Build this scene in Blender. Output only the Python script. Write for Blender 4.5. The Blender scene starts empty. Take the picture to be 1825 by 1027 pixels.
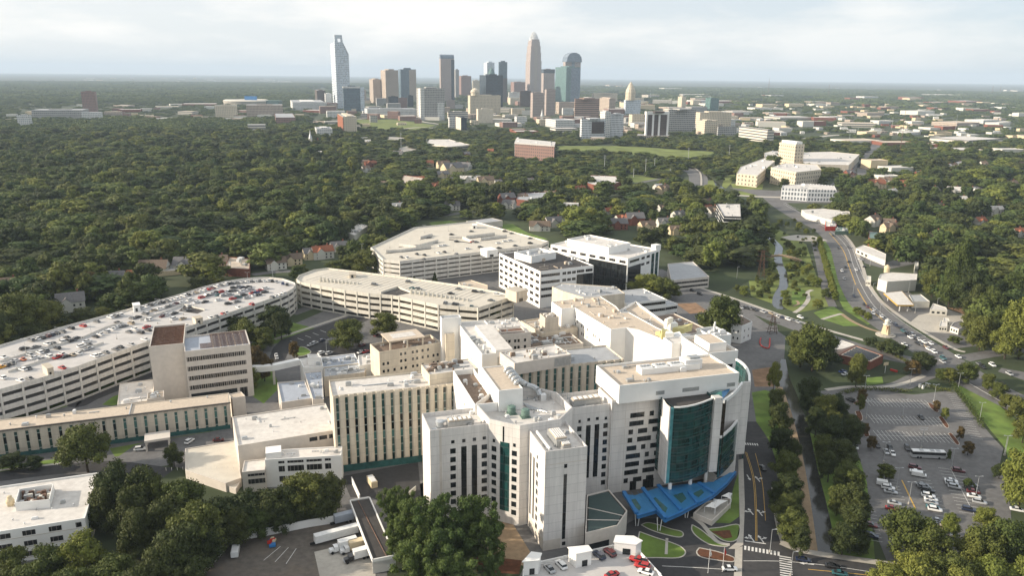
import bpy, math, random
import numpy as np
from mathutils import Vector, Matrix
random.seed(7); np.random.seed(7)
S = bpy.context.scene
COL = S.collection
# ------------------------------------------------------------------ camera, sky, sun, exposure
H = 160.0; FPX = 1400.0; TH = math.atan((513.5-134)/FPX); ROLL = math.atan(0.011)
FW = Vector((0, math.cos(TH), -math.sin(TH)))
_r = Vector((1, 0, 0)); _u = Vector((0, math.sin(TH), math.cos(TH)))
RT = _r*math.cos(ROLL)+_u*math.sin(ROLL); UP = -_r*math.sin(ROLL)+_u*math.cos(ROLL)
cd = bpy.data.cameras.new('camera'); cam = bpy.data.objects.new('camera', cd); COL.objects.link(cam)
m = Matrix((RT, UP, -FW)).transposed().to_4x4(); m.translation = (0, 0, H); cam.matrix_world = m
cd.sensor_width = 36; cd.lens = FPX/1825*36; cd.clip_start = 1; cd.clip_end = 120000
S.camera = cam
SUN_AZ = math.radians(5); SUN_EL = math.radians(19)     # direction the light travels (from +X), elevation
sd = bpy.data.lights.new('sun', 'SUN'); sd.energy = 5.0; sd.angle = math.radians(0.6); sd.color = (1.0, 0.87, 0.70)
sun = bpy.data.objects.new('sun', sd); COL.objects.link(sun)
ldir = Vector((math.cos(SUN_AZ)*math.cos(SUN_EL), math.sin(SUN_AZ)*math.cos(SUN_EL), -math.sin(SUN_EL)))
sun.rotation_euler = ldir.to_track_quat('-Z', 'Y').to_euler(); sun.location = (-200, 0, 400)
W = bpy.data.worlds.new('World'); S.world = W; W.use_nodes = True
def build_world():
    nt = W.node_tree; nt.nodes.clear(); N = nt.nodes; L = nt.links
    out = N.new('ShaderNodeOutputWorld'); bg = N.new('ShaderNodeBackground'); bg.inputs['Strength'].default_value = 0.10
    sky = N.new('ShaderNodeTexSky'); sky.sky_type = 'NISHITA'; sky.sun_disc = False
    sky.sun_elevation = SUN_EL; tos = -ldir
    sky.sun_rotation = math.atan2(tos.x, tos.y); sky.air_density = 1.0; sky.dust_density = 1.0; sky.ozone_density = 3.0; sky.altitude = 200
    tc = N.new('ShaderNodeTexCoord'); mp = N.new('ShaderNodeMapping'); mp.inputs['Scale'].default_value = (1.6, 1.6, 7.0)
    mp.inputs['Location'].default_value = (3.1, .4, .2)
    L.new(tc.outputs['Generated'], mp.inputs['Vector'])
    n1 = N.new('ShaderNodeTexNoise'); n1.inputs['Scale'].default_value = 1.7; n1.inputs['Detail'].default_value = 8; n1.inputs['Roughness'].default_value = .58
    L.new(mp.outputs[0], n1.inputs['Vector'])
    r1 = N.new('ShaderNodeValToRGB'); r1.color_ramp.elements[0].position = .47; r1.color_ramp.elements[1].position = .63
    L.new(n1.outputs[0], r1.inputs[0])
    # cloud cover is thicker towards the sun (picture left)
    sx = N.new('ShaderNodeSeparateXYZ'); L.new(tc.outputs['Generated'], sx.inputs[0])
    mr = N.new('ShaderNodeMapRange'); mr.inputs[1].default_value = .45; mr.inputs[2].default_value = -.65; mr.inputs[3].default_value = .10; mr.inputs[4].default_value = 1.0
    L.new(sx.outputs[0], mr.inputs[0])
    mu = N.new('ShaderNodeMath'); mu.operation = 'MULTIPLY'; L.new(r1.outputs[0], mu.inputs[0]); mu.inputs[1].default_value = .62
    ad = N.new('ShaderNodeMath'); ad.operation = 'MULTIPLY_ADD'; ad.use_clamp = True; L.new(mr.outputs[0], ad.inputs[0]); ad.inputs[1].default_value = .62; L.new(mu.outputs[0], ad.inputs[2])
    mix = N.new('ShaderNodeMix'); mix.data_type = 'RGBA'; L.new(ad.outputs[0], mix.inputs[0]); mb = N.new('ShaderNodeMix'); mb.data_type = 'RGBA'; mb.inputs[0].default_value = .72; L.new(sky.outputs[0], mb.inputs[6]); mb.inputs[7].default_value = (5.1, 5.6, 6.1, 1); L.new(mb.outputs[2], mix.inputs[6])
    mix.inputs[7].default_value = (7.5, 7.3, 6.95, 1)
    L.new(mix.outputs[2], bg.inputs['Color']); L.new(bg.outputs[0], out.inputs[0])
build_world()
S.view_settings.view_transform = 'Standard'; S.view_settings.look = 'None'; S.view_settings.gamma = 1
S.view_settings.use_curve_mapping = False; S.view_settings.exposure = 0.6
S.render.engine = 'CYCLES'; S.cycles.max_bounces = 5; S.cycles.diffuse_bounces = 3; S.cycles.glossy_bounces = 3
S.cycles.transmission_bounces = 2; S.cycles.volume_bounces = 0; S.cycles.transparent_max_bounces = 6
S.cycles.use_denoising = True; S.cycles.sample_clamp_indirect = 6; S.cycles.caustics_reflective = False; S.cycles.caustics_refractive = False
HAZE = 4.8e-5

# ------------------------------------------------------------------ from the photograph to the place
def P(px, py, z=0.0):
    d = FW+RT*((px-912.5)/FPX)-UP*((py-513.5)/FPX); t = (z-H)/d.z
    return Vector((d.x*t, d.y*t, z))
def proj(p):
    v = Vector(p)-Vector((0, 0, H)); w = v.dot(FW)
    return 912.5+FPX*v.dot(RT)/w, 513.5-FPX*v.dot(UP)/w
def zat(px, yb, yt):
    g = P(px, yb); lo, hi = 0, 900
    for _ in range(40):
        md = (lo+hi)/2
        if proj((g.x, g.y, md))[1] > yt: lo = md
        else: hi = md
    return lo
def vw(x0, y0, s): return lambda x, y: (x0+x/s, y0+y/s)
V1 = vw(720, 620, 4.279); V4 = vw(400, 560, 4.28); V5 = vw(960, 480, 4.28); V6 = vw(740, 780, 4.158); V7 = vw(1000, 600, 4.28); V8 = vw(1060, 780, 4.158)
G1 = vw(0, 490, 4.107); G2 = vw(250, 480, 6.293); VL = vw(0, 560, 3.95); VF = vw(0, 780, 4.157); VD = vw(400, 780, 4.158)
VP = vw(1425, 560, 4.28); VQ = vw(1440, 780, 4.158); VG = vw(1300, 380, 4.667); VR = vw(1500, 380, 4.668); VC = vw(760, 530, 8.93); VE = vw(900, 540, 8.93)
VT = vw(640, 380, 4.669); VO = vw(840, 400, 4.803); VH = vw(1140, 540, 8.218); VB = vw(900, 940, 4.5625); VN = vw(470, 600, 8.218)
AZH = math.radians(17.0)
def rect(A, B, C, z, az=None):
    a, b, c = P(*A, z), P(*B, z), P(*C, z)
    e = (b-a).normalized() if az is None else Vector((math.cos(az), math.sin(az), 0)); n = Vector((-e.y, e.x, 0))
    l = (b-a).dot(e); d = (c-a).dot(n)
    return [a, a+e*l, a+e*l+n*d, a+n*d]
def pts(l, z=0.0): return [P(x, y, z) for x, y in l]
def ccw(p):
    s = sum(p[i].x*p[(i+1) % len(p)].y-p[(i+1) % len(p)].x*p[i].y for i in range(len(p)))
    return p if s > 0 else p[::-1]
def inset(p, t):
    o = []; n = len(p)
    for i in range(n):
        a, b, c = p[i-1], p[i], p[(i+1) % n]
        u = Vector((b.x-a.x, b.y-a.y, 0)).normalized(); w = Vector((c.x-b.x, c.y-b.y, 0)).normalized()
        n1 = Vector((-u.y, u.x, 0)); n2 = Vector((-w.y, w.x, 0)); k = n1+n2
        k = k/max(.35, k.dot(n1)) if k.length > 1e-6 else n1
        o.append(Vector((b.x, b.y, 0))+k*t)
    return o
EXC = []      # footprints where no woodland tree may stand
def exclude(p, margin=3.0, front=0.0):
    q = ccw([Vector((v.x, v.y, 0)) for v in p]); q = inset(q, -margin)
    EXC.append([(v.x, v.y) for v in q])
    if front:
        xs = sorted(q, key=lambda v: math.atan2(v.x, v.y)); l, r = xs[0], xs[-1]
        k = lambda v: Vector((v.x, v.y, 0))*(1-front/max(v.length, 1))
        EXC.append([(v.x, v.y) for v in ccw([l, r, k(r), k(l)])])

# ------------------------------------------------------------------ materials
MATS = {}
def nodes(name):
    mt = bpy.data.materials.new(name); mt.use_nodes = True; nt = mt.node_tree; nt.nodes.clear()
    o = nt.nodes.new('ShaderNodeOutputMaterial'); b = nt.nodes.new('ShaderNodeBsdfPrincipled'); nt.links.new(b.outputs[0], o.inputs[0])
    MATS[name] = mt
    return mt, nt, b, o
def pmat(name, col, rough=.75, var=.10, scale=.35, metal=0.0, spec=.3, stain=0.0, stain_col=None, stain_scale=.06):
    mt, nt, b, o = nodes(name); N, L = nt.nodes, nt.links
    g = N.new('ShaderNodeNewGeometry')
    n = N.new('ShaderNodeTexNoise'); n.inputs['Scale'].default_value = scale; n.inputs['Detail'].default_value = 5; L.new(g.outputs['Position'], n.inputs['Vector'])
    r = N.new('ShaderNodeMapRange'); r.inputs[1].default_value = .3; r.inputs[2].default_value = .7; r.inputs[3].default_value = 1-var; r.inputs[4].default_value = 1+var
    L.new(n.outputs[0], r.inputs[0])
    v = N.new('ShaderNodeVectorMath'); v.operation = 'SCALE'; v.inputs[0].default_value = col[:3]; L.new(r.outputs[0], v.inputs['Scale'])
    last = v.outputs[0]
    if stain:
        n2 = N.new('ShaderNodeTexNoise'); n2.inputs['Scale'].default_value = stain_scale; n2.inputs['Detail'].default_value = 9; n2.inputs['Roughness'].default_value = .68
        L.new(g.outputs['Position'], n2.inputs['Vector'])
        r2 = N.new('ShaderNodeMapRange'); r2.inputs[1].default_value = .5; r2.inputs[2].default_value = .72; r2.inputs[3].default_value = 0; r2.inputs[4].default_value = stain; L.new(n2.outputs[0], r2.inputs[0])
        mx = N.new('ShaderNodeMix'); mx.data_type = 'RGBA'; L.new(r2.outputs[0], mx.inputs[0]); L.new(last, mx.inputs[6])
        sc = stain_col or tuple(c*.45 for c in col[:3]); mx.inputs[7].default_value = (*sc[:3], 1); last = mx.outputs[2]
    L.new(last, b.inputs['Base Color']); b.inputs['Roughness'].default_value = rough; b.inputs['Metallic'].default_value = metal
    b.inputs['Specular IOR Level'].default_value = spec
    return mt
def mathn(nt, op, a, b=None, c=None):
    n = nt.nodes.new('ShaderNodeMath'); n.operation = op
    for i, x in enumerate((a, b, c)):
        if x is None: continue
        if isinstance(x, (int, float)): n.inputs[i].default_value = x
        else: nt.links.new(x, n.inputs[i])
    return n.outputs[0]
def gmat(name, wall, glass, fh=3.6, bw=3.0, wh=.55, ww=.6, grough=.12, wrough=.7, off=0.0, rnd=.5, streak=False):
    """a facade whose windows are laid out in metres along the wall and up it"""
    mt, nt, b, o = nodes(name); N, L = nt.nodes, nt.links
    g = N.new('ShaderNodeNewGeometry'); tg = N.new('ShaderNodeVectorMath'); tg.operation = 'CROSS_PRODUCT'; tg.inputs[0].default_value = (0, 0, 1)
    L.new(g.outputs['True Normal'], tg.inputs[1])
    dt = N.new('ShaderNodeVectorMath'); dt.operation = 'DOT_PRODUCT'; L.new(tg.outputs[0], dt.inputs[0]); L.new(g.outputs['Position'], dt.inputs[1])
    sp = N.new('ShaderNodeSeparateXYZ'); L.new(g.outputs['Position'], sp.inputs[0])
    sn = N.new('ShaderNodeSeparateXYZ'); L.new(g.outputs['True Normal'], sn.inputs[0])
    u = mathn(nt, 'DIVIDE', dt.outputs['Value'], bw); v = mathn(nt, 'DIVIDE', mathn(nt, 'ADD', sp.outputs[2], off), fh)
    fu = mathn(nt, 'ABSOLUTE', mathn(nt, 'SUBTRACT', mathn(nt, 'FRACT', u), .5)); fv = mathn(nt, 'ABSOLUTE', mathn(nt, 'SUBTRACT', mathn(nt, 'FRACT', v), .5))
    mk = mathn(nt, 'MULTIPLY', mathn(nt, 'LESS_THAN', fu, ww/2), mathn(nt, 'LESS_THAN', fv, wh/2))
    mk = mathn(nt, 'MULTIPLY', mk, mathn(nt, 'LESS_THAN', mathn(nt, 'ABSOLUTE', sn.outputs[2]), .6))
    cb = N.new('ShaderNodeCombineXYZ'); L.new(mathn(nt, 'FLOOR', u), cb.inputs[0]); L.new(mathn(nt, 'FLOOR', v), cb.inputs[1])
    wn = N.new('ShaderNodeTexWhiteNoise'); wn.noise_dimensions = '2D'; L.new(cb.outputs[0], wn.inputs['Vector'])
    mr = N.new('ShaderNodeMapRange'); mr.inputs[3].default_value = 1-rnd; mr.inputs[4].default_value = 1+rnd; L.new(wn.outputs[0], mr.inputs[0])
    gs = N.new('ShaderNodeVectorMath'); gs.operation = 'SCALE'; gs.inputs[0].default_value = glass[:3]; L.new(mr.outputs[0], gs.inputs['Scale'])
    sv = N.new('ShaderNodeVectorMath'); sv.operation = 'MULTIPLY'; sv.inputs[1].default_value = (1, 1, .10); L.new(g.outputs['Position'], sv.inputs[0]); ns = N.new('ShaderNodeTexNoise'); ns.inputs['Scale'].default_value = .55; ns.inputs['Detail'].default_value = 7; ns.inputs['Roughness'].default_value = .65; L.new(sv.outputs[0], ns.inputs['Vector'])
    wr = N.new('ShaderNodeMapRange'); wr.inputs[1].default_value = .3; wr.inputs[2].default_value = .7; wr.inputs[3].default_value = .84; wr.inputs[4].default_value = 1.09; L.new(ns.outputs[0], wr.inputs[0])
    ws = N.new('ShaderNodeVectorMath'); ws.operation = 'SCALE'; ws.inputs[0].default_value = wall[:3]; L.new(wr.outputs[0], ws.inputs['Scale'])
    if streak: L.new(mathn(nt, 'MULTIPLY', mr.outputs[0], wr.outputs[0]), gs.inputs['Scale'])
    mx = N.new('ShaderNodeMix'); mx.data_type = 'RGBA'; L.new(mk, mx.inputs[0]); L.new(ws.outputs[0], mx.inputs[6]); L.new(gs.outputs[0], mx.inputs[7])
    L.new(mx.outputs[2], b.inputs['Base Color'])
    rr = N.new('ShaderNodeMapRange'); rr.inputs[3].default_value = wrough; rr.inputs[4].default_value = grough; L.new(mk, rr.inputs[0]); L.new(rr.outputs[0], b.inputs['Roughness'])
    return mt
def wallmat(name, col, pw=4.0, ph=3.4, line=.012, var=.05, dark=.82, rough=.7):
    """concrete or render panels with fine joints and faint weathering"""
    mt = gmat(name, tuple(c*.70 for c in col), tuple(c*(.5+dark/2) for c in col), ph, pw, 1-line*2.2, 1-line, rough, rough, 0, var, streak=True)
    return mt
pmat('white_wall', (.80, .79, .76), .6, .04, .2, stain=.25, stain_col=(.62, .6, .55), stain_scale=.12)
wallmat('hospital_panel', (.74, .71, .675), 5.2, 3.5, .02, .03, .86)
wallmat('cream_panel', (.68, .60, .48), 4.6, 4.0, .02, .05, .85)
wallmat('tan_panel', (.60, .535, .44), 4.6, 4.0, .015, .04, .86)
wallmat('garage_concrete', (.70, .67, .61), 9.0, 60, .012, .04, .86)
wallmat('garage_cream', (.71, .675, .59), 9.0, 60, .012, .04, .86)
pmat('precast', (.60, .55, .49), .8, .06, .5, stain=.25)
pmat('roof_tan', (.52, .44, .35), .9, .10, .8, stain=.5, stain_col=(.38, .32, .26), stain_scale=.09)
pmat('roof_white', (.60, .57, .53), .85, .10, .5, stain=.85, stain_col=(.42, .39, .36), stain_scale=.10)
pmat('roof_grey', (.36, .37, .38), .85, .10, .4, stain=.5, stain_col=(.24, .24, .25), stain_scale=.08)
pmat('roof_blue_grey', (.34, .37, .42), .8, .07, .4, stain=.4)
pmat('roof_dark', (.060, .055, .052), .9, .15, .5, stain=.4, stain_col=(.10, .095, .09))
pmat('roof_brown', (.20, .15, .115), .9, .2, 1.0, stain=.4)
pmat('deck_concrete', (.50, .48, .46), .85, .06, .25, stain=.55, stain_col=(.34, .33, .32), stain_scale=.05)
pmat('deck_tan', (.56, .52, .445), .85, .06, .3, stain=.45, stain_col=(.42, .37, .30), stain_scale=.06)
pmat('asphalt', (.048, .047, .048), .9, .15, .5, stain=.5, stain_col=(.075, .072, .07), stain_scale=.09)
pmat('asphalt_old', (.145, .142, .14), .9, .14, .5, stain=.8, stain_col=(.085, .082, .08), stain_scale=.05)
pmat('dock_paving', (.12, .105, .09), .9, .2, .5, stain=.7, stain_col=(.19, .15, .11), stain_scale=.05)
pmat('concrete', (.42, .39, .34), .85, .10, .6, stain=.35)
pmat('kerb', (.46, .43, .38), .85, .08, .8)
pmat('paint_white', (.62, .61, .58), .7, .15, 1.2)
pmat('paint_yellow', (.52, .32, .07), .7, .15, 1.2)
pmat('lawn', (.12, .185, .036), .95, .35, .12, stain=.5, stain_col=(.12, .115, .04), stain_scale=.04)
pmat('meadow', (.15, .18, .045), .95, .3, .03, stain=.6, stain_col=(.10, .13, .035), stain_scale=.012)
pmat('mulch', (.11, .045, .022), .95, .3, .6)
pmat('dirt', (.24, .15, .09), .95, .3, .2, stain=.5)
pmat('path_tan', (.30, .22, .14), .9, .15, .5)
pmat('brick', (.20, .075, .05), .85, .2, .6)
pmat('water', (.034, .034, .030), .12, .2, .05, spec=.5)
pmat('glass_dark', (.012, .016, .018), .08, .4, .3, spec=.6)
pmat('glass_teal', (.03, .10, .095), .10, .35, .35, spec=.6)
pmat('glass_sky', (.10, .30, .32), .15, .35, .35, spec=.6)
gmat('curtain_green', (.035, .065, .062), (.012, .050, .047), 3.4, 1.5, .84, .94, .07, .3, 0, .55)
gmat('curtain_black', (.01, .01, .01), (.014, .017, .018), 3.4, 1.6, .93, .92, .06, .3, 0, .5)
gmat('strip_glass', (.26, .30, .27), (.035, .085, .075), 3.45, 50, .86, 1.0, .10, .5, .5, .95)
gmat('band_glass', (.25, .23, .21), (.014, .014, .015), 60, 1.5, 1.0, .90, .08, .5, 0, .8)
pmat('metal_grey', (.42, .43, .43), .45, .12, 1.0, .6, .4)
pmat('metal_white', (.70, .70, .69), .5, .06, 1.0)
pmat('galv', (.50, .52, .53), .45, .1, 1.0, .5)
pmat('rust', (.17, .095, .065), .8, .35, 1.2, stain=.5, stain_col=(.30, .24, .2), stain_scale=.4)
pmat('rust_dark', (.085, .045, .03), .85, .3, .8)
pmat('blue_metal', (.030, .17, .42), .42, .08, .4, .1, .4)
pmat('blue_panel', (.035, .18, .37), .35, .12, .4, .1, .4)
pmat('green_metal', (.13, .20, .17), .5, .2, 1)
pmat('yellow_panel', (.58, .52, .24), .6, .1, 1)
pmat('plastic_sheet', (.74, .72, .66), .4, .1, 1)
pmat('red_paint', (.42, .03, .02), .5, .1, 1); pmat('orange_paint', (.65, .13, .03), .6, .1, 1)
pmat('bronze_glass', (.025, .018, .014), .1, .4, .3, spec=.6)
pmat('shingle_grey', (.15, .145, .145), .9, .2, 1.2); pmat('shingle_brown', (.16, .12, .09), .9, .2, 1.2); pmat('shingle_red', (.26, .10, .055), .9, .2, 1.2)
pmat('siding', (.60, .58, .52), .7, .05, 1); pmat('siding_cream', (.58, .48, .32), .7, .05, 1)
pmat('bark', (.055, .040, .030), .9, .3, 1.5)
pmat('tyre', (.012, .012, .012), .8, .1, 2); pmat('car_glass', (.012, .014, .016), .06, .2, 1, spec=.7)
pmat('fabric_white', (.76, .75, .72), .7, .04, 1)
for nm, c in dict(white=(.74, .74, .73), silver=(.42, .43, .44), grey=(.15, .155, .16), black=(.014, .014, .016), red=(.40, .018, .018), maroon=(.10, .014, .016), blue=(.02, .05, .17), navy=(.012, .02, .05), tan=(.36, .29, .20), teal=(.03, .11, .12), yellow=(.70, .33, .02), green=(.03, .07, .05), orange=(.5, .12, .03)).items():
    mt = pmat('paint_car_'+nm, c, .28, .03, 1, .15 if nm in ('silver', 'grey') else 0, .5)
    mt.node_tree.nodes['Principled BSDF'].inputs['Coat Weight'].default_value = .6
def mt(n): return MATS[n] if isinstance(n, str) else n

# ------------------------------------------------------------------ mesh builder and tagging
class MB:
    def __init__(s): s.v = []; s.f = []; s.m = []
    def face(s, p, mi=0):
        k = len(s.v); s.v += [tuple(q) for q in p]; s.f.append(list(range(k, k+len(p)))); s.m.append(mi); return s
    def prism(s, p, z0, z1, mi=0, top=True, bottom=False, mtop=None):
        p = ccw([Vector((q[0], q[1], 0)) for q in p]); n = len(p); k = len(s.v)
        s.v += [(q.x, q.y, z0) for q in p]+[(q.x, q.y, z1) for q in p]
        for i in range(n): s.f.append([k+i, k+(i+1) % n, k+n+(i+1) % n, k+n+i]); s.m.append(mi)
        if top: s.f.append([k+n+i for i in range(n)]); s.m.append(mi if mtop is None else mtop)
        if bottom: s.f.append([k+i for i in range(n)][::-1]); s.m.append(mi)
        return s
    def box(s, c, d, rot=0.0, mi=0, mtop=None):
        """c: centre of the base, d: size"""
        x, y = d[0]/2, d[1]/2; co, si = math.cos(rot), math.sin(rot)
        q = [(c[0]+a*co-b*si, c[1]+a*si+b*co) for a, b in ((-x, -y), (x, -y), (x, y), (-x, y))]
        return s.prism(q, c[2], c[2]+d[2], mi, True, True, mtop)
    def tube(s, a, b, r0, r1=None, n=6, mi=0, cap=True):
        a, b = Vector(a), Vector(b); r1 = r0 if r1 is None else r1; d = (b-a).normalized()
        x = d.cross(Vector((0, 0, 1)) if abs(d.z) < .9 else Vector((1, 0, 0))).normalized(); y = d.cross(x); k = len(s.v)
        for c, r in ((a, r0), (b, r1)): s.v += [tuple(c+x*(r*math.cos(t))+y*(r*math.sin(t))) for t in [2*math.pi*i/n for i in range(n)]]
        for i in range(n): s.f.append([k+i, k+n+i, k+n+(i+1) % n, k+(i+1) % n]); s.m.append(mi)
        if cap: s.f.append([k+n+i for i in range(n)][::-1]); s.m.append(mi); s.f.append([k+i for i in range(n)]); s.m.append(mi)
        return s
    def lathe(s, c, prof, n=12, mi=0, sx=1.0, sy=1.0):
        k = len(s.v)
        for r, z in prof: s.v += [(c[0]+sx*r*math.cos(2*math.pi*i/n), c[1]+sy*r*math.sin(2*math.pi*i/n), c[2]+z) for i in range(n)]
        for j in range(len(prof)-1):
            for i in range(n): s.f.append([k+j*n+i, k+j*n+(i+1) % n, k+(j+1)*n+(i+1) % n, k+(j+1)*n+i]); s.m.append(mi)
        s.f.append([k+(len(prof)-1)*n+i for i in range(n)]); s.m.append(mi)
        return s
    def build(s, name, mats, parent=None, smooth=False, origin=None):
        o3 = Vector((0, 0, 0))
        if parent is not None: o3 = WORLD.get(parent.name, Vector((0, 0, 0)))
        if origin is not None: o3 = Vector(origin)
        me = bpy.data.meshes.new(name); me.from_pydata([(x-o3.x, y-o3.y, z-o3.z) for x, y, z in s.v], [], s.f)
        for q in (mats if isinstance(mats, (list, tuple)) else [mats]): me.materials.append(mt(q))
        me.polygons.foreach_set('material_index', s.m)
        if smooth: me.polygons.foreach_set('use_smooth', [True]*len(s.f))
        me.update()
        o = bpy.data.objects.new(name, me); COL.objects.link(o)
        if parent is not None:
            o.parent = parent
            if origin is not None: o.location = o3-WORLD.get(parent.name, Vector((0, 0, 0)))
        elif origin is not None: o.location = o3
        WORLD[o.name] = o3
        return o
WORLD = {}
def tag(o, label, cat=None, group=None, kind=None):
    if label: o['label'] = label
    if cat: o['category'] = cat
    if group: o['group'] = group
    if kind: o['kind'] = kind
    return o
def thing(name, label, cat, loc, group=None):
    o = bpy.data.objects.new(name, None); COL.objects.link(o); o.location = loc; o.empty_display_size = 1
    WORLD[o.name] = Vector(loc)
    return tag(o, label, cat, group)
def structure(o, label=None): o['kind'] = 'structure'; (label and o.__setitem__('label', label)); return o
def sheet(name, p, z, m, exc=False, margin=1.0):
    o = MB().face([(q.x, q.y, z) for q in ccw(list(p))]).build(name, m); o['kind'] = 'structure'
    if exc: exclude(p, margin)
    return o
NUM = 'first second third fourth fifth sixth seventh eighth ninth tenth eleventh twelfth thirteenth fourteenth fifteenth sixteenth seventeenth eighteenth nineteenth twentieth'.split()
def nth(i):
    if i < 20: return NUM[i]
    t = 'twenty thirty forty fifty sixty seventy eighty ninety'.split()[(i+1)//10-2]
    tt = 'twentieth thirtieth fortieth fiftieth sixtieth seventieth eightieth ninetieth'.split()[(i+1)//10-2]
    return tt if (i+1) % 10 == 0 else t+'-'+NUM[(i+1) % 10-1]
UNIT = {}
def unit(m):
    if m not in UNIT:
        me = bpy.data.meshes.new('pane'); h = .5
        me.from_pydata([(-h, -h, -h), (h, -h, -h), (h, h, -h), (-h, h, -h), (-h, -h, h), (h, -h, h), (h, h, h), (-h, h, h)], [], [(0, 3, 2, 1), (4, 5, 6, 7), (0, 1, 5, 4), (1, 2, 6, 5), (2, 3, 7, 6), (3, 0, 4, 7)])
        me.materials.append(mt(m)); UNIT[m] = me
    return UNIT[m]
def win(root, a, b, u0, u1, z0, z1, m='glass_dark', name='window', proud=.06, deep=.3):
    """one window on the wall from a to b (metres along it u0..u1, up it z0..z1)"""
    e = Vector((b.x-a.x, b.y-a.y, 0)).normalized(); n = Vector((e.y, -e.x, 0)); c = Vector((a.x, a.y, 0))+e*((u0+u1)/2)+n*(proud-deep/2)
    o = bpy.data.objects.new(name, unit(m)); COL.objects.link(o); o.parent = root
    o.location = Vector((c.x, c.y, (z0+z1)/2))-WORLD[root.name]; o.rotation_euler = (0, 0, math.atan2(e.y, e.x)); o.scale = (abs(u1-u0), deep, abs(z1-z0))
    return o
def grid(root, a, b, n, zs, w, h, m='glass_dark', u0=None, u1=None, **k):
    l = (Vector((b.x-a.x, b.y-a.y))).length; u0 = l/n/2 if u0 is None else u0; u1 = l-l/n/2 if u1 is None else u1
    for i in range(n):
        u = (u0+u1)/2 if n == 1 else u0+(u1-u0)*i/(n-1)
        for z in zs: win(root, a, b, u-w/2, u+w/2, z, z+h, m, **k)
def bld(name, label, cat, p, z1, z0=0.0, wall='white_wall', roof='roof_white', par=.9, tw=.35, group=None, exc=True, front=0.0, margin=3.0, root=None):
    p = ccw([Vector((q.x, q.y, 0)) for q in p]); c = sum(p, Vector())/len(p)
    if root is None: root = thing(name, label, cat, (c.x, c.y, z0), group)
    q = inset(p, tw); n = len(p); b = MB(); k = 0
    b.v = [(v.x, v.y, z0) for v in p]+[(v.x, v.y, z1) for v in p]+[(v.x, v.y, z1) for v in q]+[(v.x, v.y, z1-par) for v in q]
    for i in range(n):
        j = (i+1) % n
        b.f += [[i, j, n+j, n+i], [n+i, n+j, 2*n+j, 2*n+i], [2*n+i, 2*n+j, 3*n+j, 3*n+i]]
    b.m = [0]*len(b.f)
    b.build('wall', wall, root)
    MB().face([(v.x, v.y, z1-par+.002) for v in q]).build('roof', roof, root)
    if exc and z0 < 3: exclude(p, margin, front)
    root_p[root.name] = p
    return root, p
root_p = {}
def inside(pt, poly):
    x, y = pt[0], pt[1]; r = False; n = len(poly)
    for i in range(n):
        (x1, y1), (x2, y2) = poly[i][:2], poly[(i+1) % n][:2]
        if (y1 > y) != (y2 > y) and x < (x2-x1)*(y-y1)/(y2-y1)+x1: r = not r
    return r
def clutter(root, p, z, n, seed=0, big=1.0, m=('metal_grey', 'metal_white', 'galv')):
    """vents, curbs and small air handlers on a roof"""
    root = next((o for o in root.children if o.name.startswith('roof') and o.name.split('.')[0] == 'roof'), root)
    rn = random.Random(seed); q = inset(p, 1.6); xs = [v.x for v in q]; ys = [v.y for v in q]; e = (p[1]-p[0]); rot = math.atan2(e.y, e.x); pl = [(v.x, v.y) for v in q]; t = 0
    for i in range(n*14):
        x, y = rn.uniform(min(xs), max(xs)), rn.uniform(min(ys), max(ys))
        if not inside((x, y), pl): continue
        k = rn.random(); b = MB()
        if k < .45:
            r = rn.uniform(.25, .5)*big; b.lathe((x, y, z-.05), [(r*.7, 0), (r*.7, .6*big), (r, .65*big), (r, .95*big), (r*.3, 1.15*big)], 8); nm = 'roof_vent'
        elif k < .8:
            w, d, h = rn.uniform(1.2, 3.2)*big, rn.uniform(1, 2.2)*big, rn.uniform(.8, 1.8)*big
            b.box((x, y, z-.05), (w, d, h), rot); b.box((x, y, z+h-.06), (w*.7, d*.7, .25), rot); nm = 'rooftop_unit'
        else:
            w = rn.uniform(3, 8)*big; a = Vector((math.cos(rot), math.sin(rot), 0)) if rn.random() < .5 else Vector((-math.sin(rot), math.cos(rot), 0))
            c = Vector((x, y, z+.35)); s0, s1 = c-a*w/2, c+a*w/2
            if not (inside(s0, pl) and inside(s1, pl)): continue
            b.tube(s0, s1, .18*big); nm = 'roof_pipe'
            for f in (.1, .5, .9): v = s0.lerp(s1, f); b.box((v.x, v.y, z-.05), (.3, .3, .45), rot)
        b.build(nm, rn.choice(m), root); t += 1
        if t >= n*1.6: break
# ------------------------------------------------------------------ ground
def disc(r, n, z):
    return [Vector((r*math.cos(2*math.pi*i/n), r*math.sin(2*math.pi*i/n), z)) for i in range(n)]
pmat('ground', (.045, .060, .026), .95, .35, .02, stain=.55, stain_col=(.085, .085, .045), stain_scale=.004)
o = MB().face(disc(46000, 64, 0)).build('ground', 'ground'); structure(o)
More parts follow.
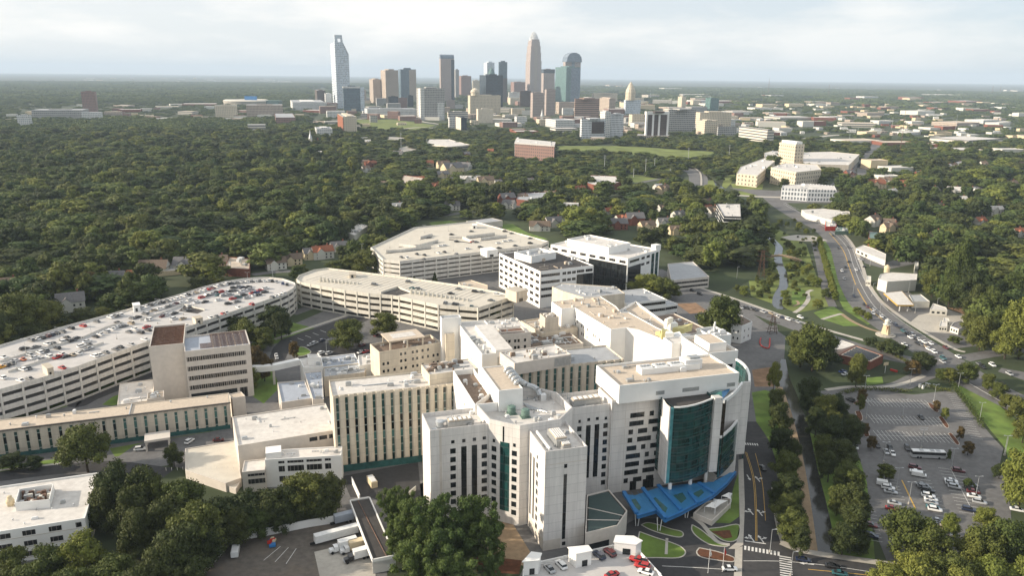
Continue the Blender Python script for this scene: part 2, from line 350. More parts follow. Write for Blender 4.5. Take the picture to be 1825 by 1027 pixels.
# ------------------------------------------------------------------ the hospital
def face(p, i): return p[i], p[(i+1) % len(p)]
def ribs(root, a, b, n, z0, z1, pier='tan_panel', glass='strip_glass', gap=.30, out=.75, ends=True):
    """convex precast piers with a window strip between each two"""
    e = Vector((b.x-a.x, b.y-a.y, 0)); L = e.length; e.normalize(); nn = Vector((e.y, -e.x, 0)); st = L/n; g = st*gap
    for i in range(n+1):
        u = i*st; w = st-g
        l, r = max(0, u-w/2), min(L, u+w/2)
        q = [a+e*l, a+e*(l+(r-l)*.2)+nn*out, a+e*(l+(r-l)*.8)+nn*out, a+e*r]
        q = [q[0]-nn*.05, q[0]+nn*.02]+q[1:3]+[q[3]+nn*.02, q[3]-nn*.05]
        MB().prism([(v.x, v.y) for v in q], z0, z1+.05, bottom=True).build('pier', pier, root)
        if i < n: win(root, a, b, u+w/2+.01, u+st-w/2-.01, z0-1.5, z1-1.2, glass, 'window_strip', .06)
ZW = 38.0
# west wing of the front tower
r, p = bld('hospital_wing', 'white panelled west wing of the front tower with two tall dark glass strips', 'hospital wing', rect((766, 768), (873, 757), (745, 738), ZW, AZH), ZW, wall='hospital_panel', roof='roof_white', par=1.6)
WWING = p; a, b = face(p, 0); L = (b-a).length
ROW = [31.6]+[28.0-3.4*i for i in range(8)]
for f in (.38, .915):
    for i, z in enumerate(ROW): win(r, a, b, f*L-(.6 if i == 0 else 1.0), f*L+(.6 if i == 0 else 1.0), z-(.1 if i else -.3), z+(1.9 if i else 1.5))
for f in (.565, .745):
    win(r, a, b, f*L-.6, f*L+.6, 31.8, 33.1); win(r, a, b, f*L-1.0, f*L+1.0, 4, 30.2, 'curtain_black', 'glass_strip')
MB().prism([(v.x, v.y) for v in (a+(b-a).normalized()*3.4+Vector((0, 0, 0)), a+(b-a).normalized()*4.1, a+(b-a).normalized()*4.1+Vector((0, .3, 0)), a+(b-a).normalized()*3.4+Vector((0, .3, 0)))], 0, 0.1).build('joint', 'precast', r)
win(r, a, b, 3.3, 4.2, .5, 37.9, 'precast', 'painted_recess', .03)  # groove is a flat strip, its shadow put into the darker colour
e = (b-a).normalized(); n = Vector((-e.y, e.x, 0)); z = ZW-1.6
rot = math.atan2(e.y, e.x)
def ahu(root, c, z, w, d, h, rot, m='roof_tan'):
    bb = MB().box((c.x, c.y, z-.05), (w, d, h), rot).box((c.x, c.y, z+h-.06), (w*.92, d*.8, .5), rot, 1)
    for k in range(5):
        v = c+Vector((math.cos(rot), math.sin(rot), 0))*(w*(k-2)/5.5); bb.box((v.x, v.y, z+h+.4), (w*.1, d*.7, .25), rot, 2)
    bb.build('air_handler', ['metal_grey', m, 'metal_white'], root)
c = a+e*L*.55+n*4.5; ahu(r, c, z, 9.5, 3.2, 2.4, rot)
c = a+e*L*.22+n*5.5; MB().lathe((c.x, c.y, z-.05), [(1.3, 0), (1.3, 1.6), (1.6, 1.8), (1.6, 2.4), (1.0, 2.6)], 12).tube((c.x, c.y, z+1.2), (c.x+2, c.y+3, z+1.2), .5).build('duct', 'galv', r)
clutter(r, p, z, 10, 1, .7)
# south wing
r, p = bld('hospital_wing', 'white panelled south wing of the front tower with one narrow window slit', 'hospital wing', rect((972, 806), (1047, 796), (928, 761), ZW, AZH), ZW, wall='hospital_panel', roof='roof_white', par=1.2)
SWING = p; a, b = face(p, 0); L = (b-a).length
win(r, a, b, L*.49-.55, L*.49+.55, 31, 32.4); win(r, a, b, L*.49-.6, L*.49+.6, 3.5, 28.6, 'curtain_black', 'glass_strip'); win(r, a, b, L*.49-.5, L*.49+.8, 1.0, 2.4)
win(r, a, b, .02, L*.42, 0, 4.0, 'precast', 'base_panel', .05)
win(r, a, b, .02, L-.02, 32.8, 33.1, 'precast', 'joint', .03)
a2, b2 = face(p, 3); L2 = (b2-a2).length
win(r, a2, b2, L2*.02, L2-.05, 0, 4.5, 'precast', 'base_panel', .05)
for f in (.10, .62): 
    for i, zz in enumerate(ROW): win(r, a2, b2, f*L2-(.5 if i == 0 else .9), f*L2+(.5 if i == 0 else .9), zz-.1, zz+(1.2 if i == 0 else 1.9))
for f in (.28, .45): win(r, a2, b2, f*L2-.7, f*L2+.7, 6, 30.2, 'curtain_black', 'glass_strip')
e = (b-a).normalized(); n = Vector((-e.y, e.x, 0)); z = ZW-1.2
c = a+e*L*.5+n*9; ahu(r, c, z, 4.2, 10, 2.6, rot); c = a+e*L*.55+n*3; ahu(r, c, z, 3, 3.5, 1.6, rot)
MB().box((*(a+e*L*.15+n*9).to_tuple()[:2], z-.05), (.5, 14, 1.5), rot).build('screen_wall', 'white_wall', r)
clutter(r, p, z, 12, 2, .6)
# octagonal core with a sunken roof
ZC = 40.2
core = pts([V1(*q) for q in ((545, 425), (650, 545), (765, 572), (885, 595), (1190, 545), (1285, 455), (1165, 340), (1050, 312), (900, 300), (700, 310))], ZC)
r, p = bld('hospital_core', 'octagonal core of the white front tower with a deep sunken roof deck', 'hospital tower', core, ZC, wall='hospital_panel', roof='roof_white', par=3.4, tw=.5)
COREP = p
def edge_of(p, px):   # the edge whose middle projects nearest to px
    return min(range(len(p)), key=lambda i: (Vector(proj(((p[i].x+p[(i+1) % len(p)].x)/2, (p[i].y+p[(i+1) % len(p)].y)/2, ZC)))-Vector(px)).length)
i0 = edge_of(p, V1(707, 558)); a, b = face(p, i0); L = (b-a).length
for i, zz in enumerate(ROW): win(r, a, b, L*.33-(.5 if i == 0 else .95), L*.33+(.5 if i == 0 else .95), zz-.1, zz+(1.2 if i == 0 else 1.9))
win(r, a, b, L*.74, L-.02, 5, 32.5, 'curtain_green', 'glass_strip', .08); win(r, a, b, L*.9, L-.02, 32.6, 38.6, 'glass_dark', 'glass_slot')
i1 = edge_of(p, V1(825, 583)); a, b = face(p, i1); L = (b-a).length
win(r, a, b, .02, L*.34, 5, 32.5, 'curtain_green', 'glass_strip', .08)
for i, zz in enumerate(ROW): win(r, a, b, L*.66-(.5 if i == 0 else .95), L*.66+(.5 if i == 0 else .95), zz-.1, zz+(1.2 if i == 0 else 1.9))
z = ZC-3.4
for x, y in ((820, 505), (925, 530)):
    c = P(*V1(x, y), z)
    bb = MB().box((c.x, c.y, z-.05), (3.6, 3.2, .4), rot).lathe((c.x, c.y, z+.3), [(.5, 0), (1.5, .3), (1.65, 1.2), (1.5, 2.4), (1.7, 2.6), (1.2, 3.0)], 14); bb.build('cooling_tower', 'green_metal', r)
for i in range(7):
    c0 = P(*V1(905+i*14, 420+i*6), z+.4); c1 = P(*V1(960+i*22, 470+i*4), z+.4); MB().tube(c0, c1, .22).build('roof_pipe', 'galv', r)
c = P(*V1(1060, 400), z); MB().box((c.x, c.y, z-.05), (2.2, 2.2, 2.6), rot).build('rooftop_unit', 'metal_white', r)
for i in range(12):
    q0 = P(*V1(1085+i*16, 400+(i-6)**2*.9-20), z+.1); MB().tube((q0.x, q0.y, z-.05), (q0.x, q0.y, z+3.0), .09).tube((q0.x, q0.y, z+2.9), (q0.x+1.4, q0.y+1.0, z+.2), .07).build('brace', 'galv', r)
clutter(r, p, z, 22, 3, .9)
pr = None
for i, q in enumerate(((872, 240), (900, 262), (940, 285), (985, 298), (1020, 320), (1035, 360))):
    v = P(*V1(*q), z+5.5-(3.5 if i == 5 else i*.4))
    if pr is not None: MB().tube(pr, v, 1.1, n=8).build('duct', 'galv', r)
    pr = v
# penthouse and link block north-west of the core
r, p = bld('rooftop_penthouse', 'white penthouse with tan roof on top of the octagonal core', 'penthouse', rect((889, 697), (930, 690), (849, 656), 45.5, AZH), 45.5, 36.9, roof='roof_tan', par=.4)
e = (p[1]-p[0]).normalized(); n = Vector((-e.y, e.x, 0))
for k in range(5):
    c = p[1]-e*1.2+n*(5+k*3.4)
    bb = MB(); pr = None
    for t in range(9):
        th = math.pi*t/8; v = c+e*(1.6*math.cos(th)+1.2)+Vector((0, 0, 45.2+1.5*math.sin(th)))
        if pr is not None: bb.tube(pr, v, .75, n=8)
        pr = v
    bb.build('duct', 'galv', r)
r, p = bld('hospital_block', 'narrow white sunlit block between ribbed wing and octagonal core', 'hospital block', rect((846, 722), (886, 716), (813.5, 660), 40.4, AZH), 40.4, roof='roof_brown', par=2.2)
a, b = face(p, 3); L = (b-a).length
for f, zs in ((.2, (33, 29, 25)), (.35, (33, 26)), (.55, (33, 29, 25)), (.72, (33, 29)), (.9, (33, 29, 26, 23))):
    for zz in zs: win(r, a, b, f*L-.4, f*L+.4, zz, zz+1.3)
clutter(r, p, 38.2, 6, 4)
# east wing of the tower
r, p = bld('hospital_wing', 'white panelled east wing set back right of the front tower', 'hospital wing', rect((1019, 728), (1091, 718), (1000, 702), ZW, AZH), ZW, wall='hospital_panel', roof='roof_white', par=1.3)
a, b = face(p, 0); L = (b-a).length; R2 = [31.6-3.5*i for i in range(9)]
for f in (.20, .84):
    for i, zz in enumerate(R2): win(r, a, b, f*L-(.5 if i == 0 else .9), f*L+(.5 if i == 0 else .9), zz-.1, zz+(1.1 if i == 0 else 1.9))
for f in (.42, .63): win(r, a, b, f*L-.6, f*L+.6, 31.8, 33.0); win(r, a, b, f*L-.95, f*L+.95, 7.5, 30, 'curtain_black', 'glass_strip')
e = (b-a).normalized(); n = Vector((-e.y, e.x, 0)); ahu(r, a+e*L*.45+n*5, ZW-1.3, 12, 3.4, 2.4, rot); clutter(r, p, ZW-1.3, 14, 5, .7)
# the big east block with its glass front
ZB = 40.0
r, p = bld('hospital_block', 'large white east block with scattered dark windows beside the green glass box', 'hospital block', rect((1091, 714), (1313, 680), (1075, 690), ZB, AZH), ZB, wall='hospital_panel', roof='roof_tan', par=.8)
EB = p; a, b = face(p, 0); L = (b-a).length
U = lambda x: (x-388)/(1345-388)*L*1.0
rows = [((522, 622), (660, 690), (728, 750)), ((518, 620), (655, 748)), ((515, 547), (583, 650), (687, 745)), ((512, 545), (580, 680), (717, 740)), ((508, 577), (612, 643), (678, 738)), ((505, 607), (643, 672), (710, 733)), ((503, 603), (640, 730)), ((500, 598), (632, 720)), ((498, 528), (566, 628), (662, 716))]
for i, rw in enumerate(rows):
    for x0, x1 in rw: win(r, a, b, U(x0), U(x1), 31.6-3.5*i, 33.6-3.5*i, 'curtain_black')
for x0, x1 in ((545, 592), (640, 720)): win(r, a, b, U(x0), U(x1), -.5, 4, 'curtain_black', 'entrance_glass')
win(r, a, b, U(395), U(397), .5, ZB-.1, 'precast', 'joint', .02); win(r, a, b, U(488), U(490), .5, ZB-5, 'precast', 'joint', .02)
clutter(r, p, ZB-.8, 4, 6)
ZP = 46.8
r, p = bld('rooftop_penthouse', 'long white penthouse with tan roof and a row of chillers above the glass front', 'penthouse', rect((1104, 688), (1306, 657), (1058, 652), ZP, AZH), ZP, 39.3, wall='white_wall', roof='roof_tan', par=.9)
a, b = face(p, 0); L = (b-a).length; e = (b-a).normalized(); n = Vector((-e.y, e.x, 0)); z = ZP-.9
for f0, f1 in ((.30, .37), (.52, .66), (.90, .97)): win(r, a, b, f0*L, f1*L, 41.2, 42.8, 'metal_grey', 'louvre', .05)
c = a+e*L*.52+n*10; MB().box((c.x, c.y, z-.05), (L*.5, .6, 2.4), rot).build('screen_wall', 'white_wall', r)
for k in range(4):
    c = a+e*L*(.32+.13*k)+n*12.5; bb = MB().box((c.x, c.y, z-.05), (5.4, 4.2, 2.6), rot)
    for s in (-1.5, 0, 1.5): v = c+e*s; bb.lathe((v.x, v.y, z+2.5), [(.6, 0), (.62, .5), (.4, .55)], 10, 1)
    bb.build('chiller', ['metal_white', 'metal_grey'], r)
c = a+e*L*.72+n*13; MB().box((c.x, c.y, z-.05), (7.5, 5.5, 4.0), rot).box((c.x+1, c.y, z+3.9), (4.5, 3, .8), rot, 1).build('chiller', ['metal_white', 'metal_grey'], r)
c = a+e*L*.13+n*5; MB().box((c.x, c.y, z-.05), (3, 1.6, 1.2), rot).tube((c.x+1, c.y, z+1), (c.x+1, c.y, z+2.6), .35).build('rooftop_unit', 'metal_grey', r)
clutter(r, p, z, 5, 7)
# green glass box on columns
GB = [P(*q, ZB) for q in ((1201.5, 728.5), (1212, 728.6), (1225, 727), (1239, 724), (1252, 720), (1264, 715.2), (1275.7, 710))]
bk = Vector((-e.y, e.x, 0))*12
gp = GB+[GB[-1]+bk*.9, GB[0]+bk]
r, p = bld('glass_facade', 'curved dark green glass front standing on white columns above the blue canopy', 'glass front', gp, ZB+.2, 9.0, wall='curtain_green', roof='roof_dark', par=1.0, tw=.3, exc=False)
l0 = P(1180, 713, ZB); l1 = P(1193.5, 730, ZB)
MB().prism([(v.x, v.y) for v in (l0, l1, l1+e*.5, l1+e*.6+bk*.4, l0+e*.5)], 9, ZB+.8, bottom=True).build('side_wall', 'hospital_panel', r)
MB().prism([(v.x, v.y) for v in (l1+e*.52, GB[0]-e*.02, GB[0]-e*.02+bk*.1, l1+e*.52+bk*.1)], 9, ZB+.1, bottom=True).build('glass_return', 'glass_sky', r)
q0 = P(1274.5, 712, ZB+.6); q1 = P(1288.5, 711, ZB+.6)
MB().prism([(v.x, v.y) for v in (q0, q1, q1+bk*.25, q0+bk*.25)], 9.5, ZB+1.0, bottom=True).build('pylon_wall', 'hospital_panel', r)
MB().prism([(v.x, v.y) for v in (q1+e*.02, q1+e*1.6, q1+e*1.6+bk*.7, q1+e*.02+bk*.7)], 8, ZB-.3, bottom=True).build('bronze_return', 'bronze_glass', r)
for x, y in ((1193, 880), (1229, 871), (1257, 859)):
    c = P(x, y, 4.0); MB().lathe((c.x, c.y, 0), [(.75, 0), (.75, 9.1)], 12).build('column', 'white_wall', r)
bb = MB()
for i in range(6):
    s0, s1 = GB[i], GB[i+1]; d = (s1-s0).normalized(); nn = Vector((d.y, -d.x, 0))
    bb.prism([(v.x, v.y) for v in (s0+nn*.12, s1+nn*.12, s1-nn*.3, s0-nn*.3)], ZB+.15, ZB+.75, bottom=True)
bb.build('coping', 'white_wall', r)
for k in range(9):
    bb = MB()
    for i in range(6): s0, s1 = GB[i], GB[i+1]; d = (s1-s0).normalized(); nn = Vector((d.y, -d.x, 0)); bb.prism([(v.x, v.y) for v in (s0+nn*.10, s1+nn*.10, s1-nn*.1, s0-nn*.1)], 11.3+3.4*k, 11.55+3.4*k, bottom=True)
    bb.build('floor_band', 'glass_teal', r)
# coloured pyramid skylight
c = P(1290, 705, ZB); bb = MB(); A0 = P(1262, 703, ZB-.5); B0 = P(1300, 697, ZB-.5); C0 = P(1310, 690, ZB-.5); D0 = P(1268, 695, ZB-.5); AP = P(1286, 703, ZB+.4)+Vector((0, 0, 1.2)); E0 = P(1287, 713, ZB+.5)
bb.face([A0, E0, AP], 0).face([E0, B0, AP], 1).face([B0, C0, AP], 1).face([C0, D0, AP], 0).face([D0, A0, AP], 0)
o = bb.build('skylight', ['glass_teal', 'blue_panel'], None, origin=(c.x, c.y, ZB)); tag(o, 'small teal and blue pyramid skylight at the corner of the glass front', 'skylight')
# curved screen wall at the east corner
arc = [P(*q, ZB) for q in ((1291, 714.5), (1300, 708), (1310, 700), (1319, 690), (1325, 682))]
arc2 = [P(*q, ZB) for q in ((1338, 680), (1337.5, 668), (1334, 658), (1328, 650), (1321, 644), (1314, 640))]
c = sum(arc, Vector())/5
r = thing('curved_screen', 'tall curved glass screen wall with white edge sweeping round the east corner', 'screen wall', (c.x, c.y, 0))
def band(bb, l, z0, z1, t, mi=0):
    for i in range(len(l)-1):
        d = (l[i+1]-l[i]).normalized(); nn = Vector((d.y, -d.x, 0)); bb.prism([(v.x, v.y) for v in (l[i], l[i+1], l[i+1]-nn*t, l[i]-nn*t)], z0, z1, mi, bottom=True)
    return bb
band(MB(), arc, 7, 24, .5).build('lower_glass', 'curtain_green', r); band(MB(), arc, 23.9, 25, .7).build('sill', 'white_wall', r)
band(MB(), arc, ZB-1.2, ZB+.2, .8).build('top_beam', 'white_wall', r)
band(MB(), arc2, 5, ZB-.6, .6).build('outer_glass', 'curtain_green', r); band(MB(), arc2, ZB-.62, ZB+.2, .9).build('coping', 'white_wall', r)
q0, q1 = P(1324.5, 683, ZB), P(1338.5, 682, ZB); d = (q1-q0).normalized(); nn = Vector((-d.y, d.x, 0))
MB().prism([(v.x, v.y) for v in (q0, q1, q1+nn*.9, q0+nn*.9)], 8, ZB+.2, bottom=True).build('pylon_wall', 'hospital_panel', r)
inner = [v+(Vector((-e.y, e.x, 0))*3-e*3.5) for v in arc2]; inner0 = [v+Vector((-e.y, e.x, 0))*4.5-e*2 for v in arc]
MB().prism([(v.x, v.y) for v in inner0+inner[1:]], 0, 26).build('balcony', 'precast', r)
exclude(arc+arc2, 3)
win(r, inner0[2], inner0[3], .5, 3, 30, 32, 'glass_dark', proud=.3)
# blue canopy
r = thing('entrance_canopy', 'bright blue stepped entrance canopy with raised beams at the foot of the glass front', 'canopy', tuple(P(1215, 880)))
ZK = 6.0
cp = [P(*V8(*q), ZK) for q in ((203, 420), (320, 585), (455, 545), (520, 612), (640, 560), (740, 505), (880, 432), (980, 345), (1050, 258), (1000, 262), (880, 330), (760, 340), (640, 350), (450, 380), (300, 430))]
MB().prism([(v.x, v.y) for v in cp], ZK-.5, ZK, bottom=True).build('roof_sheet', 'blue_panel', r)
fr = [P(*V8(*q), ZK) for q in ((320, 585), (455, 545), (520, 612), (640, 560), (740, 505), (880, 432), (980, 345), (1050, 258))]
band(MB(), fr, ZK-1.2, ZK+.25, .9).build('fascia', 'blue_metal', r)
for (x0, y0), (x1, y1) in (((215, 395), (310, 555)), ((355, 368), (525, 590)), ((470, 345), (640, 530)), ((700, 395), (765, 480)), ((770, 330), (888, 405))):
    s0, s1 = P(*V8(x0, y0), ZK+.8), P(*V8(x1, y1), ZK+.8); d = (s1-s0).normalized(); nn = Vector((d.y, -d.x, 0))
    MB().prism([(v.x, v.y) for v in (s0-nn*.7, s0+nn*.7, s1+nn*.7, s1-nn*.7)], ZK-.1, ZK+.75).build('beam', 'blue_metal', r)
for x, y in ((495, 610), (330, 575), (700, 515)):
    v = P(*V8(x, y), ZK-.5)+bk*.12; MB().tube((v.x-.4, v.y, 0), (v.x-.9, v.y, ZK-.6), .16).tube((v.x+.4, v.y, 0), (v.x+.9, v.y, ZK-.6), .16).build('strut', 'metal_white', r)
for q in (((250, 470), (300, 455), (345, 520), (330, 545)), ((400, 470), (450, 445), (540, 525), (525, 560)), ((580, 430), (650, 410), (680, 455), (640, 490)), ((720, 420), (790, 385), (810, 410), (770, 445))):
    MB().face([(v.x, v.y, ZK+.02) for v in ccw([P(*V8(*s), ZK) for s in q])]).build('roof_glass', 'glass_teal', r)
bb = MB()
for k in range(16):
    s0, s1 = P(*V8(225+k*46, 415-k*7), ZK), P(*V8(330+k*43, 575-k*18), ZK); bb.tube((s0.x, s0.y, ZK+.03), (s0.lerp(s1, .82).x, s0.lerp(s1, .82).y, ZK+.03), .06, n=4)
bb.build('seam', 'blue_metal', r)
exclude(cp, 2)
# dark roofed annex by the canopy
r, p = bld('entrance_annex', 'low beige annex with dark green glass roof between tower and blue canopy', 'annex', pts([(1043, 951), (1101, 937), (1118, 911), (1085, 873), (1046, 883)], 9), 9, wall='precast', roof='roof_dark', par=.5)
MB().prism([(v.x, v.y) for v in inset(p, .9)], 8.55, 8.75).build('glass_roof', 'curtain_green', r)
a, b = face(p, 0); win(r, a, b, 1, (b-a).length*.75, .1, 4.2, 'glass_dark', 'garage_door')
q = inset(p, .5)
for t in (.35, .68): s0 = q[0].lerp(q[4 % len(q)], t) if False else q[-1].lerp(q[0], t); s1 = q[2].lerp(q[1], t); MB().tube((s0.x, s0.y, 8.9), (s1.x, s1.y, 8.9), .18).build('roof_rib', 'precast', r)
# ribbed wings
ZR = 34.5
r, p = bld('ribbed_wing', 'long cream hospital wing of tall convex piers left of the front tower', 'hospital wing', rect((592, 706), (815, 683), (576, 679), ZR, None), ZR, wall='cream_panel', roof='roof_white', par=.7)
a, b = face(p, 0); ribs(r, a, b, 14, 4.0, ZR-.05, 'cream_panel'); win(r, a, b, .5, (b-a).length-.5, 0.1, 3.2, 'glass_teal', 'base_glass', .08)
a, b = face(p, 3); win(r, a, b, (b-a).length*.35, (b-a).length*.55, 2, ZR-.8, 'tan_panel', 'painted_recess', .03)  # recess shown only by a flat strip of darker tone
clutter(r, p, ZR-.7, 12, 8, .9)
for f in (.25, .3, .55): v = p[0].lerp(p[1], f)+(p[3]-p[0])*.5; MB().tube((v.x, v.y, ZR-.5), (v.x+8, v.y+2.2, ZR-.4), .25).build('roof_pipe', 'galv', r)
r, p = bld('rooftop_penthouse', 'cream rooftop block on the right end of the left ribbed wing', 'penthouse', rect((765.6, 668.5), (852, 657), (752, 650), 38.6), 38.6, 33.7, wall='cream_panel', roof='roof_white', par=.4); clutter(r, p, 38.2, 14, 9, 1.2, ('precast', 'metal_grey', 'roof_brown'))
r, p = bld('ribbed_wing', 'cream ribbed hospital wing behind the octagonal core', 'hospital wing', rect((922, 659.5), (1112, 640), (905, 632), ZR), ZR, wall='cream_panel', roof='roof_grey', par=.7)
a, b = face(p, 0); ribs(r, a, b, 13, 3.0, ZR-.05, 'tan_panel'); clutter(r, p, ZR-.7, 10, 10)
r, p = bld('rooftop_penthouse', 'pale rooftop block with stained roof on the ribbed wing behind the core', 'penthouse', rect((917, 648), (1018, 632), (911, 625), 39.2), 39.2, 33.7, wall='precast', roof='roof_white', par=.5)
a, b = face(p, 0); win(r, a, b, (b-a).length*.7, (b-a).length*.99, 34.5, 38.4, 'metal_grey', 'louvre', .08); clutter(r, p, 38.7, 16, 11, 1.1, ('precast', 'metal_grey', 'roof_brown'))
# tan block with small windows and a canopy roof
r, p = bld('tan_block', 'cream block with rows of small square windows and a raised canopy roof', 'hospital block', rect((676, 628), (786, 610), (664, 612.5), 25), 25, wall='cream_panel', roof='roof_brown', par=1.4)
a, b = face(p, 0); L = (b-a).length
for i, zz in enumerate((21.3, 17.6, 13.6, 9.8)):
    for f in (.06, .13, .23, .34, .41, .53, .60, .69, .78, .87, .94):
        if (i == 0 and f < .3) or (int(f*100)+i) % 7 == 3: continue
        win(r, a, b, f*L-.55, f*L+.55, zz, zz+1.5)
q = rect((693, 609), (757.5, 600), (680, 594.5), 29.5); MB().prism([(v.x, v.y) for v in q], 28.9, 29.5, bottom=True).build('canopy_roof', 'roof_tan', r)
MB().prism([(v.x, v.y) for v in inset(q, 3.5)], 29.5, 29.6).build('roof_mat', 'roof_white', r)
for v in inset(q, 1.0)+[q[0].lerp(q[1], .5)]: MB().box((v.x, v.y, 23), (.8, .8, 6), rot).build('column', 'cream_panel', r)
clutter(r, p, 23.6, 5, 12)
# white north-south block
r, p = bld('hospital_block', 'bright white block with pale sheet roof running away behind the ribbed wing', 'hospital block', rect((859, 632), (912, 625), (856, 571.5), 36.0, AZH), 36.0, wall='white_wall', roof='roof_white', par=.7)
a, b = face(p, 3); L = (b-a).length
for f, zs in ((.25, (28,)), (.45, (29, 25)), (.6, (26, 22)), (.75, (29, 25)), (.85, (28, 24))):
    for zz in zs: win(r, a, b, f*L-.35, f*L+.35, zz, zz+1.2)
e2 = (p[1]-p[0]).normalized(); n2 = Vector((-e2.y, e2.x, 0)); d2 = (p[3]-p[0]).length; w2 = (p[1]-p[0]).length
q = [p[0]+e2*w2*.45+n2*.02, p[1]-e2*.02+n2*.02, p[1]-e2*.02+n2*d2*.78, p[0]+e2*w2*.45+n2*d2*.78]
MB().prism([(v.x, v.y) for v in q], 35.2, 37.4, 0, mtop=1).build('raised_roof', ['white_wall', 'roof_white'], r)
s0 = p[0]+e2*w2*.45; win(r, s0, p[1], .8, w2*.5, 28, 34, 'metal_grey', 'louvre', .05); clutter(r, [p[0], p[0]+e2*w2*.42, p[0]+e2*w2*.42+n2*d2*.6, p[0]+n2*d2*.6], 35.3, 9, 13, 1)
r, p = bld('stair_tower', 'white stair tower at the north-west corner above the cream block', 'stair tower', rect((787, 568), (822, 565.5), (781, 563.5), 40), 40, roof='roof_grey', par=.5)
r, p = bld('stair_tower', 'cream shaft in front of the white stair tower', 'stair tower', rect((794, 597), (810, 596), (791, 593), 32), 32, wall='cream_panel', roof='cream_panel', par=.2)
r, p = bld('hospital_block', 'cream block with an open orange-floored roof pit beside the long white block', 'hospital block', rect((886, 597), (945, 590), (860, 571), 30, AZH), 30, wall='precast', roof='roof_white', par=.6)
a, b = face(p, 0); L = (b-a).length
for f in (.25, .36, .53, .63, .82):
    for zz in (25, 21.3, 17.6): win(r, a, b, f*L-.6, f*L+.6, zz, zz+1.6)
e2 = (b-a).normalized(); n2 = Vector((-e2.y, e2.x, 0)); q = [a+e2*3+n2*2, b-e2*3+n2*2, b-e2*3+n2*9, a+e2*3+n2*9]
MB().prism([(v.x, v.y) for v in q], 29.3, 29.55).build('pit_floor', 'rust', r)
for s0, s1 in zip(q, q[1:]+q[:1]): MB().tube((s0.x, s0.y, 30.2), (s1.x, s1.y, 30.2), .35).build('pipe_rail', 'precast', r)
clutter(r, p, 29.4, 10, 14)
# chiller yard blocks
r, p = bld('hospital_block', 'low cream block with pipework in front of the white north block', 'hospital block', rect((966, 594), (1030, 584), (940, 570), 23), 23, wall='cream_panel', roof='roof_tan', par=.8); clutter(r, p, 22.2, 18, 15, 1.1)
r, p = bld('plant_room', 'cream panelled plant room with equipment on its roof', 'plant room', rect((971.7, 567), (996, 565), (956, 559), 31), 31, 20, wall='tan_panel', roof='roof_brown', par=1); clutter(r, p, 30, 7, 16, 1.0, ('precast', 'metal_white'))
r, p = bld('hospital_block', 'low flat block with brown roofs and ducts in the middle of the hospital', 'hospital block', rect((940, 622), (1040, 612), (915, 596), 21), 21, wall='precast', roof='roof_brown', par=.6); clutter(r, p, 20.4, 26, 17, 1.3)
# white north block
zz = 33.0
nb = pts([(983, 538), (1001, 550.5), (1024.5, 548.5), (1089, 587.5), (1115.5, 584), (1137, 588), (1199, 612), (1223, 606.5), (1171, 584), (1121, 556.5), (1107, 557), (1098, 546), (1070, 528)], zz)
r, p = bld('hospital_block', 'large dazzling white block with tan roof and few small windows', 'hospital block', nb, zz, wall='white_wall', roof='roof_tan', par=.35)
j = min(range(len(p)), key=lambda i: abs((proj((p[i].x, p[i].y, zz))[0]-1024.5)))
a, b = face(p, j); L = (b-a).length
for f, zs in ((.04, (27, 23)), (.10, (25, 21)), (.22, (24, 19.6)), (.27, (24, 19.6)), (.38, (24, 19.6)), (.55, (23, )), (.60, (23,)), (.72, (22.5,))):
    for z_ in zs: win(r, a, b, f*L-.45, f*L+.45, z_, z_+1.7)
clutter(r, p, zz-.35, 22, 18, .9, ('metal_grey', 'precast', 'roof_tan'))
r, p = bld('hospital_block', 'white walled lower roof terrace east of the big white block', 'hospital block', pts([(1104, 553), (1133, 537), (1216, 597), (1223, 607), (1171, 586), (1121, 558)], 30.5), 30.5, wall='white_wall', roof='roof_tan', par=1.4); clutter(r, p, 29.1, 9, 19)
r, p = bld('hospital_block', 'block with cream west wall and pale grey roof at the north end', 'hospital block', pts([(984, 511), (1003, 519), (1040, 530), (1068, 528), (1114, 523), (1098, 511), (1000, 504.5)], 28), 28, wall='cream_panel', roof='roof_grey', par=.4); clutter(r, p, 27.6, 16, 20)
for (A_, B_, C_, z_, z0_, lb) in (((1116, 541), (1187, 533), (1092, 520), 22, 0, 'grey roofed stepped terrace block with black window band at the north-east'), ((1160, 549), (1208, 541.5), (1145, 529), 14, 0, 'lowest stepped terrace block with black window bands at the north-east')):
    r, p = bld('terrace_block', lb, 'hospital block', rect(A_, B_, C_, z_), z_, z0_, wall='white_wall', roof='roof_grey', par=.5)
    a, b = face(p, 0)
    for k in range(int(z_//4.5)): win(r, a, b, .3, (b-a).length-.3, z_-3.2-4.5*k, z_-1.4-4.5*k, 'band_glass', 'window_band')
    clutter(r, p, z_-.5, 5, 21)
# south-east white blocks
r, p = bld('hospital_block', 'white walled block with open roof terrace behind the chiller penthouse', 'hospital block', rect((1262, 630), (1315, 624), (1236, 598), 39, AZH), 39, wall='white_wall', roof='roof_tan', par=1.6)
a, b = face(p, 0); win(r, a, b, (b-a).length*.6, (b-a).length*.85, 31, 32.6)
r, p = bld('rooftop_penthouse', 'white box penthouse with tan roof at the east end', 'penthouse', rect((1264.7, 613), (1293, 608.7), (1238, 597), 42, AZH), 42, 37.2, roof='roof_tan', par=.3)
r, p = bld('hospital_block', 'small white block with rooftop flues at the far east corner', 'hospital block', rect((1270, 600), (1304, 596), (1262, 583), 34), 34, roof='roof_grey', par=1); clutter(r, p, 33, 8, 22, 1.2)
for k in range(2): v = p[0].lerp(p[2], .4+.2*k); MB().tube((v.x, v.y, 33), (v.x, v.y, 38.5), .45, n=8).build('flue', 'metal_white', r)
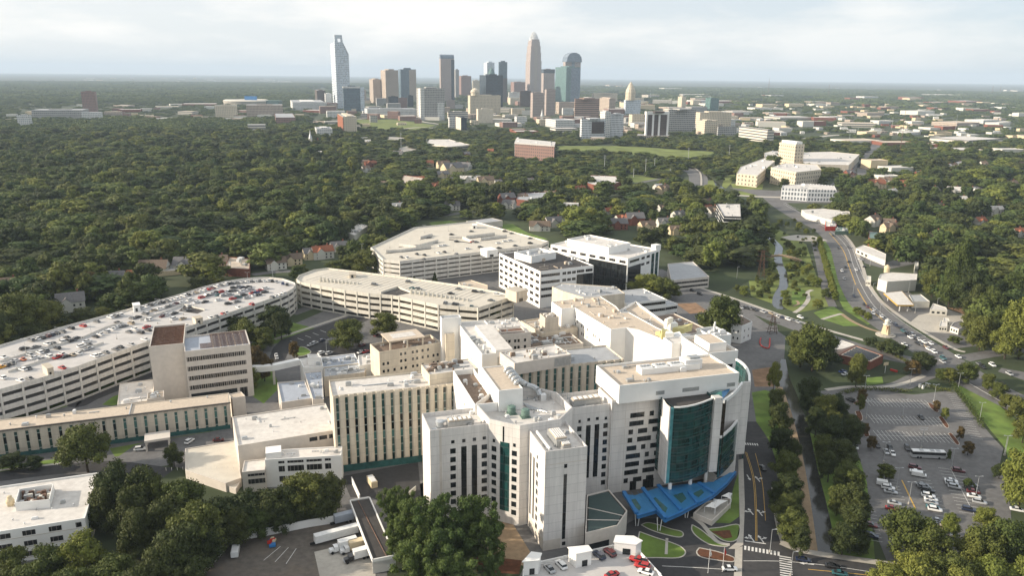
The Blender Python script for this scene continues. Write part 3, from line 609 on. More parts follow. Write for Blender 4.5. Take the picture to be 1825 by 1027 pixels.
r, p = bld('hospital_block', 'flat block with brown gravel roof beside the broad oak tree', 'hospital block', rect((1225, 596), (1268, 590), (1190, 560), 24), 24, wall='precast', roof='roof_brown', par=.5); clutter(r, p, 23.5, 8, 23)
r, p = bld('hospital_block', 'narrow white block below the yellow wrapped construction', 'hospital block', rect((1198, 612), (1246, 617), (1222, 598), 36, AZH), 36, roof='roof_white', par=.8)
# construction wrap
c = P(1205, 595, 34)
r = thing('construction_wrap', 'yellow panels and white sheeting wrapped round rooftop construction', 'construction wrap', tuple(c))
rn = random.Random(3)
for (x, y, w, h, m) in ((1184, 600, 4, 4.5, 'yellow_panel'), (1190, 583, 3, 6, 'plastic_sheet'), (1197, 590, 5, 5, 'plastic_sheet'), (1207, 590, 7, 3, 'yellow_panel'), (1219, 588, 8, 3.4, 'yellow_panel'), (1204, 605, 5, 4, 'metal_white'), (1216, 602, 8, 3, 'metal_white'), (1192, 606, 3, 5, 'plastic_sheet'), (1177, 594, 4, 2.5, 'yellow_panel')):
    v = P(x, y, 34); bb = MB().box((v.x, v.y, 33), (w, 3, h), rot+rn.uniform(-.4, .4)); k = len(bb.v)
    bb.v = [(a_+(rn.uniform(-.9, .9) if z_ > 34 else 0), b_+(rn.uniform(-.9, .9) if z_ > 34 else 0), z_+(rn.uniform(-1, .8) if z_ > 34 else 0)) for a_, b_, z_ in bb.v]
    bb.build('sheeting' if m == 'plastic_sheet' else 'panel', m, r)
# white house by the creek bridge
zz = zat(1321, 613, 581); r, p = bld('white_building', 'plain white two storey building beside the creek bridge', 'building', pts([(1303, 578), (1322.5, 581), (1341, 573.5), (1320, 561)], zz), zz, roof='roof_brown', par=.5)
for i in range(4):
    a, b = face(p, i)
    for f in (.3, .7):
        for z_ in (2.5, 7): win(r, a, b, f*(b-a).length-.4, f*(b-a).length+.4, z_, z_+1.4)

# ------------------------------------------------------------------ buildings on the left
zl = 28.0
r, p = bld('stair_tower', 'blank beige concrete tower with rusty steel grille roof', 'stair tower', rect((266, 618), (327.5, 612), (268, 582), zl+1.5), zl+1.5, wall='precast', roof='rust_dark', par=2.0)
q = inset(p, .4); 
for k in range(18):
    t = (k+.5)/18; s0, s1 = q[0].lerp(q[3], t), q[1].lerp(q[2], t); MB().prism([(v.x, v.y) for v in (s0+Vector((0, -.16, 0)), s1+Vector((0, -.16, 0)), s1+Vector((0, .16, 0)), s0+Vector((0, .16, 0)))], zl+.4, zl+.9, bottom=True).build('grille_bar', 'rust', r)
for t in (.3, .68): s0, s1 = q[0].lerp(q[1], t), q[3].lerp(q[2], t); MB().tube((s0.x, s0.y, zl+.3), (s1.x, s1.y, zl+.3), .25).build('grille_beam', 'rust_dark', r)
r, p = bld('laboratory_block', 'beige office block with four bands of finned windows and rusty roof trellis', 'office block', rect((329, 627), (446, 613.5), (439, 588), zl), zl, wall='precast', roof='roof_blue_grey', par=.9)
a, b = face(p, 0); L = (b-a).length
for k in range(4):
    z1 = zl-3.2-5.0*k; win(r, a, b, .6, L-2.6, z1-2.2, z1, 'band_glass', 'window_band', .05)
    for i in range(28): win(r, a, b, 1+i*(L-4)/27-.06, 1+i*(L-4)/27+.06, z1-2.2, z1, 'precast', 'fin', .14, .2)
win(r, a, b, L*.78, L-3, .2, 5.5, 'band_glass', 'ground_floor_window', .05); win(r, a, b, 1, L*.74, .2, 5.5, 'glass_dark', 'ground_floor_window', .05)
q = [p[0].lerp(p[1], .38), p[1], p[2], p[3].lerp(p[2], .38)]; q = inset(q, .8)
for k in range(14):
    t = (k+.5)/14; s0, s1 = q[0].lerp(q[3], t), q[1].lerp(q[2], t); s0 = s0.lerp(s1, -.25 if k > 8 else (.0 if k > 4 else -.3)) if k < 6 else s0
    MB().tube((s0.x, s0.y, zl+.2), (s1.x, s1.y, zl+.2), .2, n=4).build('trellis_bar', 'rust', r)
for t in (.05, .25, .45, .65, .85): s0, s1 = q[0].lerp(q[1], t), q[3].lerp(q[2], t); MB().tube((s0.x, s0.y, zl-.1), (s1.x, s1.y, zl-.1), .22, n=4).build('trellis_beam', 'precast', r)
zb = 13.0
r, p = bld('low_ribbed_building', 'long low cream building with teal window strips and tan roof', 'building', rect((-25, 771), (409, 718), (-12, 750), zb), zb, wall='tan_panel', roof='roof_tan', par=.25, tw=.6)
a, b = face(p, 0); ribs(r, a, b, 23, 3.6, zb-.3, 'tan_panel', 'strip_glass', .27, .35); win(r, a, b, .5, (b-a).length-.5, .1, 2.1, 'glass_teal', 'base_glass', .07)
e2 = (b-a).normalized(); n2 = Vector((-e2.y, e2.x, 0)); MB().prism([(v.x, v.y) for v in (a-n2*.7-e2*.5, b-n2*.7+e2*.5, b+n2*.3+e2*.5, a+n2*.3-e2*.5)], zb-.25, zb+.12, bottom=True).build('eave', 'roof_dark', r)
clutter(r, p, zb-.25, 6, 24); s0 = p[0].lerp(p[1], .565); s1 = p[3].lerp(p[2], .565); MB().tube((s0.x, s0.y, zb), (s1.x, s1.y, zb), .3).build('roof_seam', 'galv', r)
r, p = bld('stub_building', 'small beige block at the right end of the long low building', 'building', rect((414, 711), (437, 706), (412, 702), 11), 11, wall='precast', roof='roof_tan', par=.3)
q = rect((257, 787), (303, 780), (261, 773), 5.2)
r = thing('porte_cochere', 'grey flat canopy on posts over the driveway by the long low building', 'canopy', tuple(sum(q, Vector())/4*Vector((1, 1, 0)).x if False else (q[0].x, q[0].y, 0)))
MB().prism([(v.x, v.y) for v in q], 4.2, 5.2, bottom=True).build('roof', 'precast', r); exclude(q, 3, 14)
for v in inset(q, .6): MB().box((v.x, v.y, 0), (.7, .7, 4.3), rot).build('post', 'precast', r)
for (A_, B_, C_, z_, lb, rf) in (((209, 722), (274, 713), (213, 684), 6, 'low white roofed block at the foot of the beige concrete tower', 'roof_white'), ((262, 712), (292, 708), (264, 700), 9, 'small tan box on the low white roofed block', 'roof_tan')):
    r, p = bld('low_block', lb, 'building', rect(A_, B_, C_, z_), z_, wall='precast', roof=rf, par=.4); clutter(r, p, z_-.4, 6, 25)
zz = 15.0
r, p = bld('service_block', 'broad low block with blank beige front and stained white roof', 'service building', rect((424, 795), (603, 766), (418, 743), zz), zz, wall='precast', roof='roof_white', par=.5)
SB = p; clutter(r, p, zz-.5, 8, 26, .8); a, b = face(p, 0); L = (b-a).length
for k in range(3): win(r, a, b, L*(.70+.1*k), L*(.78+.1*k), zz-3.4, zz-1.6, 'glass_dark', 'vent_opening', .05)
win(r, a, b, L*.60, L*.66, 5.5, 6.8); win(r, a, b, L*.68, L*.74, 5.5, 6.8)
zz = zat(609, 861, 812)
r, p = bld('service_annex', 'white two storey annex with large dark windows above the dark trees', 'service building', rect((472, 820), (608, 812), (600, 796), zz), zz, wall='white_wall', roof='roof_white', par=.4)
a, b = face(p, 0); L = (b-a).length
for zz2, hh, l in ((zz-2.0, 1.0, ((.17, .25), (.29, .50), (.54, .74), (.78, .86))), (zz-5.6, 2.4, ((.17, .25), (.29, .50), (.54, .74), (.78, .86))), (zz-10, 2.4, ((.17, .25), (.29, .36), (.54, .74)))):
    for f0, f1 in l:
        if zz2 > .5: win(r, a, b, f0*L, f1*L, zz2, zz2+hh, 'band_glass')
MB().box((*(a+Vector((2, 5, 0))).to_tuple()[:2], zz-.5), (6, 6, 2.5), rot).build('roof_box', 'white_wall', r); clutter(r, p, zz-.4, 6, 27, .7)
r, p = bld('service_annex', 'low left step of the white annex with one dark window band', 'service building', rect((431, 842), (472, 838), (432, 822), zz-3), zz-3, wall='precast', roof='roof_white', par=.4)
a, b = face(p, 0); L = (b-a).length; win(r, a, b, L*.25, L*.98, zz-5.2, zz-4.2, 'band_glass'); win(r, a, b, L*.25, L*.98, max(.5, zz-8.5), zz-6.5, 'band_glass')
r, p = bld('terrace', 'flat pale concrete terrace left of the service block', 'terrace', pts([(330, 838), (402, 862), (430, 852), (418, 786), (330, 800)], 4), 4, wall='precast', roof='deck_tan', par=.3)
for k in range(14):
    s = P(296+k*10, 838-k*.4, 4); MB().tube((s.x, s.y, 3.6), (s.x, s.y, 5.0), .05, n=4).build('rail_post', 'metal_white', r)
r, p = bld('terrace', 'lower pale concrete terrace in front of the beige service block', 'terrace', pts([(345, 842), (400, 865), (420, 872), (430, 856), (402, 845)], 2.5), 2.5, wall='precast', roof='deck_tan', par=.2)
for (pl, z_, lb, wl, rf, cl) in (([(501.5, 718), (556, 710), (543, 678), (494, 682)], 10, 'blue-grey flat roof on a low block behind the service block', 'precast', 'roof_blue_grey', 2),
    ([(557, 712), (577, 712), (574, 661), (542, 664)], 11, 'grey roofed connecting block with ducts behind the ribbed wing', 'precast', 'roof_blue_grey', 10),
    ([(541, 655), (576, 652), (572, 634), (534, 640)], 12, 'white low block with rooftop box at the end of the skybridge', 'white_wall', 'roof_white', 3),
    ([(572, 655), (640, 647), (632, 630), (572, 637)], 9.5, 'flat dark roofed low block with plant in front of the visitor lot', 'white_wall', 'roof_blue_grey', 14),
    ([(577, 672), (650, 664), (655, 646), (577, 655)], 11, 'low tan block crowded with roof pipes behind the ribbed wing', 'tan_panel', 'roof_grey', 20),
    ([(640, 652), (665, 648), (664, 630), (638, 634)], 13, 'small white cube block against the cream windowed block', 'white_wall', 'roof_white', 2)):
    r, p = bld('low_block', lb, 'building', pts(pl, z_), z_, wall=wl, roof=rf, par=.5); clutter(r, p, z_-.5, cl, 30+cl, .9)
q = [P(*V_, 0) for V_ in (VN(660, 410), VN(830, 405), VN(815, 330), VN(650, 335))]
r, p = bld('roof_hut', 'white boxy hut on the low block by the skybridge', 'roof hut', pts([VN(660, 420), VN(835, 415), VN(815, 375), VN(645, 375)], 11.6), 16, 11.4, roof='roof_white', par=.3)
r = thing('skybridge', 'narrow white enclosed footbridge from the beige office block to the hospital', 'footbridge', tuple(P(490, 690)))
l = [P(449, 665, 8), P(486, 662, 8), P(536, 651, 8)]
band(MB(), l, 8, 11, 3.5).build('span', 'white_wall', r)
for v in l[1:2]: MB().box((v.x, v.y+1.5, 0), (1.2, 1.2, 8), rot).build('pier', 'precast', r)
# office at the lower left corner
zz = 12.5
r, p = bld('office_building', 'white three storey office with rooftop plant pen at the lower left corner', 'office building', rect((-70, 959), (151.5, 924), (169, 843.5), zz), zz, wall='white_wall', roof='roof_white', par=.6)
OFF = p; a, b = face(p, 0); L = (b-a).length
for k in range(3):
    for f in (.13, .33, .53, .745, .94): win(r, a, b, f*L-(1.9 if f < .9 else .9), f*L+(1.9 if f < .9 else .9), zz-3.0-3.9*k, zz-1.2-3.9*k, 'band_glass')
    win(r, a, b, .05, L-.05, zz-3.5-3.9*k, zz-3.3-3.9*k, 'precast', 'string_course', .1)
a, b = face(p, 1); L = (b-a).length
for k in range(3):
    for f in (.15, .32, .5, .68, .85): win(r, a, b, f*L-1, f*L+1, zz-3.0-3.9*k, zz-1.0-3.9*k, 'glass_teal')
q = [P(*VF(*s), zz-.5) for s in ((120, 545), (375, 520), (405, 400), (150, 440))]
pen = MB(); band(pen, ccw(q)+[ccw(q)[0]], zz-.6, zz+2.6, .25); pen.build('plant_pen', 'white_wall', r); rn = random.Random(5)
for i in range(36):
    u, v = rn.random()*.86+.07, rn.random()*.8+.1; s = q[0].lerp(q[1], u).lerp(q[3].lerp(q[2], u), v)
    MB().box((s.x, s.y, zz-.6), (rn.uniform(.7, 1.6), rn.uniform(.6, 1.1), rn.uniform(1.5, 2.9)), rot+rn.choice((0, .2))).build('condenser', rn.choice(('metal_grey', 'rust_dark', 'siding', 'rust')), r)
s = P(*VF(80, 505), zz-.5); MB().box((s.x, s.y, zz-.6), (1.6, 1.6, 1), rot).lathe((s.x, s.y, zz+.3), [(1.3, 0), (1.35, 1.2), (.9, 2.0), (.8, 2.1), (.8, 2.8), (.4, 3.0)], 14, 0).build('cooling_tower', 'siding_cream', r)
clutter(r, p, zz-.6, 8, 28, .7)

# ------------------------------------------------------------------ parking garages
def garage(name, label, pl, z, nl, bay, wall, deck, sp=2.5):
    p = ccw(pts(pl, z)); p = [Vector((q.x, q.y, 0)) for q in p]; c = sum(p, Vector())/len(p)
    r = thing(name, label, 'parking garage', (c.x, c.y, 0)); n = len(p); h = z/nl; q = inset(p, .3)
    for k in range(nl+1):
        zz = h*k; z1 = zz+1.1; z0 = max(0, zz-(sp-1.1)) if k else 0
        bb = MB(); m0 = 0
        for i in range(n):
            j = (i+1) % n; s = len(bb.v)
            bb.v += [(p[i].x, p[i].y, z0), (p[j].x, p[j].y, z0), (p[j].x, p[j].y, z1), (p[i].x, p[i].y, z1), (q[i].x, q[i].y, z0), (q[j].x, q[j].y, z0), (q[j].x, q[j].y, z1), (q[i].x, q[i].y, z1)]
            bb.f += [[s, s+1, s+2, s+3], [s+3, s+2, s+6, s+7], [s+7, s+6, s+5, s+4], [s+4, s+5, s+1, s]]; bb.m += [0]*4
        bb.build('spandrel', wall, r)
        if k: MB().prism([(v.x, v.y) for v in q], zz-.35, zz, bottom=True).build('roof_deck' if k == nl else 'floor_slab', deck, r)
    cols = 0
    for i in range(n):
        a, b = p[i], p[(i+1) % n]; e = (b-a); L = e.length; e.normalize(); nn = Vector((e.y, -e.x, 0)); m_ = max(1, round(L/bay))
        for k in range(m_):
            if cols >= 96: break
            v = a+e*(L*k/m_); cols += 1
            MB().box((v.x-nn.x*.1, v.y-nn.y*.1, 0), (.9, .7, z+1.0), math.atan2(e.y, e.x)).build('column', wall, r)
    exclude(p, 4)
    # core walls keep the decks dark inside, as ramps and stairs do
    cc = inset(p, 14); MB().prism([(v.x, v.y) for v in cc], .02, z-.4, top=False).build('ramp_wall', 'precast', r)
    return r, p
ZGL = 17.0
gl = [(-60, 716), (0, 698), (78, 676), (141, 655.6), (200, 634), (265, 611.7), (328, 588), (368, 574), (434, 551.5), (471, 539), (500, 528.5), (514, 522), (523, 516), (527, 509.5), (525, 506), (518, 503.5), (504, 499), (480, 496.5), (463, 496.5), (433, 499), (401, 504), (361, 514), (314, 529), (250, 547.5), (195, 563), (122, 582.5), (7, 616.6), (-60, 636)]
gr, gp_ = garage('parking_garage', 'long curved white garage at left with a rooftop full of parked cars', gl, ZGL, 4, 11, 'garage_concrete', 'deck_concrete')
def stair_hut(root, q0, q1, c0, z, h, m='white_wall', dep=5):
    q = rect(q0, q1, c0, z+h); MB().prism([(v.x, v.y) for v in q], z-.02, z+h).build('stair_hut', m, root); MB().prism([(v.x, v.y) for v in inset(q, -.25)], z+h, z+h+.25, bottom=True).build('stair_roof', m, root)
    a, b = q[0], q[1]; win(root, a, b, (b-a).length*.25, (b-a).length*.6, z+.1, z+2.3, 'glass_dark', 'stair_door')
stair_hut(gr, G1(345, 690), G1(390, 680), G1(290, 660), ZGL, 4.2, 'cream_panel'); stair_hut(gr, G2(620, 560), G2(700, 545), G2(540, 545), ZGL, 3.6, 'cream_panel'); stair_hut(gr, G1(975, 228), G1(1025, 222), G1(945, 212), ZGL, 4.0)
# divider walls on the deck
for l in ((G1(0, 645), G1(350, 540), G1(600, 470), G1(770, 395), G1(900, 355)), (G2(0, 580), G2(250, 500), G2(490, 405)), (G1(60, 720), G1(260, 655), G1(420, 605)), (G1(520, 590), G1(640, 545), G1(760, 505))):
    w = [P(x, y, ZGL) for x, y in l]; band(MB(), w, ZGL-.02, ZGL+1.1, .3).build('divider_wall', 'garage_concrete', gr)
ramp = [P(*G2(*q), ZGL) for q in ((495, 410), (720, 465), (640, 500), (430, 470))]
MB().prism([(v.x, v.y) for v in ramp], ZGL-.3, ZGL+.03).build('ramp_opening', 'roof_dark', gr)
band(MB(), ramp[:2], ZGL-.02, ZGL+1.2, .3).build('divider_wall', 'garage_concrete', gr)
ZG2 = 17.0
g2 = [(528.5, 500), (535, 505), (571, 512), (614, 519.5), (657, 525.5), (698, 529), (711, 531), (781, 546), (852, 551.5), (872, 545), (915, 530), (888, 522.5), (815, 510), (726, 497), (640, 486.5), (584, 480), (560, 483), (533, 493)]
g2r, g2p = garage('parking_garage', 'cream ribbed-roof garage in the middle with rows of deck fins', g2, ZG2, 4, 11, 'garage_cream', 'deck_tan')
for x0, y0, x1, y1, n_ in ((435, 668, 905, 728, 14),):
    for k in range(n_):
        t = k/(n_-1); v = P(*VT(x0+(x1-x0)*t, y0+(y1-y0)*t), ZG2); h = 3.4-2.4*t; MB().box((v.x, v.y, ZG2-.02), (.7, 3.2, h), math.radians(-10)).build('deck_fin', 'garage_cream', g2r)
V8b = vw(400, 400, 4.669)
for k in range(11):
    t = k/10; v = P(*V8b(800+310*t, 475+22*t), ZG2); MB().box((v.x, v.y, ZG2-.02), (.7, 3.0, 3.2-2.3*t), math.radians(-10)).build('deck_fin', 'garage_cream', g2r)
rp = [P(*VT(*q), ZG2) for q in ((180, 672), (320, 625), (425, 665), (300, 690))]; MB().prism([(v.x, v.y) for v in rp], ZG2-.3, ZG2+.03).build('ramp_opening', 'roof_dark', g2r); band(MB(), rp[:3], ZG2-.02, ZG2+1.4, .3).build('divider_wall', 'garage_cream', g2r)
stair_hut(g2r, VT(1310, 660), VT(1400, 640), VT(1270, 620), ZG2, 7, 'cream_panel'); stair_hut(g2r, V8b(1040, 420), V8b(1095, 418), V8b(1015, 400), ZG2, 2.5, 'cream_panel')
for k in range(30):   # roof beams
    t = (k+.5)/30; s0 = P(540+300*t, 499+41*t, ZG2); s1 = P(600+285*t, 482+38*t, ZG2); MB().tube((s0.x, s0.y, ZG2+.02), (s1.x, s1.y, ZG2+.02), .12, n=4).build('deck_beam', 'garage_cream', g2r)
ZG1 = 18.0
g1 = [(661, 443), (683, 464.5), (713, 468), (878, 448.5), (965, 437.5), (977, 432), (849, 397), (836, 397), (738, 407)]
g1r, g1p = garage('parking_garage', 'far cream garage behind the office with open ramps on its roof', g1, ZG1, 5, 11, 'garage_concrete', 'deck_tan')
for l in (((225, 330), (335, 325), (600, 290)), ((335, 275), (470, 290), (660, 240)), ((890, 210), (1130, 180)), ((1010, 225), (1230, 200)), ((750, 215), (860, 215), (940, 245)), ((510, 215), (610, 190))):
    w = [P(*VT(x, y), ZG1) for x, y in l]; band(MB(), w, ZG1-.02, ZG1+2.2, .4).build('ramp_wall', 'garage_concrete', g1r)
    d = (w[-1]-w[0]); MB().prism([(v.x, v.y) for v in (w[0]+Vector((0, -1.5, 0)), w[-1]+Vector((0, -1.5, 0)), w[-1]+Vector((0, -4.5, 0)), w[0]+Vector((0, -4.5, 0)))][::1], ZG1-.3, ZG1+.03).build('ramp_opening', 'roof_dark', g1r)
stair_hut(g1r, VT(1065, 315), VT(1155, 305), VT(1035, 290), ZG1, 5.5); stair_hut(g1r, (842, 402), (850, 402), (838, 399), ZG1, 3)
# front deck
ZD = 5.0
gd = [(925, 1070), (933, 1021), (963.6, 1005.8), (1091, 977), (1140, 987), (1176, 1027), (1205, 1070)]
gdr, gdp = garage('parking_garage', 'low parking deck at the bottom edge with red trucks and white stair huts', gd, ZD, 1, 9, 'white_wall', 'deck_concrete', 2.0)
def hut(name, label, pl, z, h, m='white_wall', rf='white_wall'):
    p = ccw(pts(pl, z)); c = sum(p, Vector())/len(p); r = thing(name, label, 'stair hut', (c.x, c.y, z)); MB().prism([(v.x, v.y) for v in p], z+.02, z+h).build('wall', m, r)
    MB().prism([(v.x, v.y) for v in inset(p, -.3)], z+h, z+h+.3, bottom=True).build('roof', rf, r); a, b = face(p, 0); win(r, a, b, (b-a).length*.4, (b-a).length*.75, z+.1, z+2.3, 'glass_dark', 'door', .08); return r
hut('stair_hut', 'wide white stair hut at the far corner of the low front deck', [VB(885, 215), VB(1060, 235), VB(1105, 205), VB(1040, 170), VB(900, 165)], ZD, 4.2)
hut('stair_hut', 'white glazed lobby hut between parked cars on the low front deck', [VB(575, 335), VB(700, 310), VB(670, 270), VB(515, 285)], ZD, 5.2)
hut('stair_hut', 'white wedge-shaped stair hut at the left corner of the low front deck', [VB(150, 395), VB(270, 385), VB(290, 330), VB(215, 320)], ZD, 5)

# ------------------------------------------------------------------ offices behind
zo = 27.0
r, p = bld('office_building', 'white office with black flat roof and rows of dark window bays', 'office building', rect((963, 484), (1058, 473), (860, 454), zo), zo, wall='white_wall', roof='roof_dark', par=.9)
a, b = face(p, 3); L = (b-a).length
for k in range(5):
    for i in range(8): win(r, a, b, L*(i+.5)/8-2.6, L*(i+.5)/8+2.6, zo-4.6-5*k, zo-2.4-5*k, 'band_glass')
a, b = face(p, 0); L = (b-a).length
for k in range(4):
    win(r, a, b, L*.02, L*.36, zo-4.4-5*k, zo-2.4-5*k, 'band_glass'); 
    for f in (.41, .50, .59): win(r, a, b, L*f, L*(f+.07), zo-4.4-5*k, zo-2.4-5*k, 'band_glass')
win(r, a, b, L*.68, L*.99, .2, zo-5.5, 'curtain_black', 'glass_wall', .4, 1.0); win(r, a, b, L*.68, L*.82, zo-4.2, zo-2.2, 'band_glass'); win(r, a, b, L*.85, L*.98, zo-4.2, zo-2.2, 'band_glass')
clutter(r, p, zo-.9, 14, 40, 1.2, ('metal_white', 'roof_tan', 'metal_grey'))
r2, p2 = bld('rooftop_penthouse', 'white plant screen with tower frame on the black office roof', 'penthouse', rect((947, 457), (991, 449), (916, 449), zo+4.5), zo+4.5, zo-1, roof='roof_grey', par=2.5); clutter(r2, p2, zo+2, 6, 41, 1.2)
r, p = bld('office_building', 'white office with pale roof and black glass corner beside the woods', 'office building', rect((1119, 461), (1176, 444), (997, 432), zo), zo, wall='white_wall', roof='roof_white', par=.9)
a, b = face(p, 3); L = (b-a).length
for k in range(5):
    for i in range(8):
        if k > 1 and i > 3: continue
        win(r, a, b, L*(i+.5)/8-2.8, L*(i+.5)/8+2.8, zo-4.2-5*k, zo-2.2-5*k, 'band_glass')
win(r, a, b, L*.52, L*.99, .2, zo-5.4, 'curtain_black', 'glass_wall', .3, .8)
a, b = face(p, 0); L = (b-a).length
for k in range(2):
    for f0, f1 in ((.06, .35), (.42, .52), (.58, .68)): win(r, a, b, L*f0, L*f1, zo-4.2-5*k, zo-2.2-5*k, 'band_glass')
for f0, f1 in ((.74, .83), (.87, .96)): win(r, a, b, L*f0, L*f1, 3, zo-2, 'curtain_green', 'glass_strip')
win(r, a, b, L*.02, L*.4, .2, zo-7, 'curtain_black', 'glass_wall', .3, .8); clutter(r, p, zo-.9, 9, 42, 1.1)
r2, p2 = bld('rooftop_penthouse', 'tall white stepped plant enclosure on the pale office roof', 'penthouse', rect((1085, 441), (1124, 432.5), (1020, 424), zo+5), zo+5, zo-1, roof='roof_white', par=1.2); clutter(r2, p2, zo+3.8, 8, 43, 1.2)
s = p[1]; MB().box((s.x-3, s.y+1, zo-1), (6, 5, 4.5), math.radians(35)).build('corner_tower', 'white_wall', r)
r, p = bld('low_building', 'low cream pavilion in front of the white office windows', 'building', pts([VT(880, 640), VT(1070, 640), VT(1070, 600), VT(930, 555), VT(825, 575)], 6), 6, wall='cream_panel', roof='roof_tan', par=.5); clutter(r, p, 5.5, 3, 44)
r, p = bld('low_building', 'long pale windowless shed behind the far garage', 'building', rect((850, 399), (896, 393), (848, 392), 7), 7, wall='precast', roof='roof_grey', par=.3, front=18)
r, p = bld('office_building', 'low grey office with window bands right of the white office', 'office building', pts([(1196, 500), (1264, 493), (1235, 466), (1190, 470)], 9), 9, wall='precast', roof='roof_grey', par=.5, front=10)
for i in range(4):
    a, b = face(p, i)
    for z_ in (2, 5.5): win(r, a, b, 1, (b-a).length-1, z_, z_+1.5, 'band_glass', 'window_band')
# dock
r = thing('loading_dock', 'long dark roofed loading dock with white edge by the truck yard', 'loading dock', tuple(P(665, 970)))
q = ccw(pts([VD(925, 468), VD(1095, 912), VD(1268, 878), VD(1078, 442)], 5.2)); DK = q
MB().prism([(v.x, v.y) for v in inset(q, .5)], 4.6, 4.9, bottom=True).build('roof', 'roof_dark', r); bb = MB(); band(bb, q+[q[0]], 4.2, 5.4, .4); bb.build('fascia', 'white_wall', r)
w = [q[0].lerp(q[3], .0), q[3]]; i0 = min(range(4), key=lambda i: q[i].y); far = sorted(range(4), key=lambda i: q[i].x)
E_ = sorted(q, key=lambda v: proj(v)[0]); rt = sorted(E_[2:], key=lambda v: v.y); band(MB(), [rt[0], rt[1]], 0, 4.3, .3).build('back_wall', 'white_wall', r)
lw = sorted(q, key=lambda v: proj((v.x, v.y, 5))[1])[-2:]; lw.sort(key=lambda v: v.x); band(MB(), lw, 0, 4.3, .3).build('end_wall', 'white_wall', r)
for t in (.25, .5, .75): v = E_[0].lerp(E_[1], t); MB().box((v.x, v.y, 0), (.4, .4, 4.3)).build('post', 'metal_white', r)
exclude(q, 3)
v0 = [P(*VD(950, 470), 4.8), P(*VD(1180, 890), 4.8)]
MB().tube(v0[0]+Vector((2, 0, .2)), v0[1]+Vector((1, 0, .2)), .12, n=4).build('roof_pipe', 'rust', r)
def wall_line(name, label, pl, h, t, m, z=0.0, cat='wall'):
    p = pts(pl); o = band(MB(), p, z, h, t).build(name, m, None, origin=p[0]); return tag(o, label, cat)
wall_line('retaining_wall', 'long white retaining wall along the back of the truck yard', [VD(-30, 790), VD(300, 735), VD(620, 670), VD(930, 620)], 3.0, .4, 'white_wall')
wall_line('yard_wall', 'white yard wall running from the annex to the loading dock', [VD(940, 335), VD(1000, 470)], 2.5, .4, 'white_wall')
wall_line('yard_wall', 'thin pale wall among the pines beside the front tower', [VD(1300, 500), VD(1420, 395)], 2.0, .3, 'siding')
# ------------------------------------------------------------------ streets, lots, lawns, water
def spl(l, n=6):
    """smooth line through picture points"""
    o = []; q = [l[0]]+list(l)+[l[-1]]
    for i in range(1, len(q)-2):
        for k in range(n):
            t = k/n; a, b, c, d = [Vector(v) for v in q[i-1:i+3]]
            o.append(tuple(.5*((2*b)+(c-a)*t+(2*a-5*b+4*c-d)*t*t+(3*b-a-3*c+d)*t**3)))
    return o+[tuple(l[-1])]
def area(name, px, m, z, exc=True, margin=1.5, label=None, front=0):
    o = sheet(name, pts(px, 0), z, m, exc, margin)
    if front: exclude(pts(px, 0), 2, front)
    if label: o['label'] = label
    return o
def ribbon(name, px, w, m, z, exc=True, w1=None, margin=1.5):
    p = pts(spl(px, 5)); n = len(p); bb = MB(); L, R = [], []
    for i in range(n):
        d = (p[min(i+1, n-1)]-p[max(i-1, 0)]).normalized(); nn = Vector((-d.y, d.x, 0)); ww = (w if w1 is None else w+(w1-w)*i/(n-1))/2
        L.append(p[i]+nn*ww); R.append(p[i]-nn*ww)
    for i in range(n-1): bb.face([(v.x, v.y, z) for v in (L[i], R[i], R[i+1], L[i+1])])
    o = bb.build(name, m); o['kind'] = 'structure'
    if exc: exclude(L+R[::-1], margin, 60 if name in ('highway', 'road') and p[0].y > 900 else 0)
    return o
def kerbline(px, closed=False, w=.45, h=.14, m='kerb', z=0.0):
    p = pts(px); p = p+[p[0]] if closed else p; bb = MB()
    for i in range(len(p)-1):
        d = (p[i+1]-p[i]).normalized(); nn = Vector((-d.y, d.x, 0))*w/2; e_ = d*.05
        bb.prism([(v.x, v.y) for v in (p[i]-nn-e_, p[i+1]-nn+e_, p[i+1]+nn+e_, p[i]+nn-e_)], z, z+h)
    o = bb.build('kerb', m); o['kind'] = 'structure'; return o
def island(px, m='lawn', z=.10):
    px = spl(px+[px[0]], 5)[:-1]; area('lawn' if m == 'lawn' else 'planting_bed', px, m, z, True, 0.0); kerbline(px, True)
# hospital precinct paving and dirt
area('precinct_paving', [(-200, 880), (0, 742), (300, 660), (440, 610), (530, 575), (600, 545), (700, 480), (1000, 470), (1180, 480), (1320, 545), (1400, 600), (1390, 760), (1330, 800), (1345, 1090), (-200, 1090)], 'asphalt_old', .02, False)
for l in ([(0, 760), (60, 742), (130, 722), (118, 705), (70, 715), (0, 735)], [(138, 702), (160, 706), (205, 690), (270, 665), (266, 655), (200, 680)], [(182, 722), (200, 708), (222, 700), (225, 716), (200, 724)], [(-60, 850), (0, 832), (108, 818), (110, 832), (0, 845), (-60, 860)], [(195, 800), (300, 782), (400, 765), (412, 775), (330, 792), (205, 815)],
          [(440, 640), (480, 650), (500, 690), (470, 720), (440, 700)], [(450, 590), (500, 570), (560, 585), (590, 592), (520, 608), (450, 620)], [(690, 880), (760, 860), (760, 900), (690, 900)]):
    area('lawn', l, 'lawn', .05, False)
area('shaded_woodland_floor', [(170, 850), (300, 830), (600, 900), (600, 930), (400, 965), (340, 1060), (150, 1080)], 'ground', .05, False); area('shaded_woodland_floor', [(690, 880), (760, 860), (900, 930), (940, 1000), (900, 1080), (690, 1080)], 'ground', .05, False)  # brown floor under the trees, their shade put into its dark colour
area('mulch_bed', [(850, 905), (905, 920), (945, 985), (935, 1010), (890, 1000), (850, 960)], 'path_tan', .08, False)
area('mulch_bed', [(840, 990), (930, 1000), (925, 1025), (850, 1020)], 'mulch', .09, False)
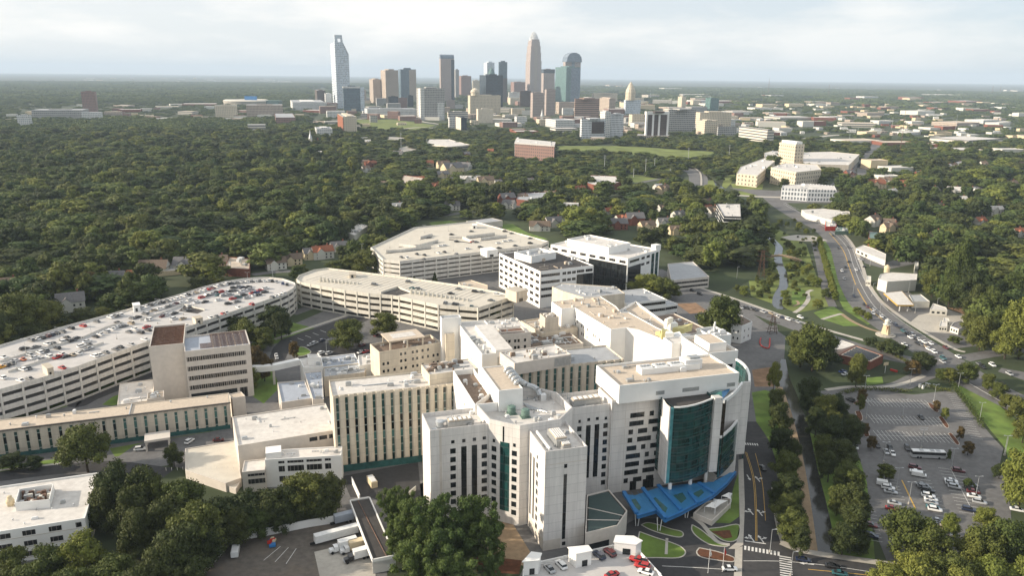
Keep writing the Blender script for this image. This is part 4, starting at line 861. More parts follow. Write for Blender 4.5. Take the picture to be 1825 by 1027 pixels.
# street at far left and loops by the curved garage
ribbon('street', [(-90, 862), (0, 850), (118, 836), (200, 832), (300, 845)], 9, 'asphalt', .06); kerbline([(-90, 850), (0, 839), (118, 826)], w=1.5, h=.12)
ribbon('driveway', [(118, 712), (140, 722), (165, 710), (215, 690), (290, 660)], 7, 'asphalt', .06)
area('driveway', [(200, 822), (240, 795), (262, 788), (305, 782), (410, 764), (414, 775), (312, 798), (300, 815), (262, 818)], 'asphalt_old', .06)
# central road and visitor lot behind the ribbed wing
area('road', [V4(*q) for q in ((370, 260), (430, 200), (560, 150), (760, 85), (950, 20), (1090, -10), (1150, 20), (780, 195), (720, 220), (560, 262), (490, 290), (440, 390), (370, 420), (345, 330))], 'asphalt', .06, True, 2)
area('parking_lot', [V4(*q) for q in ((560, 270), (720, 222), (1000, 215), (1140, 230), (1140, 330), (560, 345))], 'asphalt', .07, True, 2)
island([V4(*q) for q in ((500, 280), (590, 250), (660, 290), (600, 320), (540, 320))], 'lawn', .11)
ribbon('street', [(520, 560), (570, 545), (620, 552), (720, 575), (780, 590)], 9, 'asphalt_old', .055)
for k in range(5): a_, b_ = V4(500+k*58, 205-k*20), V4(545+k*58, 222-k*20); ribbon('road_marking', [a_, b_], .3, 'paint_white', .09, False)
kerbline([V4(*q) for q in ((390, 200), (560, 140), (760, 75), (950, 10))], w=.5); ribbon('pavement', [V4(*q) for q in ((380, 192), (560, 132), (760, 66), (950, 3))], 2.2, 'concrete', .08)
# dark service court and truck yard
area('service_court', [(609, 850), (745, 824), (752, 905), (705, 960), (690, 900), (655, 885), (625, 888)], 'asphalt', .06)
area('truck_yard', [(345, 1060), (400, 972), (470, 952), (620, 922), (665, 1000), (665, 1080), (330, 1080)], 'dock_paving', .06)
area('loading_apron', [(560, 985), (664, 960), (672, 1060), (580, 1075)], 'concrete', .09)
ribbon('pavement', [(318, 1060), (370, 1005), (398, 975)], 2.5, 'concrete', .10); kerbline([(326, 1060), (378, 1008), (402, 980)])
for k in range(3): ribbon('road_marking', [(470+k*20, 1000+k*3), (500+k*14, 975+k*2)], .2, 'paint_white', .10, False)
# hospital drop-off drive, islands and garden
area('drop_off_drive', [(1098, 945), (1135, 925), (1190, 925), (1250, 905), (1312, 845), (1330, 960), (1330, 1080), (1190, 1080), (1150, 985), (1120, 975)], 'asphalt', .06)
island([V8(*q) for q in ((345, 652), (420, 690), (520, 722), (620, 742), (655, 728), (640, 700), (560, 680), (470, 650), (390, 635))])
island([V8(*q) for q in ((332, 702), (450, 745), (560, 780), (640, 815), (672, 860), (620, 895), (480, 895), (350, 885), (320, 800))])
area('path', [V8(*q) for q in ((525, 750), (545, 752), (540, 870), (518, 870))], 'concrete', .14, False)
island([V8(*q) for q in ((775, 822), (900, 848), (1000, 880), (1035, 900), (1020, 925), (900, 912), (790, 890), (755, 855))], 'mulch')
island([V8(*q) for q in ((722, 650), (790, 690), (880, 760), (980, 800), (960, 812), (850, 795), (760, 740), (720, 690))])
island([V8(*q) for q in ((830, 680), (930, 670), (1065, 650), (1068, 740), (1020, 775), (950, 765), (880, 720))])
area('planting_bed', [V8(*q) for q in ((860, 700), (1000, 690), (1020, 745), (960, 755))], 'mulch', .13, False)
area('lawn', [V8(*q) for q in ((860, 635), (960, 560), (1010, 440), (1040, 330), (1068, 260), (1070, 590), (1000, 640))], 'lawn', .09)
area('pavement', [V8(*q) for q in ((1062, 170), (1100, 160), (1112, 500), (1100, 800), (1050, 830), (990, 830), (1050, 780), (1075, 640))], 'concrete', .10)
area('pavement', [V8(*q) for q in ((1040, 830), (1095, 810), (1090, 1040), (1030, 1040))], 'concrete', .10)
ribbon('path', [V8(*q) for q in ((720, 590), (800, 650), (900, 770), (1000, 800))], 1.8, 'concrete', .125, False)
# the street on the right of the hospital
ribbon('street', [(1320, 752), (1342, 790), (1355, 850), (1358, 920), (1360, 1000), (1358, 1080)], 15, 'asphalt', .07, True, 16)
area('street', [(1130, 985), (1325, 985), (1395, 978), (1450, 988), (1565, 1010), (1700, 1032), (1900, 1065), (1900, 1160), (1100, 1160)], 'asphalt', .065)
for l in ([V8(1115, 110), V8(1170, 300), V8(1188, 520), V8(1193, 770)], [V8(1125, 112), V8(1180, 300), V8(1198, 520), V8(1202, 770)], [V8(1190, 120), V8(1240, 330), V8(1258, 520), V8(1265, 620)]): ribbon('road_marking', l, .22, 'paint_yellow', .10, False)
ribbon('road_marking', [V8(1112, 770), V8(1268, 792)], .5, 'paint_white', .10, False)
def bars(x0, y0, x1, y1, n, w, ln, m='paint_white', z=.10):
    a, b = P(x0, y0), P(x1, y1); d = (b-a).normalized(); nn = Vector((-d.y, d.x, 0)); bb = MB()
    for k in range(n):
        c = a.lerp(b, k/max(1, n-1)); bb.face([(v.x, v.y, z) for v in (c-d*w/2-nn*ln/2, c+d*w/2-nn*ln/2, c+d*w/2+nn*ln/2, c-d*w/2+nn*ln/2)])
    o = bb.build('road_marking', m); o['kind'] = 'structure'
bars(*V8(1115, 822), *V8(1362, 866), 10, .7, 2.6); bars(*V8(1412, 890), *V8(1420, 1030), 9, .6, 4.0); bars(*V8(1118, 50), *V8(1205, 55), 6, .6, 2.2)
def arrow(px, rot, turn=0, s=1.0):
    c = P(*px); pl = [[(-.15, -1.6), (.15, -1.6), (.15, .6), (-.15, .6)], [(-.5, .6), (.5, .6), (0, 1.6)]]
    if turn: pl += [[(0, -.4), (turn*1.0, .0), (turn*1.0, .3), (0, -.05)][::1 if turn > 0 else -1], [(turn*.9, -.35), (turn*1.7, .2), (turn*.9, .7)][::1 if turn > 0 else -1]]
    bb = MB(); co, si = math.cos(rot), math.sin(rot)
    for q in pl: bb.face([(c.x+(x*co-y*si)*1.5*s, c.y+(x*si+y*co)*1.5*s, .105) for x, y in q])
    o = bb.build('road_marking', 'paint_white'); o['kind'] = 'structure'
for q, t in (((1140, 300), 0), ((1205, 310), 1), ((1155, 552), -1), ((1222, 560), 1), ((1160, 748), -1), ((1230, 755), 1)): arrow(V8(*q), math.pi if t == 0 else math.radians(8), t)
arrow(V8(1290+280, 940), math.radians(80), 1)
for l in ([(1325, 1001), (1400, 1002), (1480, 1010), (1560, 1022)], [(1180, 1010), (1240, 1013), (1320, 1018)]): ribbon('road_marking', l, .25, 'paint_white', .10, False)
ribbon('road_marking', [(1440, 1016), (1560, 1028), (1700, 1048)], .3, 'paint_yellow', .10, False)
ribbon('pavement', [(1392, 968), (1440, 985), (1560, 1003), (1600, 1010)], 3.2, 'concrete', .12)
ribbon('pavement', [(1378, 870), (1385, 930), (1396, 972)], 1.6, 'concrete', .11)
# creek, banks and creek path on the right of the street
area('creek_bank', [(1372, 860), (1352, 780), (1340, 700), (1395, 690), (1420, 760), (1500, 800), (1545, 830), (1560, 1005), (1450, 985), (1390, 965)], 'lawn', .03, False)
ribbon('creek', [(1390, 640), (1396, 672), (1412, 712), (1428, 760), (1444, 840), (1458, 900), (1476, 990)], 6.5, 'water', .06)
ribbon('creek_path', [(1388, 690), (1405, 740), (1422, 810), (1434, 880), (1448, 985)], 3.6, 'path_tan', .08)
cr = [[VG(295, 140), VG(340, 207), VG(412, 285), VG(402, 355), VG(412, 425), VG(437, 480), VG(447, 515), VG(452, 595), VG(405, 695), VG(400, 765), VG(440, 800)]]
area('creek_bank', [VG(*q) for q in ((250, 110), (420, 140), (640, 260), (700, 450), (760, 620), (830, 780), (560, 830), (320, 740), (180, 690), (160, 560), (330, 560), (340, 420), (300, 300))], 'meadow', .03, True, 0)
ribbon('creek', [q for q in cr[0]], 7, 'water', .07)
ribbon('creek', [(1246, 305), (1268, 322), (1284, 335), (1290, 345)], 9, 'water', .07)
# greenway: lawns, promenade, paths
area('lawn', [VG(*q) for q in ((740, 240), (840, 235), (900, 480), (1000, 680), (1180, 850), (1230, 900), (1150, 930), (950, 800), (850, 600), (760, 400))], 'lawn', .05, True, 0)
area('lawn', [VG(*q) for q in ((520, 650), (620, 630), (640, 700), (590, 790), (520, 760))], 'lawn', .06, True, 0)
area('lawn', [VG(*q) for q in ((700, 830), (860, 770), (940, 830), (1080, 940), (950, 940), (760, 880))], 'lawn', .06, True, 0)
for k in range(1, 4):
    ribbon('lane_line', [(1390-k*1+8, 366-k*2), (1472+k*1.2, 410-k*3), (1505+k*3, 441-k*2), (1517+k*4, 475-k), (1530+k*5, 510-k*1), (1552+k*6, 548-k*2), (1588+k*5, 579-k*3), (1641+k*3, 613-k*4)], .3, 'paint_white', .11, False) if k != 2 else None
ribbon('promenade', [VG(705, 232), VG(745, 410), VG(790, 600), VG(860, 780)], 6, 'asphalt_old', .09)
ribbon('path', [VG(690, 640), VG(650, 660), VG(655, 720), VG(600, 790), VG(540, 830)], 3, 'concrete', .09)
ribbon('path', [VG(770, 885), VG(850, 860), VG(930, 838)], 2.5, 'concrete', .10)
ribbon('path', [VG(930, 838), VG(1020, 900), VG(1150, 960), VG(1250, 990)], 3, 'path_tan', .09)
area('plaza', [VG(*q) for q in ((430, 200), (480, 190), (560, 180), (700, 190), (820, 230), (640, 235), (500, 225))], 'concrete', .09)
ribbon('path', [VG(560, 730), VG(575, 755), VG(535, 775)], 2, 'path_tan', .1)
# cross street with queueing cars, boulevard, intersection
ribbon('street', [(1130, 470), (1200, 508), (1260, 525), (1330, 548), (1420, 583), (1490, 607), (1570, 632), (1660, 650)], 15, 'asphalt_old', .075)
ribbon('pavement', [(1200, 499), (1300, 530), (1420, 572), (1500, 596), (1580, 618)], 3.5, 'concrete', .10)
ribbon('boulevard', [(1362, 340), (1390, 365), (1430, 390), (1470, 410), (1500, 440), (1513, 475), (1525, 510), (1548, 548), (1585, 580), (1640, 615), (1690, 648), (1745, 685), (1825, 725), (1920, 775)], 24, 'asphalt_old', .08)
ribbon('road_marking', [(1478, 415), (1502, 445), (1513, 475), (1525, 508)], .6, 'paint_yellow', .11, False); ribbon('road_marking', [(1528, 515), (1550, 550), (1586, 581)], .7, 'paint_yellow', .11, False)
ribbon('pavement', [(1480, 395), (1515, 430), (1535, 470), (1545, 500), (1568, 535), (1610, 568), (1660, 600), (1700, 622), (1720, 628)], 3, 'concrete', .10)
ribbon('street', [(1690, 655), (1640, 672), (1600, 690), (1540, 698), (1470, 705)], 11, 'asphalt_old', .085)
ribbon('street', [(1715, 640), (1760, 632), (1825, 622), (1920, 610)], 10, 'asphalt_old', .085)
ribbon('road_marking', [(1700, 668), (1750, 697), (1825, 740)], .5, 'paint_white', .11, False)
# car park, right
lot = [(1496, 712), (1515, 700), (1560, 697), (1628, 704), (1700, 696), (1722, 722), (1765, 775), (1788, 800), (1782, 828), (1800, 900), (1810, 1000), (1580, 1000), (1552, 930), (1545, 860), (1520, 780), (1502, 745)]
area('parking_lot', lot, 'asphalt_old', .07)
for (l, r_, n) in (((515, 672), (985, 690), 17), ((545, 800), (1080, 825), 18), ((590, 925), (1170, 950), 18)):
    a, b = P(*VP(*l)), P(*VP(*r_)); d = (b-a).normalized(); nn = Vector((-d.y, d.x, 0)); bb = MB(); bb.face([(v.x, v.y, .105) for v in (a-nn*.08, b-nn*.08, b+nn*.08, a+nn*.08)])
    for k in range(n+1):
        c = a.lerp(b, k/n)
        bb.face([(v.x, v.y, .106) for v in (c-d*.08-nn*5.2, c+d*.08-nn*5.2, c+d*.08+nn*5.2, c-d*.08+nn*5.2)])
    o = bb.build('stall_lines', 'paint_white'); o['kind'] = 'structure'
def stalls(p0, p1, n, ln, side=0, m='paint_white'):
    a, b = P(*p0), P(*p1); d = (b-a).normalized(); nn = Vector((-d.y, d.x, 0)); bb = MB()
    for k in range(n+1):
        c = a.lerp(b, k/n); s0, s1 = (c-nn*ln, c+nn*ln) if side == 0 else ((c, c+nn*ln*side) if side > 0 else (c+nn*ln*side, c))
        bb.face([(v.x, v.y, .125) for v in (s0-d*.08, s0+d*.08, s1+d*.08, s1-d*.08)])
    if side == 0: bb.face([(v.x, v.y, .124) for v in (a-nn*.09, b-nn*.09, b+nn*.09, a+nn*.09)])
    o = bb.build('stall_lines', m); o['kind'] = 'structure'
stalls(VP(1200, 610), VP(1400, 960), 20, 5, -1); stalls(VP(290, 850), VP(345, 980), 6, 5, -1)
stalls(VQ(560, 310), VQ(660, 560), 10, 5.0, 1); stalls(VQ(775, 240), VQ(1000, 700), 17, 5.0, 1); stalls(VQ(1060, 240), VQ(1230, 570), 13, 5.0, 0); stalls(VQ(400, 540), VQ(440, 760), 8, 5, 1)
ribbon('road_marking', [VQ(695, 320), VQ(795, 530)], .5, 'paint_yellow', .13, False)
for l in ([(425, 745), (460, 745), (480, 800), (455, 815)], [(470, 865), (505, 860), (530, 925), (505, 938), (480, 900)], [(980, 680), (1010, 690), (1060, 740), (1040, 750), (1000, 715)], [(1060, 790), (1085, 785), (1135, 855), (1115, 865)], [(1135, 915), (1160, 915), (1215, 985), (1195, 995)], [(480, 640), (505, 650), (500, 670), (420, 690), (420, 675)]):
    island([VP(*q) for q in l], 'mulch', .16)
area('lawn', [(1704, 690), (1722, 684), (1752, 700), (1825, 760), (1900, 840), (1900, 900), (1800, 840), (1792, 800), (1730, 725)], 'lawn', .06, True, 0)
area('lawn', [VP(*q) for q in ((480, 490), (630, 480), (640, 530), (520, 545))], 'lawn', .10, True, 0)
ribbon('pavement', [VP(200, 580), VP(400, 555), VP(620, 560), VP(800, 530), VP(950, 470)], 3, 'concrete', .11)
# forecourts on the right
area('forecourt', [(1560, 512), (1600, 505), (1650, 545), (1700, 560), (1735, 575), (1760, 615), (1700, 622), (1640, 590), (1590, 560)], 'asphalt_old', .07)
area('parking_lot', [VR(*q) for q in ((640, 850), (880, 800), (1080, 870), (1010, 960), (1000, 1010), (720, 990), (560, 920))], 'concrete', .09)
area('bare_soil', [VR(*q) for q in ((880, 790), (1000, 790), (1120, 840), (1080, 870), (980, 830))], 'dirt', .08)
area('parking_lot', [VR(*q) for q in ((1330, 1290), (1600, 1340), (1540, 1400), (1300, 1320))], 'asphalt_old', .07)
area('parking_lot', [VR(*q) for q in ((110, 340), (220, 330), (380, 410), (560, 350), (620, 420), (380, 470), (200, 420))], 'asphalt_old', .07)
area('construction_site', [(1325, 585), (1385, 580), (1392, 640), (1380, 700), (1340, 690), (1315, 630)], 'asphalt_old', .065)
area('construction_site', [(1340, 660), (1372, 655), (1380, 690), (1345, 690)], 'dirt', .08)
# fields and roads in the middle distance
V7b = vw(980, 220, 4.465); A5 = vw(560, 40, 5.133); D4 = vw(1120, 120, 4.67); E4 = vw(1450, 120, 4.67); F2 = vw(0, 0, 2.934); M4 = vw(600, 200, 4.465); B5 = vw(840, 40, 5.133)
for q in ([(40, 178), (620, 180), (980, 205), (1320, 225), (1290, 290), (1080, 300), (900, 275), (560, 238), (50, 232)],): area('meadow', [V7b(*s) for s in q], 'meadow', .08, True, 0, None, 170)
for q in ([(560, 405), (690, 410), (860, 440), (690, 480)], [(1440, 478), (1700, 485), (1690, 525), (1460, 525)], [(1500, 538), (1670, 538), (1640, 578), (1500, 570)], [(1200, 460), (1300, 450), (1320, 500), (1210, 515)], [(1390, 420), (1480, 400), (1440, 480), (1400, 520), (1370, 500)]): area('meadow', [V7b(*s) for s in q], 'meadow', .08, True, 0, None, 170)
area('meadow', [A5(*s) for s in ((390, 890), (700, 885), (980, 920), (1110, 940), (960, 985), (700, 980), (400, 965))], 'meadow', .08, True, 0, None, 200)
ribbon('road', [A5(*s) for s in ((740, 1000), (820, 975), (960, 960), (1100, 965))], 14, 'concrete', .12)
ribbon('road', [V7b(1050, 355), V7b(1130, 375), V7b(1180, 430), V7b(1165, 515), V7b(1120, 545)], 30, 'asphalt_old', .10); ribbon('road_edge_wall', [V7b(1110, 335), V7b(1195, 395), V7b(1205, 505)], 3, 'concrete', .8, False)
ribbon('road', [V7b(690, 478), V7b(800, 455), V7b(900, 440), V7b(1050, 430)], 9, 'asphalt_old', .10)
ribbon('highway', [D4(1265, 612), D4(1450, 595), D4(1700, 565), E4(330, 560), E4(600, 530)], 22, 'concrete', .12); ribbon('highway', [E4(640, 530), E4(900, 538), E4(1190, 545)], 18, 'concrete', .12); ribbon('highway', [E4(640, 455), E4(800, 480), E4(730, 530), E4(760, 560)], 20, 'concrete', .12)
ribbon('street', [E4(430, 940), E4(410, 840), E4(440, 760), E4(510, 660), E4(560, 600)], 20, 'asphalt_old', .10)
ribbon('street', [(1440, 330), (1480, 335), (1520, 300), (1545, 290)], 14, 'asphalt_old', .10)
ribbon('street', [(1225, 338), (1285, 345), (1340, 350), (1400, 352)], 12, 'concrete', .12); exclude(pts([(1225, 332), (1400, 345), (1400, 358), (1225, 350)], 0), 2, 60)
area('parking_lot', [(1300, 335), (1380, 340), (1440, 335), (1500, 340), (1530, 350), (1480, 362), (1400, 362)], 'asphalt_old', .09)
ribbon('highway', [(560, 214), (640, 212), (700, 206), (760, 218), (830, 226)], 18, 'concrete', .12)
area('parking_lot', [M4(*s) for s in ((480, 290), (560, 270), (700, 320), (690, 345), (500, 340))], 'concrete', .09)
area('parking_lot', [M4(*s) for s in ((380, 190), (580, 205), (560, 245), (420, 240))], 'concrete', .09)
ribbon('street', [(790, 385), (870, 372), (960, 366), (1040, 362)], 9, 'asphalt_old', .08); ribbon('street', [(880, 350), (930, 335), (1010, 340), (1060, 362)], 9, 'asphalt_old', .08)
area('lawn', [M4(*s) for s in ((735, 880), (800, 870), (900, 865), (1000, 890), (760, 905))], 'lawn', .07, True, 0); area('lawn', [M4(*s) for s in ((1270, 895), (1400, 890), (1520, 960), (1680, 1010), (1640, 1020), (1480, 985), (1330, 925))], 'lawn', .07, True, 0)
ribbon('street', [(165, 530), (195, 520), (220, 515), (250, 505)], 9, 'asphalt_old', .08)
area('parking_lot', [(172, 536), (220, 520), (225, 532), (185, 550)], 'asphalt_old', .09)
ribbon('street', [(450, 490), (490, 485), (530, 483)], 9, 'asphalt_old', .08)
area('parking_lot', [(1196, 520), (1230, 512), (1300, 532), (1290, 548), (1240, 536)], 'asphalt_old', .09)
area('parking_lot', [(1310, 400), (1345, 396), (1350, 418), (1325, 422)], 'asphalt_old', .09)
area('construction_site', [(1205, 542), (1240, 540), (1262, 556), (1230, 560)], 'dirt', .07)
# ------------------------------------------------------------------ vehicles
def car_mesh(kind):
    """body mesh at the origin, length along x; returns body, glass builders"""
    b, g = MB(), MB()
    def loft(bb, secs):
        k = len(bb.v)
        for x, pr in secs: bb.v += [(x, y, z) for y, z in pr]
        n = len(secs[0][1])
        for i in range(len(secs)-1):
            for j in range(n): bb.f.append([k+i*n+j, k+(i+1)*n+j, k+(i+1)*n+(j+1) % n, k+i*n+(j+1) % n]); bb.m.append(0)
        bb.f.append([k+j for j in range(n)]); bb.m.append(0); bb.f.append([k+(len(secs)-1)*n+j for j in range(n)][::-1]); bb.m.append(0)
    def pr(w, z0, z1): h = w/2; return [(-h, z0+.12), (-h*.92, z0), (h*.92, z0), (h, z0+.12), (h, z1-.12), (h*.88, z1), (-h*.88, z1), (-h, z1-.12)]
    if kind == 'sedan':
        loft(b, [(-2.35, pr(1.55, .35, .78)), (-2.2, pr(1.75, .3, .92)), (-1.0, pr(1.82, .26, .98)), (.9, pr(1.82, .26, .95)), (1.9, pr(1.76, .28, .84)), (2.3, pr(1.5, .36, .70))])
        loft(g, [(-1.75, pr(1.5, .86, .97)), (-1.0, pr(1.42, .9, 1.40)), (.25, pr(1.42, .9, 1.42)), (1.15, pr(1.5, .86, .98))]); loft(b, [(-.95, pr(1.30, 1.39, 1.47)), (.2, pr(1.30, 1.40, 1.48))])
    elif kind == 'suv':
        loft(b, [(-2.35, pr(1.7, .42, 1.0)), (-2.2, pr(1.86, .36, 1.12)), (.9, pr(1.9, .34, 1.08)), (1.95, pr(1.84, .36, 1.0)), (2.35, pr(1.6, .44, .84))])
        loft(g, [(-2.15, pr(1.66, 1.02, 1.15)), (-1.9, pr(1.58, 1.05, 1.66)), (.3, pr(1.56, 1.05, 1.68)), (1.15, pr(1.64, 1.0, 1.12))]); loft(b, [(-1.85, pr(1.48, 1.65, 1.76)), (.25, pr(1.46, 1.66, 1.76))])
    elif kind == 'pickup':
        loft(b, [(-2.7, pr(1.8, .5, 1.1)), (-2.6, pr(1.92, .45, 1.15)), (-.55, pr(1.92, .42, 1.15)), (1.1, pr(1.92, .42, 1.15)), (2.3, pr(1.9, .42, 1.1)), (2.75, pr(1.7, .5, .95))])
        loft(g, [(-.75, pr(1.64, 1.1, 1.72)), (.5, pr(1.6, 1.1, 1.74)), (1.25, pr(1.7, 1.05, 1.18))]); loft(b, [(-.72, pr(1.5, 1.7, 1.82)), (.45, pr(1.48, 1.71, 1.82))])
        g.box((-1.65, 0, 1.02), (1.75, 1.5, .15))
    else:
        loft(b, [(-2.6, pr(1.9, .4, 2.0)), (-2.5, pr(2.0, .36, 2.1)), (1.2, pr(2.0, .36, 2.12)), (1.9, pr(1.96, .36, 1.2)), (2.6, pr(1.7, .42, 1.0))])
        loft(g, [(1.0, pr(2.03, 1.25, 1.9)), (1.35, pr(1.9, 1.2, 1.95)), (1.95, pr(1.8, 1.12, 1.25))])
    return b, g
CARD = {}
for kd in ('sedan', 'suv', 'pickup', 'van'):
    b, g = car_mesh(kd); wl = MB(); wl.tube((0, -.11, 0), (0, .11, 0), .33, n=10)
    wl.f[:]; ms = []
    for nm, bb, m_ in (('body', b, 'paint_car_white'), ('window', g, 'car_glass'), ('wheel', wl, 'tyre')):
        me = bpy.data.meshes.new(kd+'_'+nm); me.from_pydata(bb.v, [], bb.f); me.materials.append(mt(m_)); ms.append(me)
        if nm != 'wheel': me.polygons.foreach_set('use_smooth', [False]*len(bb.f))
    lt = MB(); lt.box((2.27 if kd != 'van' else 2.5, -.55, .6), (.12, .3, .14)).box((2.27 if kd != 'van' else 2.5, .55, .6), (.12, .3, .14)); me = bpy.data.meshes.new(kd+'_headlight'); me.from_pydata(lt.v, [], lt.f); me.materials.append(mt('galv')); ms.append(me)
    CARD[kd] = ms
CARS = []   # (area, colour, kind, px, py, object) for the labels
def car(px, z, rot, col='white', kind='sedan', areaname='', group='', parts=True, sc=1.08):
    p = P(*px, z); me = CARD[kind]
    o = bpy.data.objects.new('car' if kind in ('sedan', 'suv') else ('pickup_truck' if kind == 'pickup' else 'van'), me[0]); COL.objects.link(o)
    o.material_slots[0].link = 'OBJECT'; o.material_slots[0].material = mt('paint_car_'+col)
    o.location = (p.x, p.y, z); o.rotation_euler = (0, 0, rot); o.scale = (sc, sc, sc)
    w = bpy.data.objects.new('window', me[1]); COL.objects.link(w); w.parent = o
    if parts:
        xs = {'sedan': 1.42, 'suv': 1.42, 'pickup': 1.7, 'van': 1.6}[kind]
        for sx in (-1, 1):
            for sy in (-1, 1):
                h = bpy.data.objects.new('wheel', me[2]); COL.objects.link(h); h.parent = o; h.location = (sx*xs, sy*.82, .33)
        h = bpy.data.objects.new('headlight', me[3]); COL.objects.link(h); h.parent = o
    o['category'] = {'sedan': 'car', 'suv': 'car', 'pickup': 'pickup truck', 'van': 'van'}[kind]; o['group'] = group
    CARS.append([areaname, col, kind, px[0], px[1], o]); return o
WORD = dict(tan='beige', navy='dark blue', teal='teal', black='black')
def label_cars():
    d = {}
    for c in CARS: d.setdefault((c[0], c[1], c[2]), []).append(c)
    for (a, col, k), l in d.items():
        l.sort(key=lambda c: c[3]+.001*c[4]); nm = {'sedan': 'saloon', 'suv': 'estate', 'pickup': 'pickup', 'van': 'van'}[k]; cw = WORD.get(col, col)
        for i, c in enumerate(l):
            c[5]['label'] = f'{cw} {nm} {a}' if len(l) == 1 else f'{nth(i)} {cw} {nm} from left {a}'
def dirpx(a, b, z=0): v = P(*b, z)-P(*a, z); return math.atan2(v.y, v.x)
rc = random.Random(11); CC = dict(w='white', s='silver', g='grey', k='black', r='red', m='maroon', b='blue', n='navy', t='tan', e='teal', y='yellow', o='orange')
def kindof(c): return rc.choice(('sedan', 'sedan', 'suv'))
AXG = dirpx(G1(0, 860), G1(1090, 505), ZGL); AXN = AXG+math.pi/2
gg = 'cars parked on the curved garage roof'
outer = [(230, 480, 'g'), (272, 470, 'w'), (312, 462, 'k'), (348, 450, 'm'), (380, 440, 'n'), (415, 428, 'k'), (460, 415, 'g'), (522, 392, 'k'), (608, 375, 'r'), (708, 342, 'g'), (808, 312, 'w'), (848, 303, 'g'), (880, 294, 'w')]
for x, y, c in outer: car(G1(x, y+6), ZGL, AXN+rc.uniform(-.05, .05), CC[c], kindof(c), 'along the outer wall of the curved garage roof', gg, False)
mid = [(265, 532, 'g'), (345, 508, 'w'), (490, 462, 'k'), (475, 492, 'w'), (505, 487, 'k'), (538, 478, 'g'), (570, 470, 'k'), (292, 572, 'w'), (335, 560, 'g'), (118, 632, 'w'), (165, 622, 'o'), (50, 665, 'k'), (10, 680, 'y'), (22, 605, 'w'), (455, 584, 'w'), (490, 600, 'k'), (530, 590, 't'), (575, 578, 'w'), (600, 525, 'w'), (650, 512, 'g'), (735, 438, 'w'), (1075, 385, 'r'), (1085, 407, 'k'), (860, 352, 'k'), (865, 384, 'w'), (960, 357, 't'), (965, 320, 'g'), (1010, 312, 'k'), (1065, 289, 'g'), (1090, 330, 'w')]
mid += [(180, 545, 'k'), (220, 590, 's'), (390, 505, 'g'), (260, 610, 'w'), (420, 540, 'k'), (700, 455, 'k'), (640, 490, 'w'), (780, 420, 's'), (820, 400, 'w'), (910, 378, 'g'), (985, 400, 'w'), (360, 600, 'w'), (310, 620, 's'), (90, 650, 'g')]
for i, (x, y, c) in enumerate(mid): car(G1(x, y+4), ZGL, (AXN if i % 3 else AXG)+rc.uniform(-.06, .06), CC[c], kindof(c), 'in the middle of the curved garage roof', gg, False)
inner = [(690, 602, 'w'), (728, 592, 'w'), (775, 575, 'g'), (845, 553, 'g'), (880, 537, 'k'), (960, 517, 's'), (1060, 480, 'w'), (945, 424, 'g'), (1030, 430, 'k'), (455, 687, 'r'), (20, 762, 'w'), (150, 782, 'w'), (215, 767, 'g'), (168, 702, 'w'), (208, 692, 'g')]
for x, y, c in inner: car(G1(x, y), ZGL, AXN+rc.uniform(-.05, .05), CC[c], kindof(c), 'along the inner edge of the curved garage roof', gg, False)
car(G1(430, 610), ZGL, AXG+.1, 'red', 'pickup', 'on the curved garage roof', gg, False); car(G1(650, 550), ZGL, AXG, 'silver', 'pickup', 'on the curved garage roof', gg, False)
back = [(20, 437, 'w'), (65, 422, 'w'), (195, 387, 'g'), (245, 377, 'k'), (300, 360, 'g'), (345, 347, 'w'), (400, 337, 'w'), (490, 302, 'w'), (535, 288, 'k'), (625, 264, 't'), (665, 252, 'w'), (710, 240, 'w'), (760, 228, 'r'), (810, 214, 'm'), (855, 197, 'w'), (905, 182, 'g'), (985, 167, 'k'), (1030, 160, 'g'), (1090, 157, 'g'), (1340, 134, 'g'), (1390, 135, 'w'), (1440, 133, 'w'), (1480, 136, 'k'), (1600, 164, 'b'), (1650, 176, 'k')]
def tang(x): return AXN+(0 if x < 1000 else -(x-1000)/800*1.1)
back += [(110, 405, 'k'), (150, 397, 's'), (440, 322, 'w'), (580, 275, 's'), (950, 172, 'w'), (1150, 150, 's'), (1200, 143, 'w'), (1250, 140, 'g'), (1295, 138, 'w'), (1530, 143, 's')]
for x, y, c in back: car(G2(x, y+5), ZGL, tang(x), CC[c], kindof(c), 'along the far wall of the curved garage roof', gg, False)
inn2 = [(60, 497, 'g'), (155, 467, 't'), (310, 427, 'g'), (355, 412, 's'), (405, 390, 'm'), (690, 322, 'r'), (635, 377, 'w'), (820, 280, 's'), (855, 262, 'k'), (880, 292, 'e'), (920, 257, 'r'), (990, 254, 'w'), (1022, 250, 'k'), (1058, 246, 'g'), (1050, 214, 'k'), (1110, 197, 's'), (1155, 210, 'n'), (1215, 202, 'k'), (1345, 240, 'r'), (1410, 220, 'w'), (1262, 270, 'r'), (1302, 264, 'b'), (1325, 292, 'k'), (1040, 337, 'r'), (1100, 320, 'e'), (1165, 296, 'k'), (1200, 327, 's'), (990, 392, 'k'), (1090, 370, 'g')]
inn2 += [(560, 350, 'w'), (760, 300, 'g'), (730, 370, 'k'), (930, 300, 's'), (1170, 245, 'w'), (1240, 232, 's'), (1130, 262, 'w'), (1010, 292, 's'), (1400, 262, 'k'), (1290, 300, 'w'), (880, 350, 'w'), (560, 420, 's'), (480, 375, 'w'), (230, 450, 'w')]
for i, (x, y, c) in enumerate(inn2): car(G2(x, y+4), ZGL, AXG+rc.uniform(-.1, .1)-(.25 if x > 950 else 0), CC[c], kindof(c), 'on the rounded end of the curved garage roof', gg, False)
